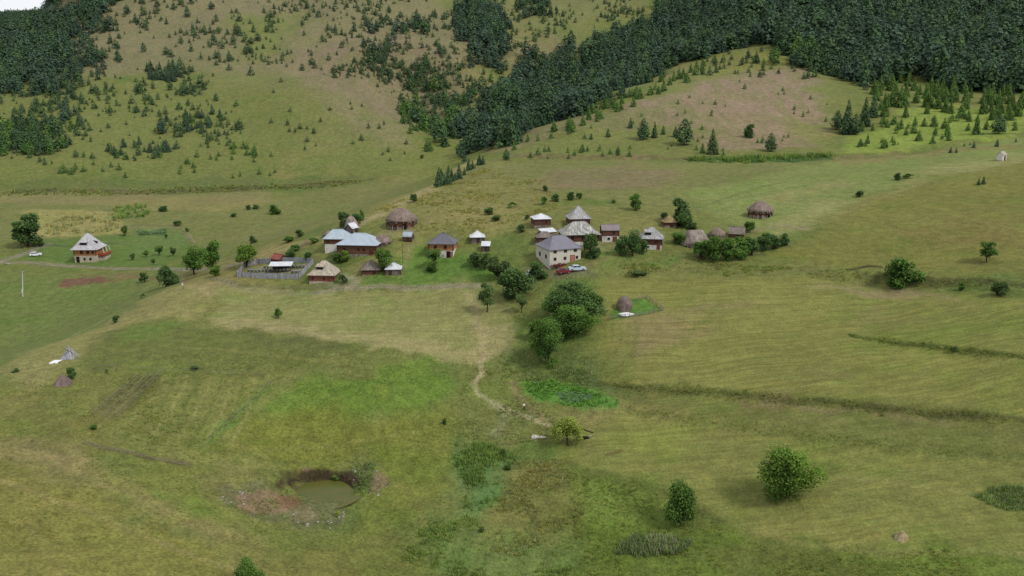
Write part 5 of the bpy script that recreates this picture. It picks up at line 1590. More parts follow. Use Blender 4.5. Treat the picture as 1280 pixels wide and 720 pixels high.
# ------------------------------------------------------------------ vehicles
def car(label, px, py, rz, paint, L=4.2, W=1.7, hh=1.45, kind='hatch'):
    p = G(px, py)
    root = empty('parked_car', (p[0], p[1], p[2] + .02), R(rz)); tag(root, label, 'car', 'cars parked in the village')
    # side profile, x = length (front +)
    l = L / 2
    low = [(-l, .45), (-l + .05, .80), (-l + .25, .92), (l - 1.0, .90), (l - .25, .78), (l, .60), (l, .38), (l - .1, .25), (-l + .1, .25)]
    if kind == 'suv': low = [(x, z * 1.08 + .05) for x, z in low]
    mb = MB()
    n = len(low)
    sec = [(-W / 2, .86), (-W / 2 + .06, 1.0), (W / 2 - .06, 1.0), (W / 2, .86)]
    for s, q in enumerate(sec[:-1]):
        y0, k0 = sec[s]; y1, k1 = sec[s + 1]
        f = lambda pt, y, k: (pt[0] * (.97 + .03 * k if k < 1 else 1), y, (pt[1] - .5) * (.86 + .14 * k if k < 1 else 1) + .5)
        for i in range(n):
            j = (i + 1) % n
            mb.poly([f(low[i], y0, k0), f(low[j], y0, k0), f(low[j], y1, k1), f(low[i], y1, k1)])
    for (y, k), rev in ((sec[0], False), (sec[-1], True)):
        q = [f(pt, y, k) for pt in low]
        mb.poly(q if rev else q[::-1])
    body = mb.build('body', MAT[paint], root, merge=True)
    b0 = .88 if kind != 'suv' else 1.0
    rear = -l + (.25 if kind != 'sedan' else .75)
    A = [(rear, b0), (l - 1.05, b0)]; B = [(rear + .35, hh), (l - 1.95, hh)]
    wy, ty = W / 2 - .07, W / 2 - .24
    cab = MB()
    v = [(A[0][0], -wy, b0), (A[1][0], -wy, b0), (A[1][0], wy, b0), (A[0][0], wy, b0), (B[0][0], -ty, hh), (B[1][0], -ty, hh), (B[1][0], ty, hh), (B[0][0], ty, hh)]
    for q in ((4, 5, 6, 7), (0, 1, 5, 4), (1, 2, 6, 5), (2, 3, 7, 6), (3, 0, 4, 7)):
        cab.poly([v[i] for i in q])
    cab.build('cabin', MAT[paint], root)

    def pane(q, name):
        c = [Vector(v[i]) for i in q]; ctr = sum(c, Vector()) / 4
        nrm = (c[1] - c[0]).cross(c[2] - c[0]).normalized()
        m = MB(); s = [ctr + (x - ctr) * .84 + nrm * .012 for x in c]
        m.poly(s); m.build(name, MAT['glass'], root)
    pane((1, 2, 6, 5), 'windscreen'); pane((3, 0, 4, 7), 'rear_window')
    for sy, q in ((-1, (0, 1, 5, 4)), (1, (2, 3, 7, 6))):
        c = [Vector(v[i]) for i in q]
        nrm = (c[1] - c[0]).cross(c[2] - c[0]).normalized()
        for t0, t1 in ((.06, .5), (.54, .94)):
            lo0, lo1 = c[0].lerp(c[1], t0), c[0].lerp(c[1], t1); hi0, hi1 = c[3].lerp(c[2], t0), c[3].lerp(c[2], t1)
            m = MB(); m.poly([x + nrm * .012 for x in (lo0.lerp(hi0, .1), lo1.lerp(hi1, .1), lo1.lerp(hi1, .88), lo0.lerp(hi0, .88))]); m.build('side_window', MAT['glass'], root)
    for sx in (-l + .8, l - .85):
        for sy in (-1, 1):
            m = MB(); y0 = sy * (W / 2 - .2); y1 = sy * (W / 2 + .015)
            m.tube([(sx, y0, .32), (sx, y1, .32)], .32, 16); w = m.build('wheel', MAT['black'], root)
            m = MB(); m.tube([(sx, sy * (W / 2 - .05), .32), (sx, y1 + sy * .008, .32)], .19, 12); m.build('rim', MAT['chrome'], w)
    for sy in (-1, 1):
        m = MB(); m.box(l - .06, l + .012, sy * W * .34 - .16, sy * W * .34 + .16, .56, .70); m.build('headlight', MAT['lamp'], root)
        m = MB(); m.box(-l - .012, -l + .06, sy * W * .38 - .1, sy * W * .38 + .1, .62, .80); m.build('tail_light', MAT['lamp_red'], root)
    m = MB(); m.box(l - .12, l + .03, -W / 2 + .08, W / 2 - .08, .28, .46); m.build('front_bumper', MAT['black' if kind != 'sedan' else 'chrome'], root)
    m = MB(); m.box(-l - .03, -l + .12, -W / 2 + .08, W / 2 - .08, .30, .48); m.build('rear_bumper', MAT['black' if kind != 'sedan' else 'chrome'], root)
    return root


# ------------------------------------------------------------------ haystacks, boards, poles, stones
def haystack(label, px, py, r_, hgt, mat, dome=1.0, name='haystack', seed=1, flat=1.0):
    p = G(px, py)
    root = empty(name, (p[0], p[1] + r_ * .8 * flat, p[2])); tag(root, label, 'haystack')
    r = np.random.default_rng(seed); n = 28
    prof = [(.96, -.12), (1.0, .08), (1.03, .3), (.98, .5), (.86, .68), (.62, .84), (.32, .95), (.05, 1.0)] if dome > .5 else [(1.05, -.1), (.98, .06), (.82, .28), (.62, .5), (.42, .72), (.22, .9), (.04, 1.0)]
    rings = []
    for q, t in prof:
        ring = []
        for k in range(n):
            a = 2 * math.pi * k / n
            w = 1 + .06 * math.sin(2 * a + t * 3) + .05 * (r.random() - .5)
            ring.append((r_ * q * w * math.cos(a), r_ * flat * q * w * math.sin(a), hgt * t + .06 * (r.random() - .5)))
        rings.append(ring)
    mb = MB()
    for i in range(len(rings) - 1):
        for k in range(n):
            j = (k + 1) % n
            u0, u1 = k / n * 6.28 * r_, (k + 1) / n * 6.28 * r_
            mb.poly([rings[i][k], rings[i][j], rings[i + 1][j], rings[i + 1][k]], [(u0, prof[i][1] * hgt), (u1, prof[i][1] * hgt), (u1, prof[i + 1][1] * hgt), (u0, prof[i + 1][1] * hgt)])
    mb.poly(rings[-1])
    # loose wisps that break the outline
    for k in range(220):
        a = r.uniform(0, 6.28); i = r.integers(1, len(prof) - 1); q, t = prof[i]
        x, y, z = r_ * q * math.cos(a), r_ * flat * q * math.sin(a), hgt * t + r.uniform(-.1, .1)
        d = np.array([math.cos(a), math.sin(a), r.uniform(-.9, .6)]) * r.uniform(.12, .34) * min(1, r_ / 1.4); s = np.array([-math.sin(a), math.cos(a), 0]) * .04
        mb.poly([(x - s[0], y - s[1], z), (x + s[0], y + s[1], z), (x + d[0], y + d[1], z + d[2])])
    mb.build('hay_mound', MAT[mat], root, smooth=True)
    return root


def rock_mesh(seed, flat=.6):
    r = np.random.default_rng(seed); n = 9
    mb = MB(); rings = []
    for t in (-.8, -.35, .15, .6, .92):
        rr = math.sqrt(max(.05, 1 - t * t))
        rings.append([(rr * math.cos(2 * math.pi * k / n) * r.uniform(.78, 1.15), rr * math.sin(2 * math.pi * k / n) * r.uniform(.78, 1.15), flat * t + r.uniform(-.06, .06)) for k in range(n)])
    for i in range(4):
        for k in range(n):
            j = (k + 1) % n
            mb.poly([rings[i][k], rings[i][j], rings[i + 1][j], rings[i + 1][k]])
    mb.poly(rings[-1]); mb.poly(rings[0][::-1])
    return mb


def build_props():
    car('white hatchback on the gravel lane by the round dark tree', 45, 320, 24, 'car_white', 4.2, 1.75, 1.6, 'suv')
    car('small white hatchback parked below the left corner of the cream house', 666.5, 345, 12, 'car_white', 3.9, 1.65, 1.42)
    car('dark red hatchback parked between the white and the pale blue car', 705, 341.5, 18, 'car_red', 3.8, 1.6, 1.4)
    car('pale blue saloon parked before the red door of the cream house', 721.5, 338, 8, 'car_blue', 4.6, 1.75, 1.42, 'sedan')

    # woodpile along the cream house
    p = G(699, 334)
    root = empty('woodpile', (p[0] + .2, p[1] + .3, p[2]), R(22)); tag(root, 'long reddish woodpile against the front of the cream house', 'woodpile')
    r = np.random.default_rng(3)
    mb = MB()
    for k in range(90):
        x = r.uniform(-2.6, 2.6); z = r.uniform(0, 1) * (1.0 - .25 * abs(x) / 2.6)
        mb.tube([(x, -.55 + r.uniform(-.06, .06), z), (x + r.uniform(-.08, .08), .45, z + r.uniform(-.04, .04))], r.uniform(.08, .13), 6)
    mb.build('split_logs', m_plain('split_wood', (118, 66, 54), .9, .5, 2.5), root)

    haystack('tall brown haystack standing in the fenced green garden', 781, 389.5, 1.75, 3.6, 'hay_old', 1.0, seed=2)
    haystack('low mauve brown heap of old hay beside the small dark bush', 75, 483, 1.75, 2.0, 'hay_old', .3, seed=3)
    haystack('little pale hay cock alone on the mown field', 1130, 677, 1.15, 1.25, 'hay_new', .3, seed=4)
    p = G(782, 396)
    mb = rock_mesh(12, .55); mb.v = [(x * 2.05, y * 1.0, z * .95 + .35) for x, y, z in mb.v]
    o = mb.build('tarpaulin', MAT['tarp'], None, smooth=True); o.location = (p[0], p[1] + .6, p[2]); o.rotation_euler = (0, 0, R(3))
    tag(o, 'white tarpaulin heap lying at the foot of the brown haystack', 'tarpaulin')

    # collapsed hay rack of grey poles on the ridge
    p = G(85, 449)
    root = empty('collapsed_rack', p); tag(root, 'collapsed grey timber rack with poles sticking out on the ridge', 'timber rack')
    b = MB(); b.slope([(-1.4, -.5, 0), (.4, -.8, .1), (.7, .4, 2.0), (-.7, .6, 1.7)]); b.slope([(.4, -.78, .1), (1.3, .2, .0), (1.0, .6, 1.7), (.7, .42, 2.0)]); b.build('board_wall', MAT['fence_grey'], root)
    for a, c in (((-.6, .4, 2.6), (3.0, -.2, .5)), ((-1.0, .5, 2.5), (1.4, .2, 1.2)), ((-.3, .9, 2.9), (2.2, .4, .9)), ((-2.0, -.3, .1), (.8, .3, 2.3)), ((.2, -.4, -.1), (.4, .5, 2.6)), ((1.6, .6, -.1), (.3, .3, 2.4))):
        b = MB(); b.tube([a, c], [.08, .06], 6); b.build('pole', MAT['fence_grey'], root)
    p = G(69, 453.5)
    b = MB(); b.poly([(-1.2, -.6, .10), (.6, -.5, .16), (1.4, .5, .55), (-.5, .6, .42)]); b.poly([(-1.2, -.6, .06), (-.5, .6, .38), (1.4, .5, .51), (.6, -.5, .12)])
    b.box(-.9, -.1, -.8, -.5, -.2, .2, .05); b.box(.3, .8, -.7, -.3, -.2, .3, .05)
    o = b.build('sheet_scrap', MAT['tarp']); o.location = p; tag(o, 'crumpled white sheet scraps beside the collapsed timber rack', 'scrap sheet')

    # utility poles
    for px, py, hp, lab, m in ((28.5, 371, 33, 'pale concrete electricity pole in the green valley field', 'pole_white'), (229, 361, 26, 'grey timber electricity pole on the bend below the bushes', 'rail'), (503.5, 329, 27, 'dark thin post beside the tiny blue roofed shed', 'wood_dark')):
        p = G(px, py); hgt = hp * px_scale(p)
        root = empty('utility_pole', p); root.rotation_euler = (0, R(7) if px < 100 else 0, 0); tag(root, lab, 'pole')
        b = MB(); b.tube([(0, 0, -.5), (0, 0, hgt * .5), (0, 0, hgt)], [.17, .14, .09] if m != 'wood_dark' else [.06, .05, .04], 10); b.build('shaft', MAT[m], root)
        if m != 'wood_dark':
            b = MB(); b.bar((-.7, 0, hgt - .35), (.7, 0, hgt - .35), .1); b.build('crossarm', MAT['wood_grey'], root)
            for x in (-.6, 0, .6):
                b = MB(); b.tube([(x, 0, hgt - .3), (x, 0, hgt - .1)], [.05, .035], 8); b.build('insulator', MAT['pole_white'], root)
            b = MB(); b.box(-.22, .22, -.36, -.17, hgt * .16, hgt * .30, .02); b.build('meter_box', MAT['pole_white'], root)

    # by the willow: concrete slab, rubble, trough, pole
    p = G(674, 547)
    b = MB(); b.box(-1.5, 1.4, -.75, .75, -.3, .16, .04); o = b.build('concrete_slab', MAT['concrete']); o.location = (p[0], p[1] + .4, p[2]); o.rotation_euler = (0, 0, R(-3)); tag(o, 'pale flat slab in the grass beside the willow', 'slab')
    p = G(729, 550)
    root = empty('water_trough', (p[0], p[1] + .3, p[2]), R(7)); tag(root, 'long black trough lying in the grass to the side of the willow', 'trough')
    b = MB()
    n = 10
    for s0, s1, ro, zz in ((0, 1, .42, .0),):
        for k in range(n):
            a0 = math.pi + math.pi * k / n; a1 = math.pi + math.pi * (k + 1) / n
            for rad, rev in ((.42, False), (.34, True)):
                q = [(-1.35, rad * math.cos(a0), .46 + rad * math.sin(a0)), (1.15, rad * math.cos(a0), .46 + rad * math.sin(a0)), (1.15, rad * math.cos(a1), .46 + rad * math.sin(a1)), (-1.35, rad * math.cos(a1), .46 + rad * math.sin(a1))]
                b.poly(q[::-1] if rev else q)
    for x, rev in ((-1.35, True), (1.15, False)):
        q = [(x, .42 * math.cos(math.pi + math.pi * k / n), .46 + .42 * math.sin(math.pi + math.pi * k / n)) for k in range(n + 1)]
        b.poly(q[::-1] if rev else q)
    b.build('basin', MAT['black'], root)
    b = MB(); b.box(-1.3, 1.1, -.30, .30, .30, .33); b.build('stained_water', MAT['opening'], root)
    b = MB(); b.bar((1.15, .1, .45), (1.9, .3, .75), .16); b.bar((1.2, -.1, .5), (1.7, .0, .62), .14); b.build('spout', MAT['stone_white'], root)
    a, c = G(725.5, 536), G(741.5, 541.5)
    b = MB(); b.tube([(0, 0, .12), tuple(np.array(c) - np.array(a) + np.array([0, 0, .1]))], [.11, .08], 8); o = b.build('fallen_pole', MAT['wood_dark']); o.location = a; tag(o, 'dark wooden pole lying behind the black trough', 'pole')

    # hives inside the pen: one of each, then copies
    p0 = G(316, 341)
    hive = empty('hive', p0); tag(hive, 'x', 'hive', 'small hives inside the plank pen')
    b = MB(); b.box(-.24, .24, -.25, .25, .38, .82); bx = b.build('box', MAT['wood_grey'], hive)
    b = MB(); b.box(-.27, .27, -.31, .31, .823, .88); b.build('lid', MAT['fence_grey'], hive)
    b = MB(); b.box(-.15, .15, -.27, -.252, .42, .47); b.build('entrance_slot', MAT['opening'], hive)
    for x in (-.2, .2):
        for y in (-.18, .18):
            b = MB(); b.box(x - .04, x + .04, y - .04, y + .04, -.2, .378); b.build('leg', MAT['wood_dark'], hive)
    row = [(311 + 4.4 * k, 340.2 + .35 * math.sin(k)) for k in range(12)] + [(331 + 4.2 * k, 335.6 + .15 * k) for k in range(2)] + [(367 + 4.2 * k, 335.0 + .2 * math.sin(2 * k)) for k in range(5)] + [(366 + 4.4 * k, 341.8) for k in range(3)]
    kids = list(hive.children)
    for i, (px, py) in enumerate(row):
        p = G(px, py)
        if i == 0: t = hive
        else:
            t = hive.copy(); COL.objects.link(t)
            for ch in kids:
                c = ch.copy(); COL.objects.link(c); c.parent = t
        t.location = p; t.rotation_euler = (0, 0, R(random.uniform(-12, 12)))
        t['label'] = ['small pale lidded hive on legs in the front row of the pen', 'small pale lidded hive beside the open shelter in the pen', 'small pale lidded hive in the back row under the far fence', 'small pale lidded hive in the pen corner nearest the red hut'][0 if i < 12 else 1 if i < 14 else 2 if i < 19 else 3]
        t['group'] = ['front row of hives', 'hives by the shelter', 'back row of hives', 'hives in the pen corner'][0 if i < 12 else 1 if i < 14 else 2 if i < 19 else 3]

    # stones on the dug earth round the pond
    rocks = [rock_mesh(s, .6).build('stone', MAT['stone_white'], None) for s in (1, 2, 3)]
    r = np.random.default_rng(77)
    zones = [((276, 612), (310, 632), 14, 'pale stone on the weedy side of the dug earth heaps'), ((355, 640), (430, 662), 22, 'pale stone on the earth heap in front of the pond'), ((440, 582), (474, 602), 12, 'pale stone among weeds on the bank beside the pond'), ((462, 612), (474, 620), 4, 'pale stone at the foot of the smooth earth mound')]
    cnt = 0
    for (x0, y0), (x1, y1), n, lab in zones:
        for k in range(n):
            p = G(round(r.uniform(x0, x1), 1), round(r.uniform(y0, y1), 1))
            t = rocks[cnt] if cnt < 3 else rocks[cnt % 3].copy()
            if cnt >= 3: COL.objects.link(t)
            s = r.uniform(.09, .22) * (1.5 if r.random() < .12 else 1)
            t.scale = (s * r.uniform(.9, 1.5), s, s); t.location = (p[0], p[1], p[2] + s * .2); t.rotation_euler = (r.uniform(-.3, .3), r.uniform(-.3, .3), r.uniform(0, 6))
            tag(t, lab, 'stone', lab.replace('pale stone', 'pale stones')); cnt += 1
    for px, py, lab in ((10, 330, 'pale flat boulder beside the road fork'), (601, 326.5, 'white stone on the orchard grass'), (669, 478.5, 'small white stone above the vegetable plot'), (362, 335, None)):
        if not lab: continue
        p = G(px, py); t = rocks[0].copy(); COL.objects.link(t); s = .3 if px != 10 else .55
        t.scale = (s * 1.8, s, s * .7); t.location = (p[0], p[1], p[2] + .05); tag(t, lab, 'stone'); t.pop('group', None)

    # pond
    n = 48; mb = MB()
    mb.poly([(8.6 * math.cos(2 * math.pi * k / n), 8.2 * math.sin(2 * math.pi * k / n), 0) for k in range(n)])
    o = mb.build('pond_water', MAT['water']); o.location = (POND_C[0], POND_C[1], POND_Z); tag(o, kind='structure')


# ------------------------------------------------------------------ the walker on the path
def skin_mesh(name, verts, edges, radii, mat, parent, levels=2):
    me = bpy.data.meshes.new(name); me.from_pydata(verts, edges, [])
    o = bpy.data.objects.new(name, me); COL.objects.link(o)
    o.modifiers.new('skin', 'SKIN'); sk = me.skin_vertices[0].data
    for i, r in enumerate(radii):
        sk[i].radius = r if hasattr(r, '__len__') else (r, r)
    sk[0].use_root = True
    o.modifiers.new('sub', 'SUBSURF').levels = levels; o.modifiers['sub'].render_levels = levels
    dg = bpy.context.evaluated_depsgraph_get(); ev = o.evaluated_get(dg)
    m2 = bpy.data.meshes.new_from_object(ev); m2.name = name
    o.modifiers.clear(); o.data = m2
    m2.materials.clear(); m2.materials.append(mat)
    m2.polygons.foreach_set('use_smooth', [True] * len(m2.polygons))
    o.parent = parent
    return o


def build_person():
    p = G(655, 513)
    root = empty('person', p, R(18)); tag(root, 'person in white top and dark trousers walking on the meadow path', 'person')
    V = []; E = []; Rr = []

    def add(v, r, par=None):
        V.append(v); Rr.append(r)
        if par is not None: E.append((par, len(V) - 1))
        return len(V) - 1
    pel = add((0, 0, .93), (.15, .11)); sp = add((0, 0, 1.12), (.13, .10), pel); ch = add((0, -.01, 1.32), (.16, .11), sp); nk = add((0, -.01, 1.48), .055, ch)
    hd0 = add((0, -.02, 1.56), .075, nk); hd1 = add((0, -.03, 1.65), (.078, .095), hd0); add((0, -.02, 1.72), .06, hd1)
    add((0, -.12, 1.625), .018, hd1)       # nose
    for s in (-1, 1):
        sh = add((s * .18, 0, 1.40), .06, ch); el = add((s * .26, .03 + s * .06, 1.13), .045, sh); wr = add((s * .27, -.05 + s * .12, .90), .03, el); pa = add((s * .27, -.07 + s * .13, .83), (.034, .022), wr)
        for k, ln in enumerate((.07, .085, .08, .062)):
            f1 = add((s * .27, -.098 + .018 * k + s * .13, .83 - .05), .009, pa); add((s * .262, -.105 + .018 * k + s * .13, .83 - .05 - ln * .55), .008, f1)
        th = add((s * .25, -.11 + s * .13, .83), .010, pa); add((s * .245, -.125 + s * .13, .79), .009, th)
        hip = add((s * .095, 0, .88), .095, pel); kn = add((s * .10, -.03 - s * .13, .50), .062, hip); an = add((s * .10, .03 - s * .20, .09), .042, kn); add((s * .11, -.13 - s * .20, .04), .036, an)
    body = skin_mesh('body', V, E, Rr, MAT['skin'], root)
    # shirt
    V, E, Rr = [], [], []
    pel = add((0, 0, .96), (.165, .125)); sp = add((0, 0, 1.12), (.15, .12), pel); ch = add((0, -.01, 1.32), (.18, .13), sp); add((0, -.01, 1.44), .085, ch)
    for s in (-1, 1):
        sh = add((s * .185, 0, 1.40), .075, ch); add((s * .235, .02 + s * .03, 1.22), .065, sh)
    skin_mesh('shirt', V, E, Rr, MAT['cloth_white'], root)
    V, E, Rr = [], [], []
    pel = add((0, 0, .95), (.16, .12))
    for s in (-1, 1):
        hip = add((s * .095, 0, .86), .108, pel); kn = add((s * .10, -.03 - s * .13, .50), .075, hip); add((s * .10, .03 - s * .20, .12), .058, kn)
    skin_mesh('trousers', V, E, Rr, MAT['cloth_dark'], root)
    V, E, Rr = [], [], []
    a = add((0, .02, 1.60), .075); b = add((0, .01, 1.69), (.085, .09), a); add((0, -.02, 1.735), .07, b)
    skin_mesh('hair', V, E, Rr, MAT['hair'], root)
    for s in (-1, 1):
        m = MB(); m.box(s * .03 - .012, s * .03 + .012, -.128, -.118, 1.645, 1.662); m.build('eye', MAT['hair'], root)
    m = MB(); m.box(-.025, .025, -.116, -.108, 1.58, 1.588); m.build('mouth', MAT['door_red'], root)


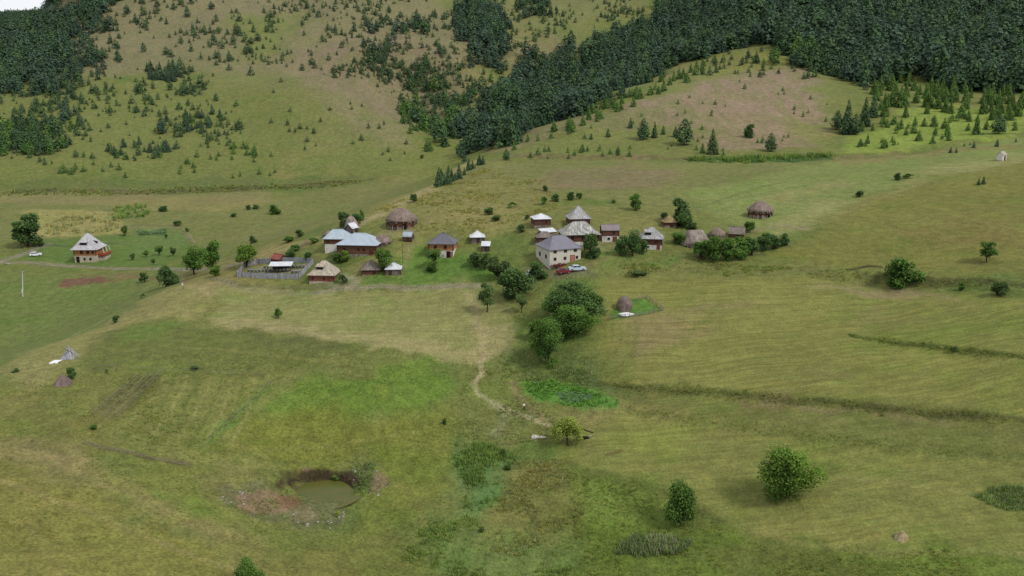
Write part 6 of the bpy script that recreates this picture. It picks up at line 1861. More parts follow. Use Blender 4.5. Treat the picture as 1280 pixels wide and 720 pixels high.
# ------------------------------------------------------------------ broad-leaved trees and bushes
TREES = [
    # kind, base x, base y, height px, width px, leaves, label
    ('big', 982, 624, 76, 74, 'leaf_bright', 'large fresh green tree leafy to the ground, alone on the mown field'),
    ('cone', 850, 655, 62, 42, 'leaf_mid', 'upright dark green tree at the lower edge of the mown field'),
    ('big', 311, 742, 48, 40, 'leaf_mid', 'green tree top rising from below the pond slope, cut by the picture edge'),
    ('willow', 709, 556, 40, 42, 'leaf_yellow', 'small yellow green willow with bare trunk between slab and trough'),
    ('big', 716, 402, 56, 66, 'leaf_dark', 'wide dark tree at the back of the clump on the stream slope'),
    ('tree', 740, 396, 36, 34, 'leaf_mid', 'green side tree facing the haystack, part of the clump on the stream slope'),
    ('tree', 694, 396, 36, 36, 'leaf_mid', 'green tree on the path side of the clump on the stream slope'),
    ('big', 714, 421, 46, 58, 'leaf_mid', 'broad green tree in the middle of the clump on the stream slope'),
    ('big', 684, 453, 58, 44, 'leaf_mid', 'tall green tree at the lower end of the clump on the stream slope'),
    ('bush', 672, 424, 26, 24, 'leaf_mid', 'green bush above the lowest tree of the clump on the stream slope'),
    ('tree', 640, 374, 44, 46, 'leaf_dark', 'largest dark fruit tree of the orchard below the green lawn'),
    ('tree', 655, 369, 26, 22, 'leaf_dark', 'dark fruit tree touching the right side of the largest orchard tree'),
    ('open', 609, 390, 38, 27, 'leaf_olive', 'thin fruit tree with a visible trunk at the mown field corner'),
    ('open', 652, 391, 24, 18, 'leaf_olive', 'small fruit tree below the largest orchard tree'),
    ('tree', 622, 350, 30, 32, 'leaf_olive', 'greyish fruit tree at the upper edge of the orchard'),
    ('open', 606, 337, 22, 24, 'leaf_olive', 'loose fruit tree beside the privy shed in the orchard'),
    ('bush', 594, 333, 20, 18, 'leaf_olive', 'low olive bush between the slate roofed house and the privy shed'),
    ('bush', 671, 350, 26, 24, 'leaf_dark', 'round dark bush left of the small white car'),
    ('tall', 737, 322, 34, 22, 'leaf_dark', 'dark slender tree at the right corner of the cream house'),
    ('bush', 743, 322, 16, 16, 'leaf_dark', 'dark bush at the foot of the slender tree by the cream house'),
    ('tree', 791, 320, 34, 28, 'leaf_dark', 'dark dense tree left of the dormer house'),
    ('bush', 777, 320, 26, 20, 'leaf_dark', 'dark bushy tree left of the dense tree by the dormer house'),
    ('bush', 803, 317, 20, 16, 'leaf_dark', 'dark bush squeezed between dense tree and dormer house'),
    ('open', 543, 336, 26, 22, 'leaf_mid', 'loose green tree before the white cellar of the slate roofed house'),
    ('bush', 541, 339, 14, 18, 'leaf_mid', 'low green bush under the loose tree on the lawn'),
    ('tree', 480, 339, 32, 24, 'leaf_mid', 'green tree between the two little huts on the lawn'),
    ('bush', 433, 327, 18, 14, 'leaf_bright', 'bright green bush before the blue roofed log house'),
    ('bush', 423, 328, 13, 18, 'leaf_olive', 'greyish bush before the blue roofed log house'),
    ('shrub', 429, 354, 15, 13, 'leaf_olive', 'weedy grey green bush against the red hut'),
    ('bush', 385, 327, 14, 12, 'leaf_dark', 'dark round bush on the slope behind the red hut'),
    ('bush', 364, 322, 14, 14, 'leaf_dark', 'dark bush behind the faded red gable roof'),
    ('bush', 370, 314, 10, 14, 'leaf_mid', 'green bush by the old wattle fence'),
    ('tree', 308, 333, 30, 32, 'leaf_bright', 'bright green tree at the corner of the plank pen'),
    ('tree', 264, 341, 42, 30, 'leaf_mid', 'tall green tree of the pair beside the bend, nearer the pen'),
    ('tree', 243, 343, 38, 32, 'leaf_mid', 'round green tree of the pair beside the bend, nearer the valley'),
    ('bush', 270, 345, 14, 18, 'leaf_bright', 'bright low bush under the pair of trees by the bend'),
    ('bush', 209, 358, 30, 23, 'leaf_dark', 'dark bushy tree below the road at the field bank'),
    ('bush', 218, 355, 16, 14, 'leaf_dark', 'dark bush leaning on the bushy tree below the road'),
    ('bush', 181, 352, 15, 13, 'leaf_dark', 'small dark tree alone below the road near the brown plot'),
    ('bush', 36, 308, 40, 42, 'leaf_dark', 'huge round dark tree behind the white car in the valley'),
    ('bush', 50, 308, 14, 14, 'leaf_dark', 'dark bush at the foot of the huge round valley tree'),
    ('tree', 156, 295, 14, 9, 'leaf_mid', 'small tree at the corner of the kitchen garden behind the valley house'),
    ('tree', 200, 319, 14, 12, 'leaf_mid', 'rounded young fruit tree, largest on the lawn of the valley house'),
    ('tree', 217, 320, 12, 9, 'leaf_olive', 'young fruit tree on the lawn edge nearest the pair of trees'),
    ('tree', 183, 321, 9, 7, 'leaf_mid', 'small young fruit tree in the middle of the valley house lawn'),
    ('tree', 166, 325, 9, 7, 'leaf_olive', 'small young fruit tree on the lawn nearest the balcony'),
    ('tree', 192, 331, 9, 6, 'leaf_olive', 'thin sapling by the gravel road before the fruit trees'),
    ('tree', 208, 298, 6, 5, 'leaf_dark', 'tiny dark shrub at the edge of the kitchen garden beds'),
    ('bush', 850, 282, 38, 31, 'leaf_dark', 'big round dark tree over the little tan roofed hut'),
    ('bush', 829, 274, 11, 11, 'leaf_dark', 'dark bush left of the big round tree on the meadow'),
    ('bush', 795, 263, 21, 18, 'leaf_mid', 'cone shaped light green tree alone on the meadow'),
    ('bush', 847, 305, 18, 22, 'leaf_mid', 'green bush between dormer house and thatched barn'),
    ('bush', 866, 287, 10, 14, 'leaf_olive', 'low olive scrub below the big round dark tree'),
    ('bush', 936, 290, 17, 16, 'leaf_mid', 'green bush below the lone round thatched barn'),
    ('bush', 430, 285, 20, 20, 'leaf_olive', 'grey green bush behind the blue roofed houses'),
    ('bush', 446, 280, 16, 15, 'leaf_dark', 'dark bush right of the grey thatched store'),
    ('bush', 452, 275, 14, 8, 'leaf_mid', 'slim green bush at the crest behind the grey thatched store'),
    ('bush', 517, 253, 13, 11, 'leaf_dark', 'single dark bush on the crest above the oval barn'),
    ('bush', 682, 239, 7, 10, 'leaf_dark', 'small dark bush high on the brown meadow'),
    ('bush', 695, 252, 11, 12, 'leaf_dark', 'round dark bush in the row above the white roofed cabin'),
    ('shrub', 681, 256, 12, 14, 'leaf_mid', 'lighter green scrub in the row above the white roofed cabin'),
    ('bush', 714, 250, 12, 13, 'leaf_dark', 'dark green bush, wider half of a pair above the pointed roof'),
    ('bush', 724, 249, 10, 10, 'leaf_mid', 'dark green bush, smaller half of a pair above the pointed roof'),
    ('bush', 612, 268, 9, 16, 'leaf_dark', 'low dark bush on the straw coloured knoll'),
    ('shrub', 620, 276, 8, 14, 'leaf_olive', 'brownish scrub just below the low dark bush on the knoll'),
    ('bush', 652, 290, 11, 13, 'leaf_dark', 'green bush between the privy shed and the log cabins'),
    ('shrub', 659, 275, 9, 7, 'leaf_olive', 'small upright scrub left of the white roofed cabin'),
    ('shrub', 640, 259, 8, 13, 'leaf_mid', 'pale green scrub at the left end of the row on the knoll'),
    ('shrub', 767, 254, 5, 7, 'leaf_mid', 'tiny pale scrub between the bush pair and the cone shaped tree'),
    ('bush', 1126, 357, 40, 47, 'leaf_mid', 'large round green tree on the bank of the spur'),
    ('open', 1233, 328, 27, 27, 'leaf_mid', 'loose spreading tree above the bank on the spur'),
    ('bush', 1246, 369, 22, 24, 'leaf_olive', 'rough green bush on the bank below the spreading tree'),
    ('bush', 1201, 363, 10, 10, 'leaf_mid', 'small bush on the bank between two larger ones'),
    ('bush', 1074, 246, 9, 13, 'leaf_dark', 'dark bush alone on the smooth meadow above the spur'),
    ('bush', 1122, 225, 10, 11, 'leaf_dark', 'dark bush on the upper meadow, left of a pair'),
    ('shrub', 1134, 223, 8, 12, 'leaf_mid', 'loose green bush on the upper meadow, right of a pair'),
    ('bush', 1193, 440, 8, 10, 'leaf_olive', 'little shrub growing on the grass bank across the mown field'),
    ('tree', 348, 397, 13, 12, 'leaf_mid', 'little round tree alone on the field below the pen'),
    ('bush', 90, 474, 15, 14, 'leaf_dark', 'small dark bush beside the mauve hay heap'),
    ('bush', 145, 403, 10, 11, 'leaf_dark', 'small dark bush on the grassy ridge'),
    ('shrub', 179, 372, 6, 6, 'leaf_olive', 'tiny scrub on the slope below the road bend'),
    ('bush', 343, 268, 14, 15, 'leaf_mid', 'green bush alone in the middle of the valley meadow'),
    ('bush', 321, 261, 7, 10, 'leaf_dark', 'dark low bush, right one of a close pair on the valley meadow'),
    ('bush', 311, 262, 6, 8, 'leaf_dark', 'dark low bush, left one of a close pair on the valley meadow'),
    ('bush', 292, 271, 5, 10, 'leaf_dark', 'flat dark bush on the valley meadow below the close pair'),
    ('bush', 316, 304, 11, 10, 'leaf_olive', 'upright olive bush above the bright tree by the pen'),
    ('bush', 360, 303, 9, 18, 'leaf_mid', 'flat hedge bush at the foot of the knoll'),
    ('bush', 375, 296, 9, 14, 'leaf_dark', 'dark hedge bush beside the flat one at the foot of the knoll'),
    ('bush', 393, 303, 7, 16, 'leaf_mid', 'low spreading bush on the straw coloured crest near the blue roofs'),
    ('bush', 205, 264, 8, 15, 'leaf_dark', 'dark flat bush above the kitchen garden'),
    ('bush', 221, 282, 8, 12, 'leaf_dark', 'dark bush at the corner of the kitchen garden fence'),
    ('shrub', 234, 290, 6, 7, 'leaf_mid', 'small bush outside the kitchen garden fence'),
    ('shrub', 797, 344, 8, 24, 'leaf_olive', 'weedy scrub strip right of the pale blue car'),
    ('bush', 556, 531, 9, 7, 'leaf_olive', 'small dark shrub left of the walking path on the rough meadow'),
    ('bush', 629, 570, 10, 10, 'leaf_dark', 'dark bush at the top of the reed bed'),
    ('bush', 635, 587, 9, 10, 'leaf_mid', 'dark bush at the side of the reed bed'),
    ('bush', 603, 665, 9, 8, 'leaf_olive', 'small shrub below the reed bed'),
    ('bush', 420, 600, 6, 12, 'leaf_bright', 'green weed bush on the earth shelf inside the pond bank'),
    ('bush', 422, 645, 7, 8, 'leaf_yellow', 'yellowish weed bush on the earth heap before the pond'),
    ('bush', 937, 172, 19, 17, 'leaf_dark', 'round broad tree on a thin trunk on the bare slope'),
    ('bush', 528, 198, 6, 6, 'leaf_mid', 'tiny bush at the mouth of the gully'),
    ('shrub', 133, 466, 5, 7, 'leaf_olive', 'tiny bush at the top edge of the rough plot'),
    ('bush', 118, 537, 7, 10, 'leaf_mid', 'green bush in the lower corner of the rough plot'),
    ('bush', 243, 462, 5, 14, 'leaf_olive', 'low bush behind the fence at the top of the rough plot'),
    ('bush', 20, 465, 5, 9, 'leaf_dark', 'dark low bush on the ridge left of the scrap sheets'),
]
HEDGE = [(876, 323, 26, 24), (891, 327, 32, 30), (908, 325, 31, 28), (924, 322, 29, 28), (940, 318, 27, 24), (954, 314, 23, 22), (967, 311, 20, 22), (979, 307, 17, 17)]
HEDGE_L = ['first bush of the hedge, in front of the grey thatched barn', 'tallest bush of the hedge, second from the thatched barn', 'third bush of the hedge, below the domed thatched store', 'fourth bush of the hedge, below the gabled shed', 'fifth bush of the hedge, right of the gabled shed', 'sixth bush of the hedge counted from the thatched barn', 'last but one bush at the meadow end of the hedge', 'small last bush at the meadow end of the hedge']


def build_trees():
    for k, px, py, h, w, lf, lab in TREES:
        nm = {'shrub': 'shrub', 'bush': 'bush', 'willow': 'willow_tree'}.get(k, 'tree')
        if k in ('bush', 'cone') and h > 20: nm = 'tree'
        tree(k, px, py, h, w, lf, lab, None, nm, nm.split('_')[-1] if nm != 'willow_tree' else 'tree')
    for (px, py, h, w), lab in zip(HEDGE, HEDGE_L):
        tree('bush', px, py, h, w, 'leaf_dark' if px > 930 else 'leaf_mid', lab, 'bushes in the hedge below the thatched barn', 'bush', 'bush')


# ------------------------------------------------------------------ conifers
def many_ground(px, py):
    """ground points for many photo points at once"""
    px = np.asarray(px, float); py = np.asarray(py, float)
    dx, dz = ray(px, py)
    st = np.concatenate([np.arange(110, 520, 4.0), np.arange(520, 2000, 8.0)])
    done = np.zeros(len(px), bool); lo = np.full(len(px), st[0]); hi = np.full(len(px), st[-1])
    prev = st[0]
    for t in st[1:]:
        m = ~done
        if not m.any(): break
        i = np.where(m)[0]
        b = CAM_Z + dz[i] * t <= smooth_height(dx[i] * t, np.full(len(i), t))
        hi[i[b]] = t; lo[i[b]] = prev; done[i[b]] = True
        prev = t
    for _ in range(5):
        mid = (lo + hi) / 2
        b = CAM_Z + dz * mid <= smooth_height(dx * mid, mid)
        hi = np.where(b, mid, hi); lo = np.where(b, lo, mid)
    x, y = dx * hi, hi
    return np.stack([x, y, height(x, y)], 1), done


# single pines worth a label: x, y of the foot, height px, width factor, kind, leaves, label
PINES = [
    (804, 174, 26, 1.15, 'pine', 'leaf_pine', 'dark dense pine left of the biggest one on the bare slope'),
    (818, 172, 20, .9, 'spruce', 'leaf_pine', 'slim pine just right of the dark dense one on the bare slope'),
    (829, 168, 12, 1.0, 'young', 'leaf_pine', 'young pine above the slim one on the bare slope'),
    (788, 160, 13, 1.0, 'young', 'leaf_pine', 'young pine uphill left of the dark dense one on the bare slope'),
    (760, 171, 11, 1.1, 'young', 'leaf_pine', 'small dark pine alone on the green part of the bare slope'),
    (739, 174, 8, 1.1, 'young', 'leaf_pine', 'little pine near the foot of the bare slope'),
    (855, 181, 33, 1.2, 'pine', 'leaf_pine', 'biggest dark pine in the middle of the bare slope'),
    (844, 171, 14, 1.0, 'young', 'leaf_pine', 'young pine at the shoulder of the biggest pine'),
    (890, 193, 32, 1.1, 'spruce', 'leaf_olive', 'pale grey green larch at the foot of the bare slope'),
    (878, 191, 13, 1.0, 'young', 'leaf_pine_young', 'bushy young pine beside the pale larch'),
    (963, 189, 23, 1.2, 'pine', 'leaf_pine', 'dark compact pine at the right foot of the bare slope'),
    (904, 197, 9, 1.2, 'young', 'leaf_pine', 'round young pine on the green ditch line'),
    (549, 233, 25, 1.1, 'spruce', 'leaf_pine', 'front dark pine at the mouth of the gully'),
    (560, 231, 20, 1.1, 'spruce', 'leaf_pine', 'second dark pine behind the front one at the gully mouth'),
    (574, 224, 20, 1.1, 'spruce', 'leaf_pine', 'third dark pine up the gully mouth'),
    (586, 213, 16, 1.1, 'spruce', 'leaf_pine', 'last dark pine of the row at the gully mouth'),
    (633, 200, 14, 1.2, 'pine', 'leaf_pine', 'dark pine standing on the crest of the spur by the gully'),
    (1058, 167, 42, .95, 'spruce', 'leaf_pine', 'tallest dark pine of the stand beside the bare slope'),
    (1080, 158, 36, .95, 'spruce', 'leaf_pine', 'second tall dark pine of the stand beside the bare slope'),
    (1046, 162, 24, 1.2, 'pine', 'leaf_pine', 'broad dark pine at the left edge of the stand'),
    (1068, 168, 26, 1.1, 'pine', 'leaf_pine', 'broad dark pine between the two tall ones of the stand'),
    (1091, 146, 28, 1.0, 'spruce', 'leaf_pine', 'dark pine uphill at the right edge of the stand'),
    (1057, 168, 12, 1.2, 'young', 'leaf_pine', 'low pine at the foot of the stand'),
    (1229, 230, 10, 1.0, 'young', 'leaf_pine', 'right one of two little pines on the upper right meadow'),
    (1223, 231, 9, 1.0, 'young', 'leaf_pine', 'left one of two little pines on the upper right meadow'),
    (1217, 185, 9, 1.0, 'young', 'leaf_pine', 'little dark pine on the meadow left of the lone hut'),
    (1246, 183, 10, 1.0, 'young', 'leaf_pine', 'little pine just above the lone hut'),
    (1188, 191, 8, 1.0, 'young', 'leaf_pine', 'left one of two tiny pines below the sunlit saplings'),
    (1195, 191, 7, 1.0, 'young', 'leaf_pine', 'right one of two tiny pines below the sunlit saplings'),
    (1220, 168, 26, .8, 'spruce', 'leaf_pine_young', 'slender tall pine among the sunlit saplings'),
    (1248, 167, 24, 1.3, 'pine', 'leaf_pine', 'broad pine beside the slender one among the sunlit saplings'),
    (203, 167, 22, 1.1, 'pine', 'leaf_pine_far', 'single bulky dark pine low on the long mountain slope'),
]
# scattered stands: outline (photo points), number, height px range, kind, leaves, clumpiness, label, group
STANDS = [
    ([(650, 192), (690, 186), (800, 190), (802, 198), (650, 197)], 20, (7, 11), 'young', 'leaf_pine', 0, 'young dark pine in the row along the foot of the bare slope', 'young pines in the row along the ditch'),
    ([(1062, 170), (1110, 150), (1150, 148), (1250, 140), (1280, 150), (1270, 164), (1160, 182), (1100, 186), (1062, 186)], 60, (7, 15), 'young', 'leaf_pine_young', 0, 'sunlit young pine on the yellow green clearing below the forest', 'sunlit young pines below the forest'),
    ([(1090, 110), (1130, 100), (1280, 118), (1280, 150), (1160, 150), (1100, 145)], 100, (12, 22), 'spruce', 'leaf_pine_young', 0, 'mid green pine in the young belt at the forest foot', 'pines of the young belt below the forest'),
    ([(640, 180), (700, 158), (760, 130), (830, 100), (880, 85), (890, 92), (840, 110), (780, 140), (720, 165), (640, 190)], 60, (9, 15), 'young', 'leaf_pine_young', 0, 'young pine on the crest between dark forest and bare slope', 'young pines on the crest of the bare spur'),
    ([(700, 165), (780, 135), (860, 110), (1000, 90), (1040, 120), (1045, 180), (1000, 190), (880, 190), (740, 188)], 42, (4, 8), 'young', 'leaf_pine', 0, 'tiny pine scattered on the bare slope', 'tiny pines on the bare slope'),
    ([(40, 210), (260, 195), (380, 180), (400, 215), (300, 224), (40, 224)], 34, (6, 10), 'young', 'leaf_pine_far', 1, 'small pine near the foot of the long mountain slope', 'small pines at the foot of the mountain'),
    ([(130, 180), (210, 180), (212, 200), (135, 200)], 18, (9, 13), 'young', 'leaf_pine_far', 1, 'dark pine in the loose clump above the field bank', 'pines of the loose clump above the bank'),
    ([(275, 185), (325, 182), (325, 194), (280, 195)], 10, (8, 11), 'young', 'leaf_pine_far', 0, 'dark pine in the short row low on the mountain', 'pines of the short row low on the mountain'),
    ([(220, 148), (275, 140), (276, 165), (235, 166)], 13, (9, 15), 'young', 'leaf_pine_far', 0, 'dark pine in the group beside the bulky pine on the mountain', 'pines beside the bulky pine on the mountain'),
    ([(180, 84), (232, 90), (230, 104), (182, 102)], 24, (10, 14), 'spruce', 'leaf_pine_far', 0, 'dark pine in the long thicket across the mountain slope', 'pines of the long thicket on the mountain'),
    ([(500, 130), (530, 140), (545, 190), (528, 190), (500, 150)], 26, (9, 14), 'young', 'leaf_pine_young', 0, 'fresh green pine on the left edge of the gully', 'fresh green pines on the gully edge'),
    ([(540, 228), (560, 215), (590, 200), (630, 196), (600, 208), (560, 232)], 16, (9, 14), 'spruce', 'leaf_pine', 0, 'dark pine among those filling the gully mouth', 'pines filling the gully mouth'),
]
# forest areas: outline, spacing m, height range m, leaves, kind weights (spruce, pine, young), share kept at the edge
FORESTS = [
    ([(890, 40), (930, 0), (1000, -60), (1300, -80), (1400, 60), (1300, 118), (1200, 116), (1130, 100), (1080, 108), (1040, 82), (990, 72), (960, 66)], 6.2, (14, 22), 'far', 1.0),
    ([(570, 172), (590, 192), (640, 182), (700, 155), (760, 122), (830, 92), (900, 66), (950, 55), (960, 20), (900, 0), (840, 10), (770, 42), (700, 88), (640, 100), (600, 130)], 5.6, (11, 18), 'far', 1.0),
    ([(-120, 20), (0, 22), (30, 8), (70, -30), (150, -40), (150, 8), (120, 30), (100, 60), (78, 90), (60, 120), (0, 118), (-120, 130)], 6.0, (11, 17), 'far', 1.0),
    ([(60, 60), (130, 30), (150, 40), (140, 65), (80, 120), (60, 120)], 9.5, (8, 13), 'far', .8),
    ([(-60, 100), (40, 112), (90, 80), (150, 30), (165, 60), (130, 110), (90, 150), (0, 156), (-60, 150)], 10.5, (5, 11), 'far', .8),
    ([(-60, 150), (30, 152), (70, 165), (88, 185), (60, 196), (-60, 196)], 4.6, (6, 10), 'near', 1.0),
    ([(70, 142), (105, 142), (104, 156), (72, 156)], 5, (6, 10), 'far', .9),
    ([(560, 150), (500, 100), (520, 90), (600, 90), (640, 100), (610, 140)], 8.5, (7, 13), 'near', .55),
    ([(500, 140), (560, 130), (600, 128), (610, 160), (585, 190), (560, 188), (530, 178)], 6.0, (6, 12), 'near', .7),
    ([(565, 10), (585, 0), (620, 10), (640, 40), (630, 90), (580, 95), (572, 50)], 6.5, (11, 17), 'far', .95),
    ([(640, 8), (680, 0), (692, 22), (650, 26)], 6.5, (10, 15), 'far', .9),
    ([(455, 60), (490, 55), (505, 78), (480, 92), (462, 84)], 6, (9, 14), 'far', .9),
    ([(460, 30), (535, 28), (535, 46), (465, 44)], 8, (8, 14), 'far', .8),
    ([(600, 85), (720, 55), (760, 45), (700, 90), (640, 100)], 6.5, (10, 16), 'far', .9),
    ([(960, 60), (1010, 66), (1060, 90), (1040, 100), (1000, 88), (950, 80)], 7.0, (11, 18), 'near', .8),
    ([(780, 20), (860, -10), (930, -10), (890, 40), (840, 40)], 8, (11, 17), 'far', .8),
]
# sparse cover on the mountain: outline, number, height m range, clumpiness
SPARSE = [
    ([(60, 110), (130, 40), (160, -20), (330, -30), (330, 100), (240, 120), (120, 140), (20, 160)], 460, (2.5, 9), 1),
    ([(330, -30), (560, -40), (570, 60), (560, 130), (520, 140), (460, 110), (380, 90), (330, 80)], 700, (2, 7.5), 1),
    ([(0, 115), (90, 110), (240, 110), (320, 130), (320, 175), (200, 200), (0, 210)], 280, (2, 6.5), 1),
    ([(320, 90), (430, 110), (500, 160), (520, 200), (340, 205)], 28, (2.5, 4.5), 0),
    ([(440, 20), (560, 20), (600, 130), (540, 150), (470, 100)], 320, (2, 8), 1),
    ([(560, 0), (700, -30), (860, -30), (800, 20), (700, 40), (600, 80)], 420, (2.5, 8), 1),
    ([(1280, 180), (1060, 190), (1060, 180), (1290, 165)], 8, (1.5, 2.5), 0),
    ([(860, 60), (1000, 68), (1040, 95), (1000, 100), (880, 95)], 60, (3, 7), 0),
]


def pts_in(pix, n, r, clump, world=False):
    P = np.array(pix, float)
    out = []
    lo, hi = P.min(0), P.max(0)
    seed = int(P.sum()) % 50
    tries = 0
    while len(out) < n and tries < 60:
        q = r.uniform(lo, hi, (n * 3, 2)); tries += 1
        m = inside(q[:, 0], q[:, 1], P)
        if clump:
            f = fbm(q[:, 0], q[:, 1] * 2.0, 46, 3, seed)
            m &= r.random(len(q)) < sstep(.42, .66, f) * .9 + .10
        out += list(q[m])
    out = np.array(out[:n])
    return out


def build_conifers():
    r = np.random.default_rng(5)
    ONE = []       # (x, y, z, height, width factor, kind, leaves, label, group, px height)
    for px, py, h, wf, kind, lf, lab in PINES:
        p = G(px, py); ONE.append((p[0], p[1], p[2], h * px_scale(p) / .97, wf, kind, lf, lab, None, 99))
    for pix, n, (h0, h1), kind, lf, cl, lab, grp in STANDS:
        q = pts_in(pix, n, r, cl)
        g, ok = many_ground(q[:, 0], q[:, 1])
        for p in g:
            h = r.uniform(h0, h1) * px_scale(p)
            ONE.append((p[0], p[1], p[2], h, r.uniform(.9, 1.35), kind, lf, lab, grp, h / px_scale(p)))
    MASS = []      # x, y, z, h, width, template, leaf slot
    for pix, n, (h0, h1), cl in SPARSE:
        q = pts_in(pix, n, r, cl)
        g, ok = many_ground(q[:, 0], q[:, 1])
        for p, k in zip(g, ok):
            if not k: continue
            h = h0 + (h1 - h0) * r.random() ** 1.8
            MASS.append((p[0], p[1], p[2], h, r.uniform(1.0, 1.5), r.choice([0, 2, 3, 3]), r.choice([0, 3, 3])))
    for pix, sp, (h0, h1), tone, keep in FORESTS:
        P = ground_pts(pix)
        lo, hi = P[:, :2].min(0), P[:, :2].max(0)
        nx, ny = int((hi[0] - lo[0]) / sp) + 1, int((hi[1] - lo[1]) / sp) + 1
        gx, gy = np.meshgrid(np.arange(nx), np.arange(ny))
        x = lo[0] + (gx.ravel() + r.uniform(-.45, .45, gx.size) + .5 * (gy.ravel() % 2)) * sp
        y = lo[1] + (gy.ravel() + r.uniform(-.45, .45, gx.size)) * sp
        d, _, _, _ = seg_dist(x, y, P, True)
        ins = inside(x, y, P)
        sd = np.where(ins, d, -d) + 34 * (fbm(x, y, 26, 3, 14) - .5)
        prob = keep * sstep(-9, 12, sd)
        prob = prob * np.clip(-.15 + 2.1 * fbm(x, y, 32, 3, 9), .25, 1)
        m = r.random(len(x)) < prob
        x, y, ins = x[m], y[m], ins[m]
        z = height(x, y)
        # leave out what lies far outside the view
        u = 640 + FPX * x / (y * CP + (CAM_Z - z) * SP); v = 360 - FPX * ((z - CAM_Z) * CP + y * SP) / (y * CP + (CAM_Z - z) * SP)
        k = (u > -160) & (u < 1440) & (v > -90)
        for a, b, c, i in zip(x[k], y[k], z[k], ins[k]):
            h = (h0 + (h1 - h0) * r.random()) * r.choice([.55, .8, 1, 1, 1.18]) * (1 if i else .65)
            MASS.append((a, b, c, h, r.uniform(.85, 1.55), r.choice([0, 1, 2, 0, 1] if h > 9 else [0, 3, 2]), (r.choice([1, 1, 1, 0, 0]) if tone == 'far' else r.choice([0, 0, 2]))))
    # individuals
    rank = sorted(range(len(ONE)), key=lambda i: -ONE[i][9])
    keep = set(rank[:296])
    cnt = {}
    for i, (x, y, z, h, wf, kind, lf, lab, grp, hp) in enumerate(ONE):
        if i not in keep:
            MASS.append((x, y, z, h, wf, 3, 2)); continue
        ts = PT[kind]; c = cnt.get(kind, 0); cnt[kind] = c + 1
        cm, tm, both, _, _ = ts[c % len(ts)]
        sxy = h * wf
        if hp > 15:
            o = empty('pine_tree', (x, y, z - .03 * h), r.uniform(0, 6.28))
            cr = link('crown', cm, o); set_mat(cr, MAT[lf])
            link('trunk', tm, o)
        else:
            o = link('pine_tree', both, None, (x, y, z - .03 * h)); o.rotation_euler = (0, 0, r.uniform(0, 6.28)); set_mat(o, MAT[lf])
        o.scale = (sxy, sxy, h)
        tag(o, lab, 'pine', grp)
    # the rest of the forest as one mass
    Vs, Ss, Ms, n0 = [], [], [], 0
    for x, y, z, h, w, t, lf in MASS:
        V, Sh = FAR[t][3], FAR[t][4]
        a = r.uniform(0, 6.28); c, s = math.cos(a), math.sin(a)
        q = np.empty_like(V)
        q[:, 0] = (V[:, 0] * c - V[:, 1] * s) * h * w + x; q[:, 1] = (V[:, 0] * s + V[:, 1] * c) * h * w + y; q[:, 2] = V[:, 2] * h + z - .03 * h
        Vs.append(q); Ss.append(np.clip(Sh * r.uniform(.55, 1.15), 0, 1)); Ms.append(np.full(len(Sh), lf))
    V = np.concatenate(Vs); S_ = np.concatenate(Ss)
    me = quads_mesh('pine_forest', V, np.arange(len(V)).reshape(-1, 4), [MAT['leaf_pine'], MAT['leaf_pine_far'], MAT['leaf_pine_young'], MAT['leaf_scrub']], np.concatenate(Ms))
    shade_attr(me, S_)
    o = link('pine_forest', me)
    tag(o, 'dark pine forest and scattered pines over the mountain slopes', 'forest', None, 'stuff')
    print('pines: single', len(keep), 'mass', len(MASS), 'quads', len(S_))


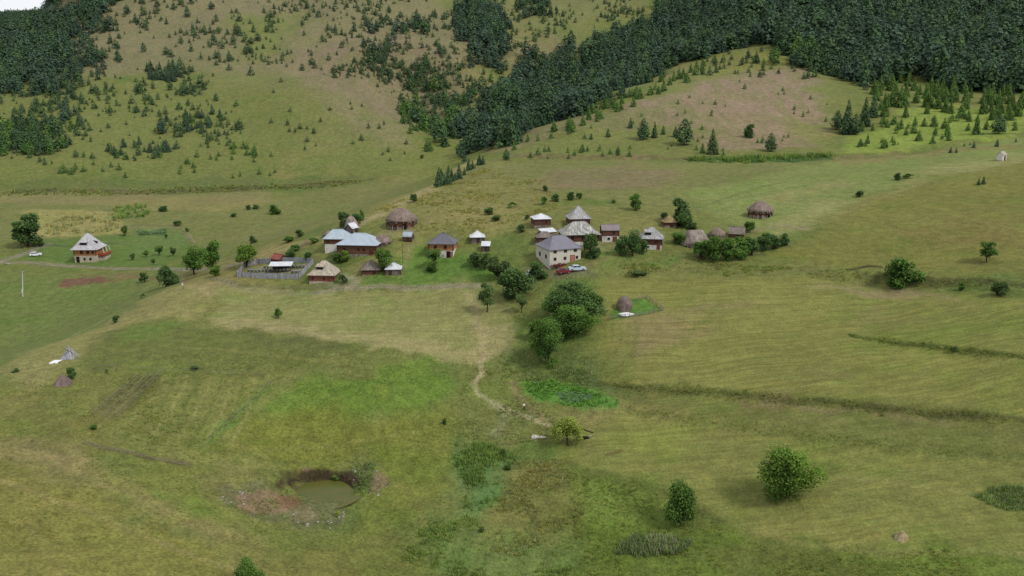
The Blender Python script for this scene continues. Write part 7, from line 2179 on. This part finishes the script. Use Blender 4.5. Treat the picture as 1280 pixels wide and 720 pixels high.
# ------------------------------------------------------------------ herbage, crops, reeds
def herbage(name, label, pix, per_m2, hgt, mats, seed, spread=.25, blades=5, width=.10, patch=0.0, line=None):
    """tufts of upright blades over an area (or along a line of half-width 'line')"""
    P = ground_pts(pix, hit)
    r = np.random.default_rng(seed)
    if line:
        L = np.hypot(*np.diff(P[:, :2], axis=0).T); n = int(L.sum() * per_m2)
        t = np.sort(r.uniform(0, L.sum(), n)); cum = np.concatenate([[0], np.cumsum(L)])
        i = np.clip(np.searchsorted(cum, t) - 1, 0, len(L) - 1); f = ((t - cum[i]) / L[i])[:, None]
        xy = P[i, :2] * (1 - f) + P[i + 1, :2] * f + r.normal(size=(n, 2)) * line
        x, y = xy[:, 0], xy[:, 1]
    else:
        lo, hi = P[:, :2].min(0), P[:, :2].max(0)
        n = int((hi[0] - lo[0]) * (hi[1] - lo[1]) * per_m2)
        x = r.uniform(lo[0], hi[0], n); y = r.uniform(lo[1], hi[1], n)
        xw = x + 2 * (fbm(x, y, 5, 2, 3) - .5); yw = y + 3 * (fbm(x, y, 5, 2, 4) - .5)
        m = inside(xw, yw, P); x, y = x[m], y[m]
    if patch:
        m = r.random(len(x)) < sstep(patch, patch + .2, fbm(x, y, 7, 3, seed)) * .95 + .05
        x, y = x[m], y[m]
    z = height(x, y); n = len(x)
    hh = hgt * r.uniform(.5, 1.25, n) * (.6 + .8 * fbm(x, y, 4, 2, seed + 3))
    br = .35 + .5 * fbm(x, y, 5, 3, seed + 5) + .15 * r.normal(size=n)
    a = r.uniform(0, 6.283, (n, blades)); d = r.uniform(0, spread, (n, blades))
    bx = x[:, None] + np.cos(a) * d; by = y[:, None] + np.sin(a) * d
    a2 = r.uniform(0, 6.283, (n, blades)); w = width * r.uniform(.6, 1.3, (n, blades))
    tx, ty = np.cos(a2) * w, np.sin(a2) * w
    ln = hh[:, None] * r.uniform(.6, 1.1, (n, blades)); lx, ly = np.cos(a) * ln * .35, np.sin(a) * ln * .35
    zz = np.repeat(z[:, None], blades, 1) - .04
    v = np.stack([np.stack([bx - tx, by - ty, zz], -1), np.stack([bx + tx, by + ty, zz], -1), np.stack([bx + tx * .5 + lx, by + ty * .5 + ly, zz + ln], -1), np.stack([bx - tx * .5 + lx, by - ty * .5 + ly, zz + ln], -1)], 2).reshape(-1, 3)
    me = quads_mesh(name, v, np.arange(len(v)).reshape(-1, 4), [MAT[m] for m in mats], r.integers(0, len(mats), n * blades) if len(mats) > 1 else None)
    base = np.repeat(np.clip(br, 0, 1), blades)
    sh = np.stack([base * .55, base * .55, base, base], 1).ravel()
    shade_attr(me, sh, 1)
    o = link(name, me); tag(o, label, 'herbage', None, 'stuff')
    return n


def build_herbage():
    tot = 0
    tot += herbage('reeds', 'bright blue green reed bed filling the wet hollow', [(566, 560), (602, 553), (640, 562), (648, 578), (630, 602), (612, 636), (592, 655), (577, 642), (582, 602), (566, 582)], 5, 1.0, ['herb_lush', 'herb_lush', 'herb'], 1, .3, 6, .07, .42)
    tot += herbage('reeds', 'green sedge along the stream at the bottom edge', [(470, 690), (545, 652), (592, 648), (620, 682), (700, 672), (720, 700), (700, 725), (560, 725)], 4.5, .7, ['herb_lush', 'herb'], 2, .3, 5, .07, .50)
    tot += herbage('tall_weeds', 'tall weeds on the slope below the tree clump', [(640, 430), (690, 448), (745, 446), (772, 470), (788, 488), (740, 492), (690, 476), (640, 478), (612, 470)], 4, .6, ['herb', 'herb', 'herb_pale', 'herb_lush'], 3, .3, 5, .07, .38)
    tot += herbage('tall_weeds', 'rough weeds either side of the meadow path', [(590, 460), (640, 472), (700, 530), (690, 550), (640, 556), (590, 552), (562, 540), (572, 500)], 3.2, .42, ['herb', 'herb_dry', 'herb_lush', 'herb_pale'], 4, .3, 5, .07, .44)
    tot += herbage('tall_weeds', 'brownish weeds between the reed bed and the bright meadow', [(640, 582), (690, 574), (722, 592), (730, 640), (700, 680), (650, 700), (615, 690), (606, 660), (622, 620)], 4, .5, ['herb', 'herb_dry', 'herb_dry', 'herb_pale'], 5, .3, 5, .06, .36)
    tot += herbage('meadow_grass', 'long uncut meadow grass round the lower trees', [(725, 592), (790, 606), (850, 622), (900, 656), (960, 684), (1290, 696), (1290, 725), (700, 725), (705, 660)], 3, .38, ['herb', 'herb_lush', 'herb_dry'], 6, .3, 5, .06, .40)
    tot += herbage('meadow_grass', 'long uncut grass over the left foreground slope', [(0, 480), (100, 455), (300, 440), (560, 470), (570, 560), (560, 725), (0, 725)], 1.15, .28, ['herb', 'herb', 'herb_dry', 'herb'], 7, .35, 5, .06, .45)
    tot += herbage('tall_weeds', 'weeds and flowering thistles over the dug earth', [(272, 606), (330, 598), (352, 628), (380, 628), (425, 634), (436, 652), (370, 664), (300, 644), (276, 626)], 3, .42, ['herb', 'herb_lush', 'herb_pale', 'herb_dry'], 8, .3, 5, .06, .50)
    tot += herbage('tall_weeds', 'weeds on the bank right of the pond', [(440, 588), (452, 578), (470, 580), (466, 592), (462, 622), (448, 616)], 8, .5, ['herb', 'herb_lush', 'herb_pale'], 9, .3, 5, .06)
    tot += herbage('tall_weeds', 'weedy island of uncut growth in the mown field', [(1218, 622), (1250, 609), (1290, 607), (1290, 640), (1242, 634)], 9, .7, ['herb', 'herb_lush', 'herb_pale'], 10, .3, 5, .06)
    tot += herbage('garden_crop', 'leafy green rows of the vegetable plot', [(652, 479), (690, 477), (745, 490), (772, 500), (770, 509), (728, 512), (690, 505), (662, 493)], 7, .45, ['crop'], 11, .28, 6, .12, .30)
    tot += herbage('garden_crop', 'blue green cabbage patch inside the vegetable plot', [(692, 494), (720, 490), (742, 496), (738, 503), (712, 506)], 12, .35, ['crop_blue'], 12, .25, 6, .13)
    tot += herbage('tall_weeds', 'wispy grey violet thicket standing in the long grass at the bottom', [(764, 690), (785, 672), (825, 668), (866, 684), (854, 694), (800, 698)], 9, 1.25, ['herb_violet', 'herb', 'herb_violet', 'herb_lush'], 13, .4, 6, .06)
    for k, (px, h, w) in enumerate(BANKS_PX[:6]):
        if h > 0:
            lab = ['rough grass on the long bank across the lower field', 'rough grass on the short bank across the upper field', 'low grass on the faint lower bank', 'scrubby grass on the bank under the spur', 'grass on the little track bank', 'grassy scrub on the bank at the foot of the mountain'][k]
            tot += herbage('bank_grass', lab, px, 5 if k < 2 else 3 if k != 5 else 2.5, [.42, .4, .25, .6, .25, 1.2][k], ['herb', 'herb_dry', 'herb_lush'], 20 + k, .3, 6, .07 if k != 5 else .2, 0, [.4, .38, .9, 1.0, .45, 2.0][k])
    tot += herbage('ditch_scrub', 'dark green scrub along the ditch at the foot of the bare slope', [(862, 200), (905, 200), (960, 198), (1035, 195)], 4, 1.6, ['herb_lush', 'herb'], 31, .8, 6, .25, 0, 1.6)
    tot += herbage('scrub', 'low scrub above the corn plot in the valley', [(138, 260), (180, 255), (186, 270), (142, 275)], .14, 1.4, ['herb', 'herb_lush'], 32, .9, 7, .3)
    tot += herbage('garden_crop', 'dark kitchen garden rows behind the valley house', [(172, 289), (206, 287), (208, 292), (175, 294)], 2.2, .9, ['herb', 'crop_blue'], 33, .4, 6, .2)
    tot += herbage('corn_stubble', 'pale dry corn stalks in the field behind the valley house', [(32, 266), (150, 266), (150, 290), (60, 294)], .5, 1.2, ['herb_dry', 'herb_pale'], 34, .5, 5, .14, .42)
    tot += herbage('tall_weeds', 'scrubby growth below the dormer house', [(770, 332), (850, 314), (880, 326), (940, 332), (1000, 334), (960, 345), (860, 343), (790, 344)], 2, .6, ['herb', 'herb_dry', 'herb_lush'], 35, .4, 5, .1, .44)
    tot += herbage('meadow_grass', 'straw coloured uncut grass on the knoll', [(470, 262), (540, 236), (590, 208), (680, 225), (700, 262), (640, 282), (600, 296), (520, 290)], .9, .5, ['herb_dry', 'herb_dry', 'herb'], 36, .5, 5, .12, .45)
    tot += herbage('meadow_grass', 'rough growth inside the fenced plot', [(100, 470), (200, 464), (335, 470), (330, 500), (268, 548), (200, 560), (130, 542), (84, 510)], 2.0, .34, ['herb', 'herb_dry', 'herb_lush'], 37, .35, 5, .07, .45)
    print('tufts', tot)


build_trees()
build_conifers()
build_herbage()


build_ground()
build_village()
build_fences()
build_props()
build_person()

# ------------------------------------------------------------------ sky, sun, camera
def build_world():
    w = bpy.data.worlds.new('World'); SC.world = w
    w.use_nodes = True
    t = w.node_tree; t.nodes.clear()
    out = t.nodes.new('ShaderNodeOutputWorld'); bg = t.nodes.new('ShaderNodeBackground')
    sky = t.nodes.new('ShaderNodeTexSky'); sky.sky_type = 'NISHITA'; sky.sun_disc = False
    sky.sun_elevation = SUN_EL; sky.sun_rotation = SUN_AZ
    sky.air_density = 1.0; sky.dust_density = 2.0; sky.altitude = 900
    # broken cloud: grey-white over much of the dome
    tc = t.nodes.new('ShaderNodeTexCoord')
    mp = t.nodes.new('ShaderNodeMapping'); mp.inputs['Scale'].default_value = (1, 1, 2.2)
    nz = t.nodes.new('ShaderNodeTexNoise'); nz.inputs['Scale'].default_value = 2.2; nz.inputs['Detail'].default_value = 6
    mr = t.nodes.new('ShaderNodeMapRange'); mr.inputs[1].default_value = 0.25; mr.inputs[2].default_value = 0.6; mr.inputs[3].default_value = 0.6; mr.inputs[4].default_value = 1.0
    mx = t.nodes.new('ShaderNodeMix'); mx.data_type = 'RGBA'
    t.links.new(tc.outputs['Generated'], mp.inputs[0]); t.links.new(mp.outputs[0], nz.inputs[0])
    t.links.new(nz.outputs[0], mr.inputs[0]); t.links.new(mr.outputs[0], mx.inputs[0])
    t.links.new(sky.outputs[0], mx.inputs[6]); mx.inputs[7].default_value = (6.2, 6.35, 6.6, 1)
    t.links.new(mx.outputs[2], bg.inputs[0]); bg.inputs[1].default_value = 0.148
    t.links.new(bg.outputs[0], out.inputs[0])
    L = bpy.data.lights.new('sun', 'SUN'); L.energy = 2.7; L.angle = R(12); L.color = (1.0, 0.97, 0.92)
    o = bpy.data.objects.new('sun', L); COL.objects.link(o)
    d = Vector((math.sin(SUN_AZ) * math.cos(SUN_EL), math.cos(SUN_AZ) * math.cos(SUN_EL), math.sin(SUN_EL)))
    o.rotation_euler = (-d).to_track_quat('-Z', 'Y').to_euler()
    o.location = (0, 100, 300)


SUN_EL = R(47); SUN_AZ = R(122)
build_world()

cam = bpy.data.cameras.new('camera'); co = bpy.data.objects.new('camera', cam); COL.objects.link(co)
co.location = (0, 0, CAM_Z)
co.rotation_euler = (R(90) - PITCH, 0, 0)
cam.sensor_width = 36; cam.lens = 36 * FPX / 1280
cam.clip_start = 1; cam.clip_end = 6000
SC.camera = co
SC.view_settings.view_transform = 'Standard'; SC.view_settings.look = 'None'; SC.view_settings.exposure = 0; SC.view_settings.gamma = 1
SC.cycles.max_bounces = 5; SC.cycles.diffuse_bounces = 3; SC.cycles.glossy_bounces = 2; SC.cycles.transmission_bounces = 2; SC.cycles.transparent_max_bounces = 8
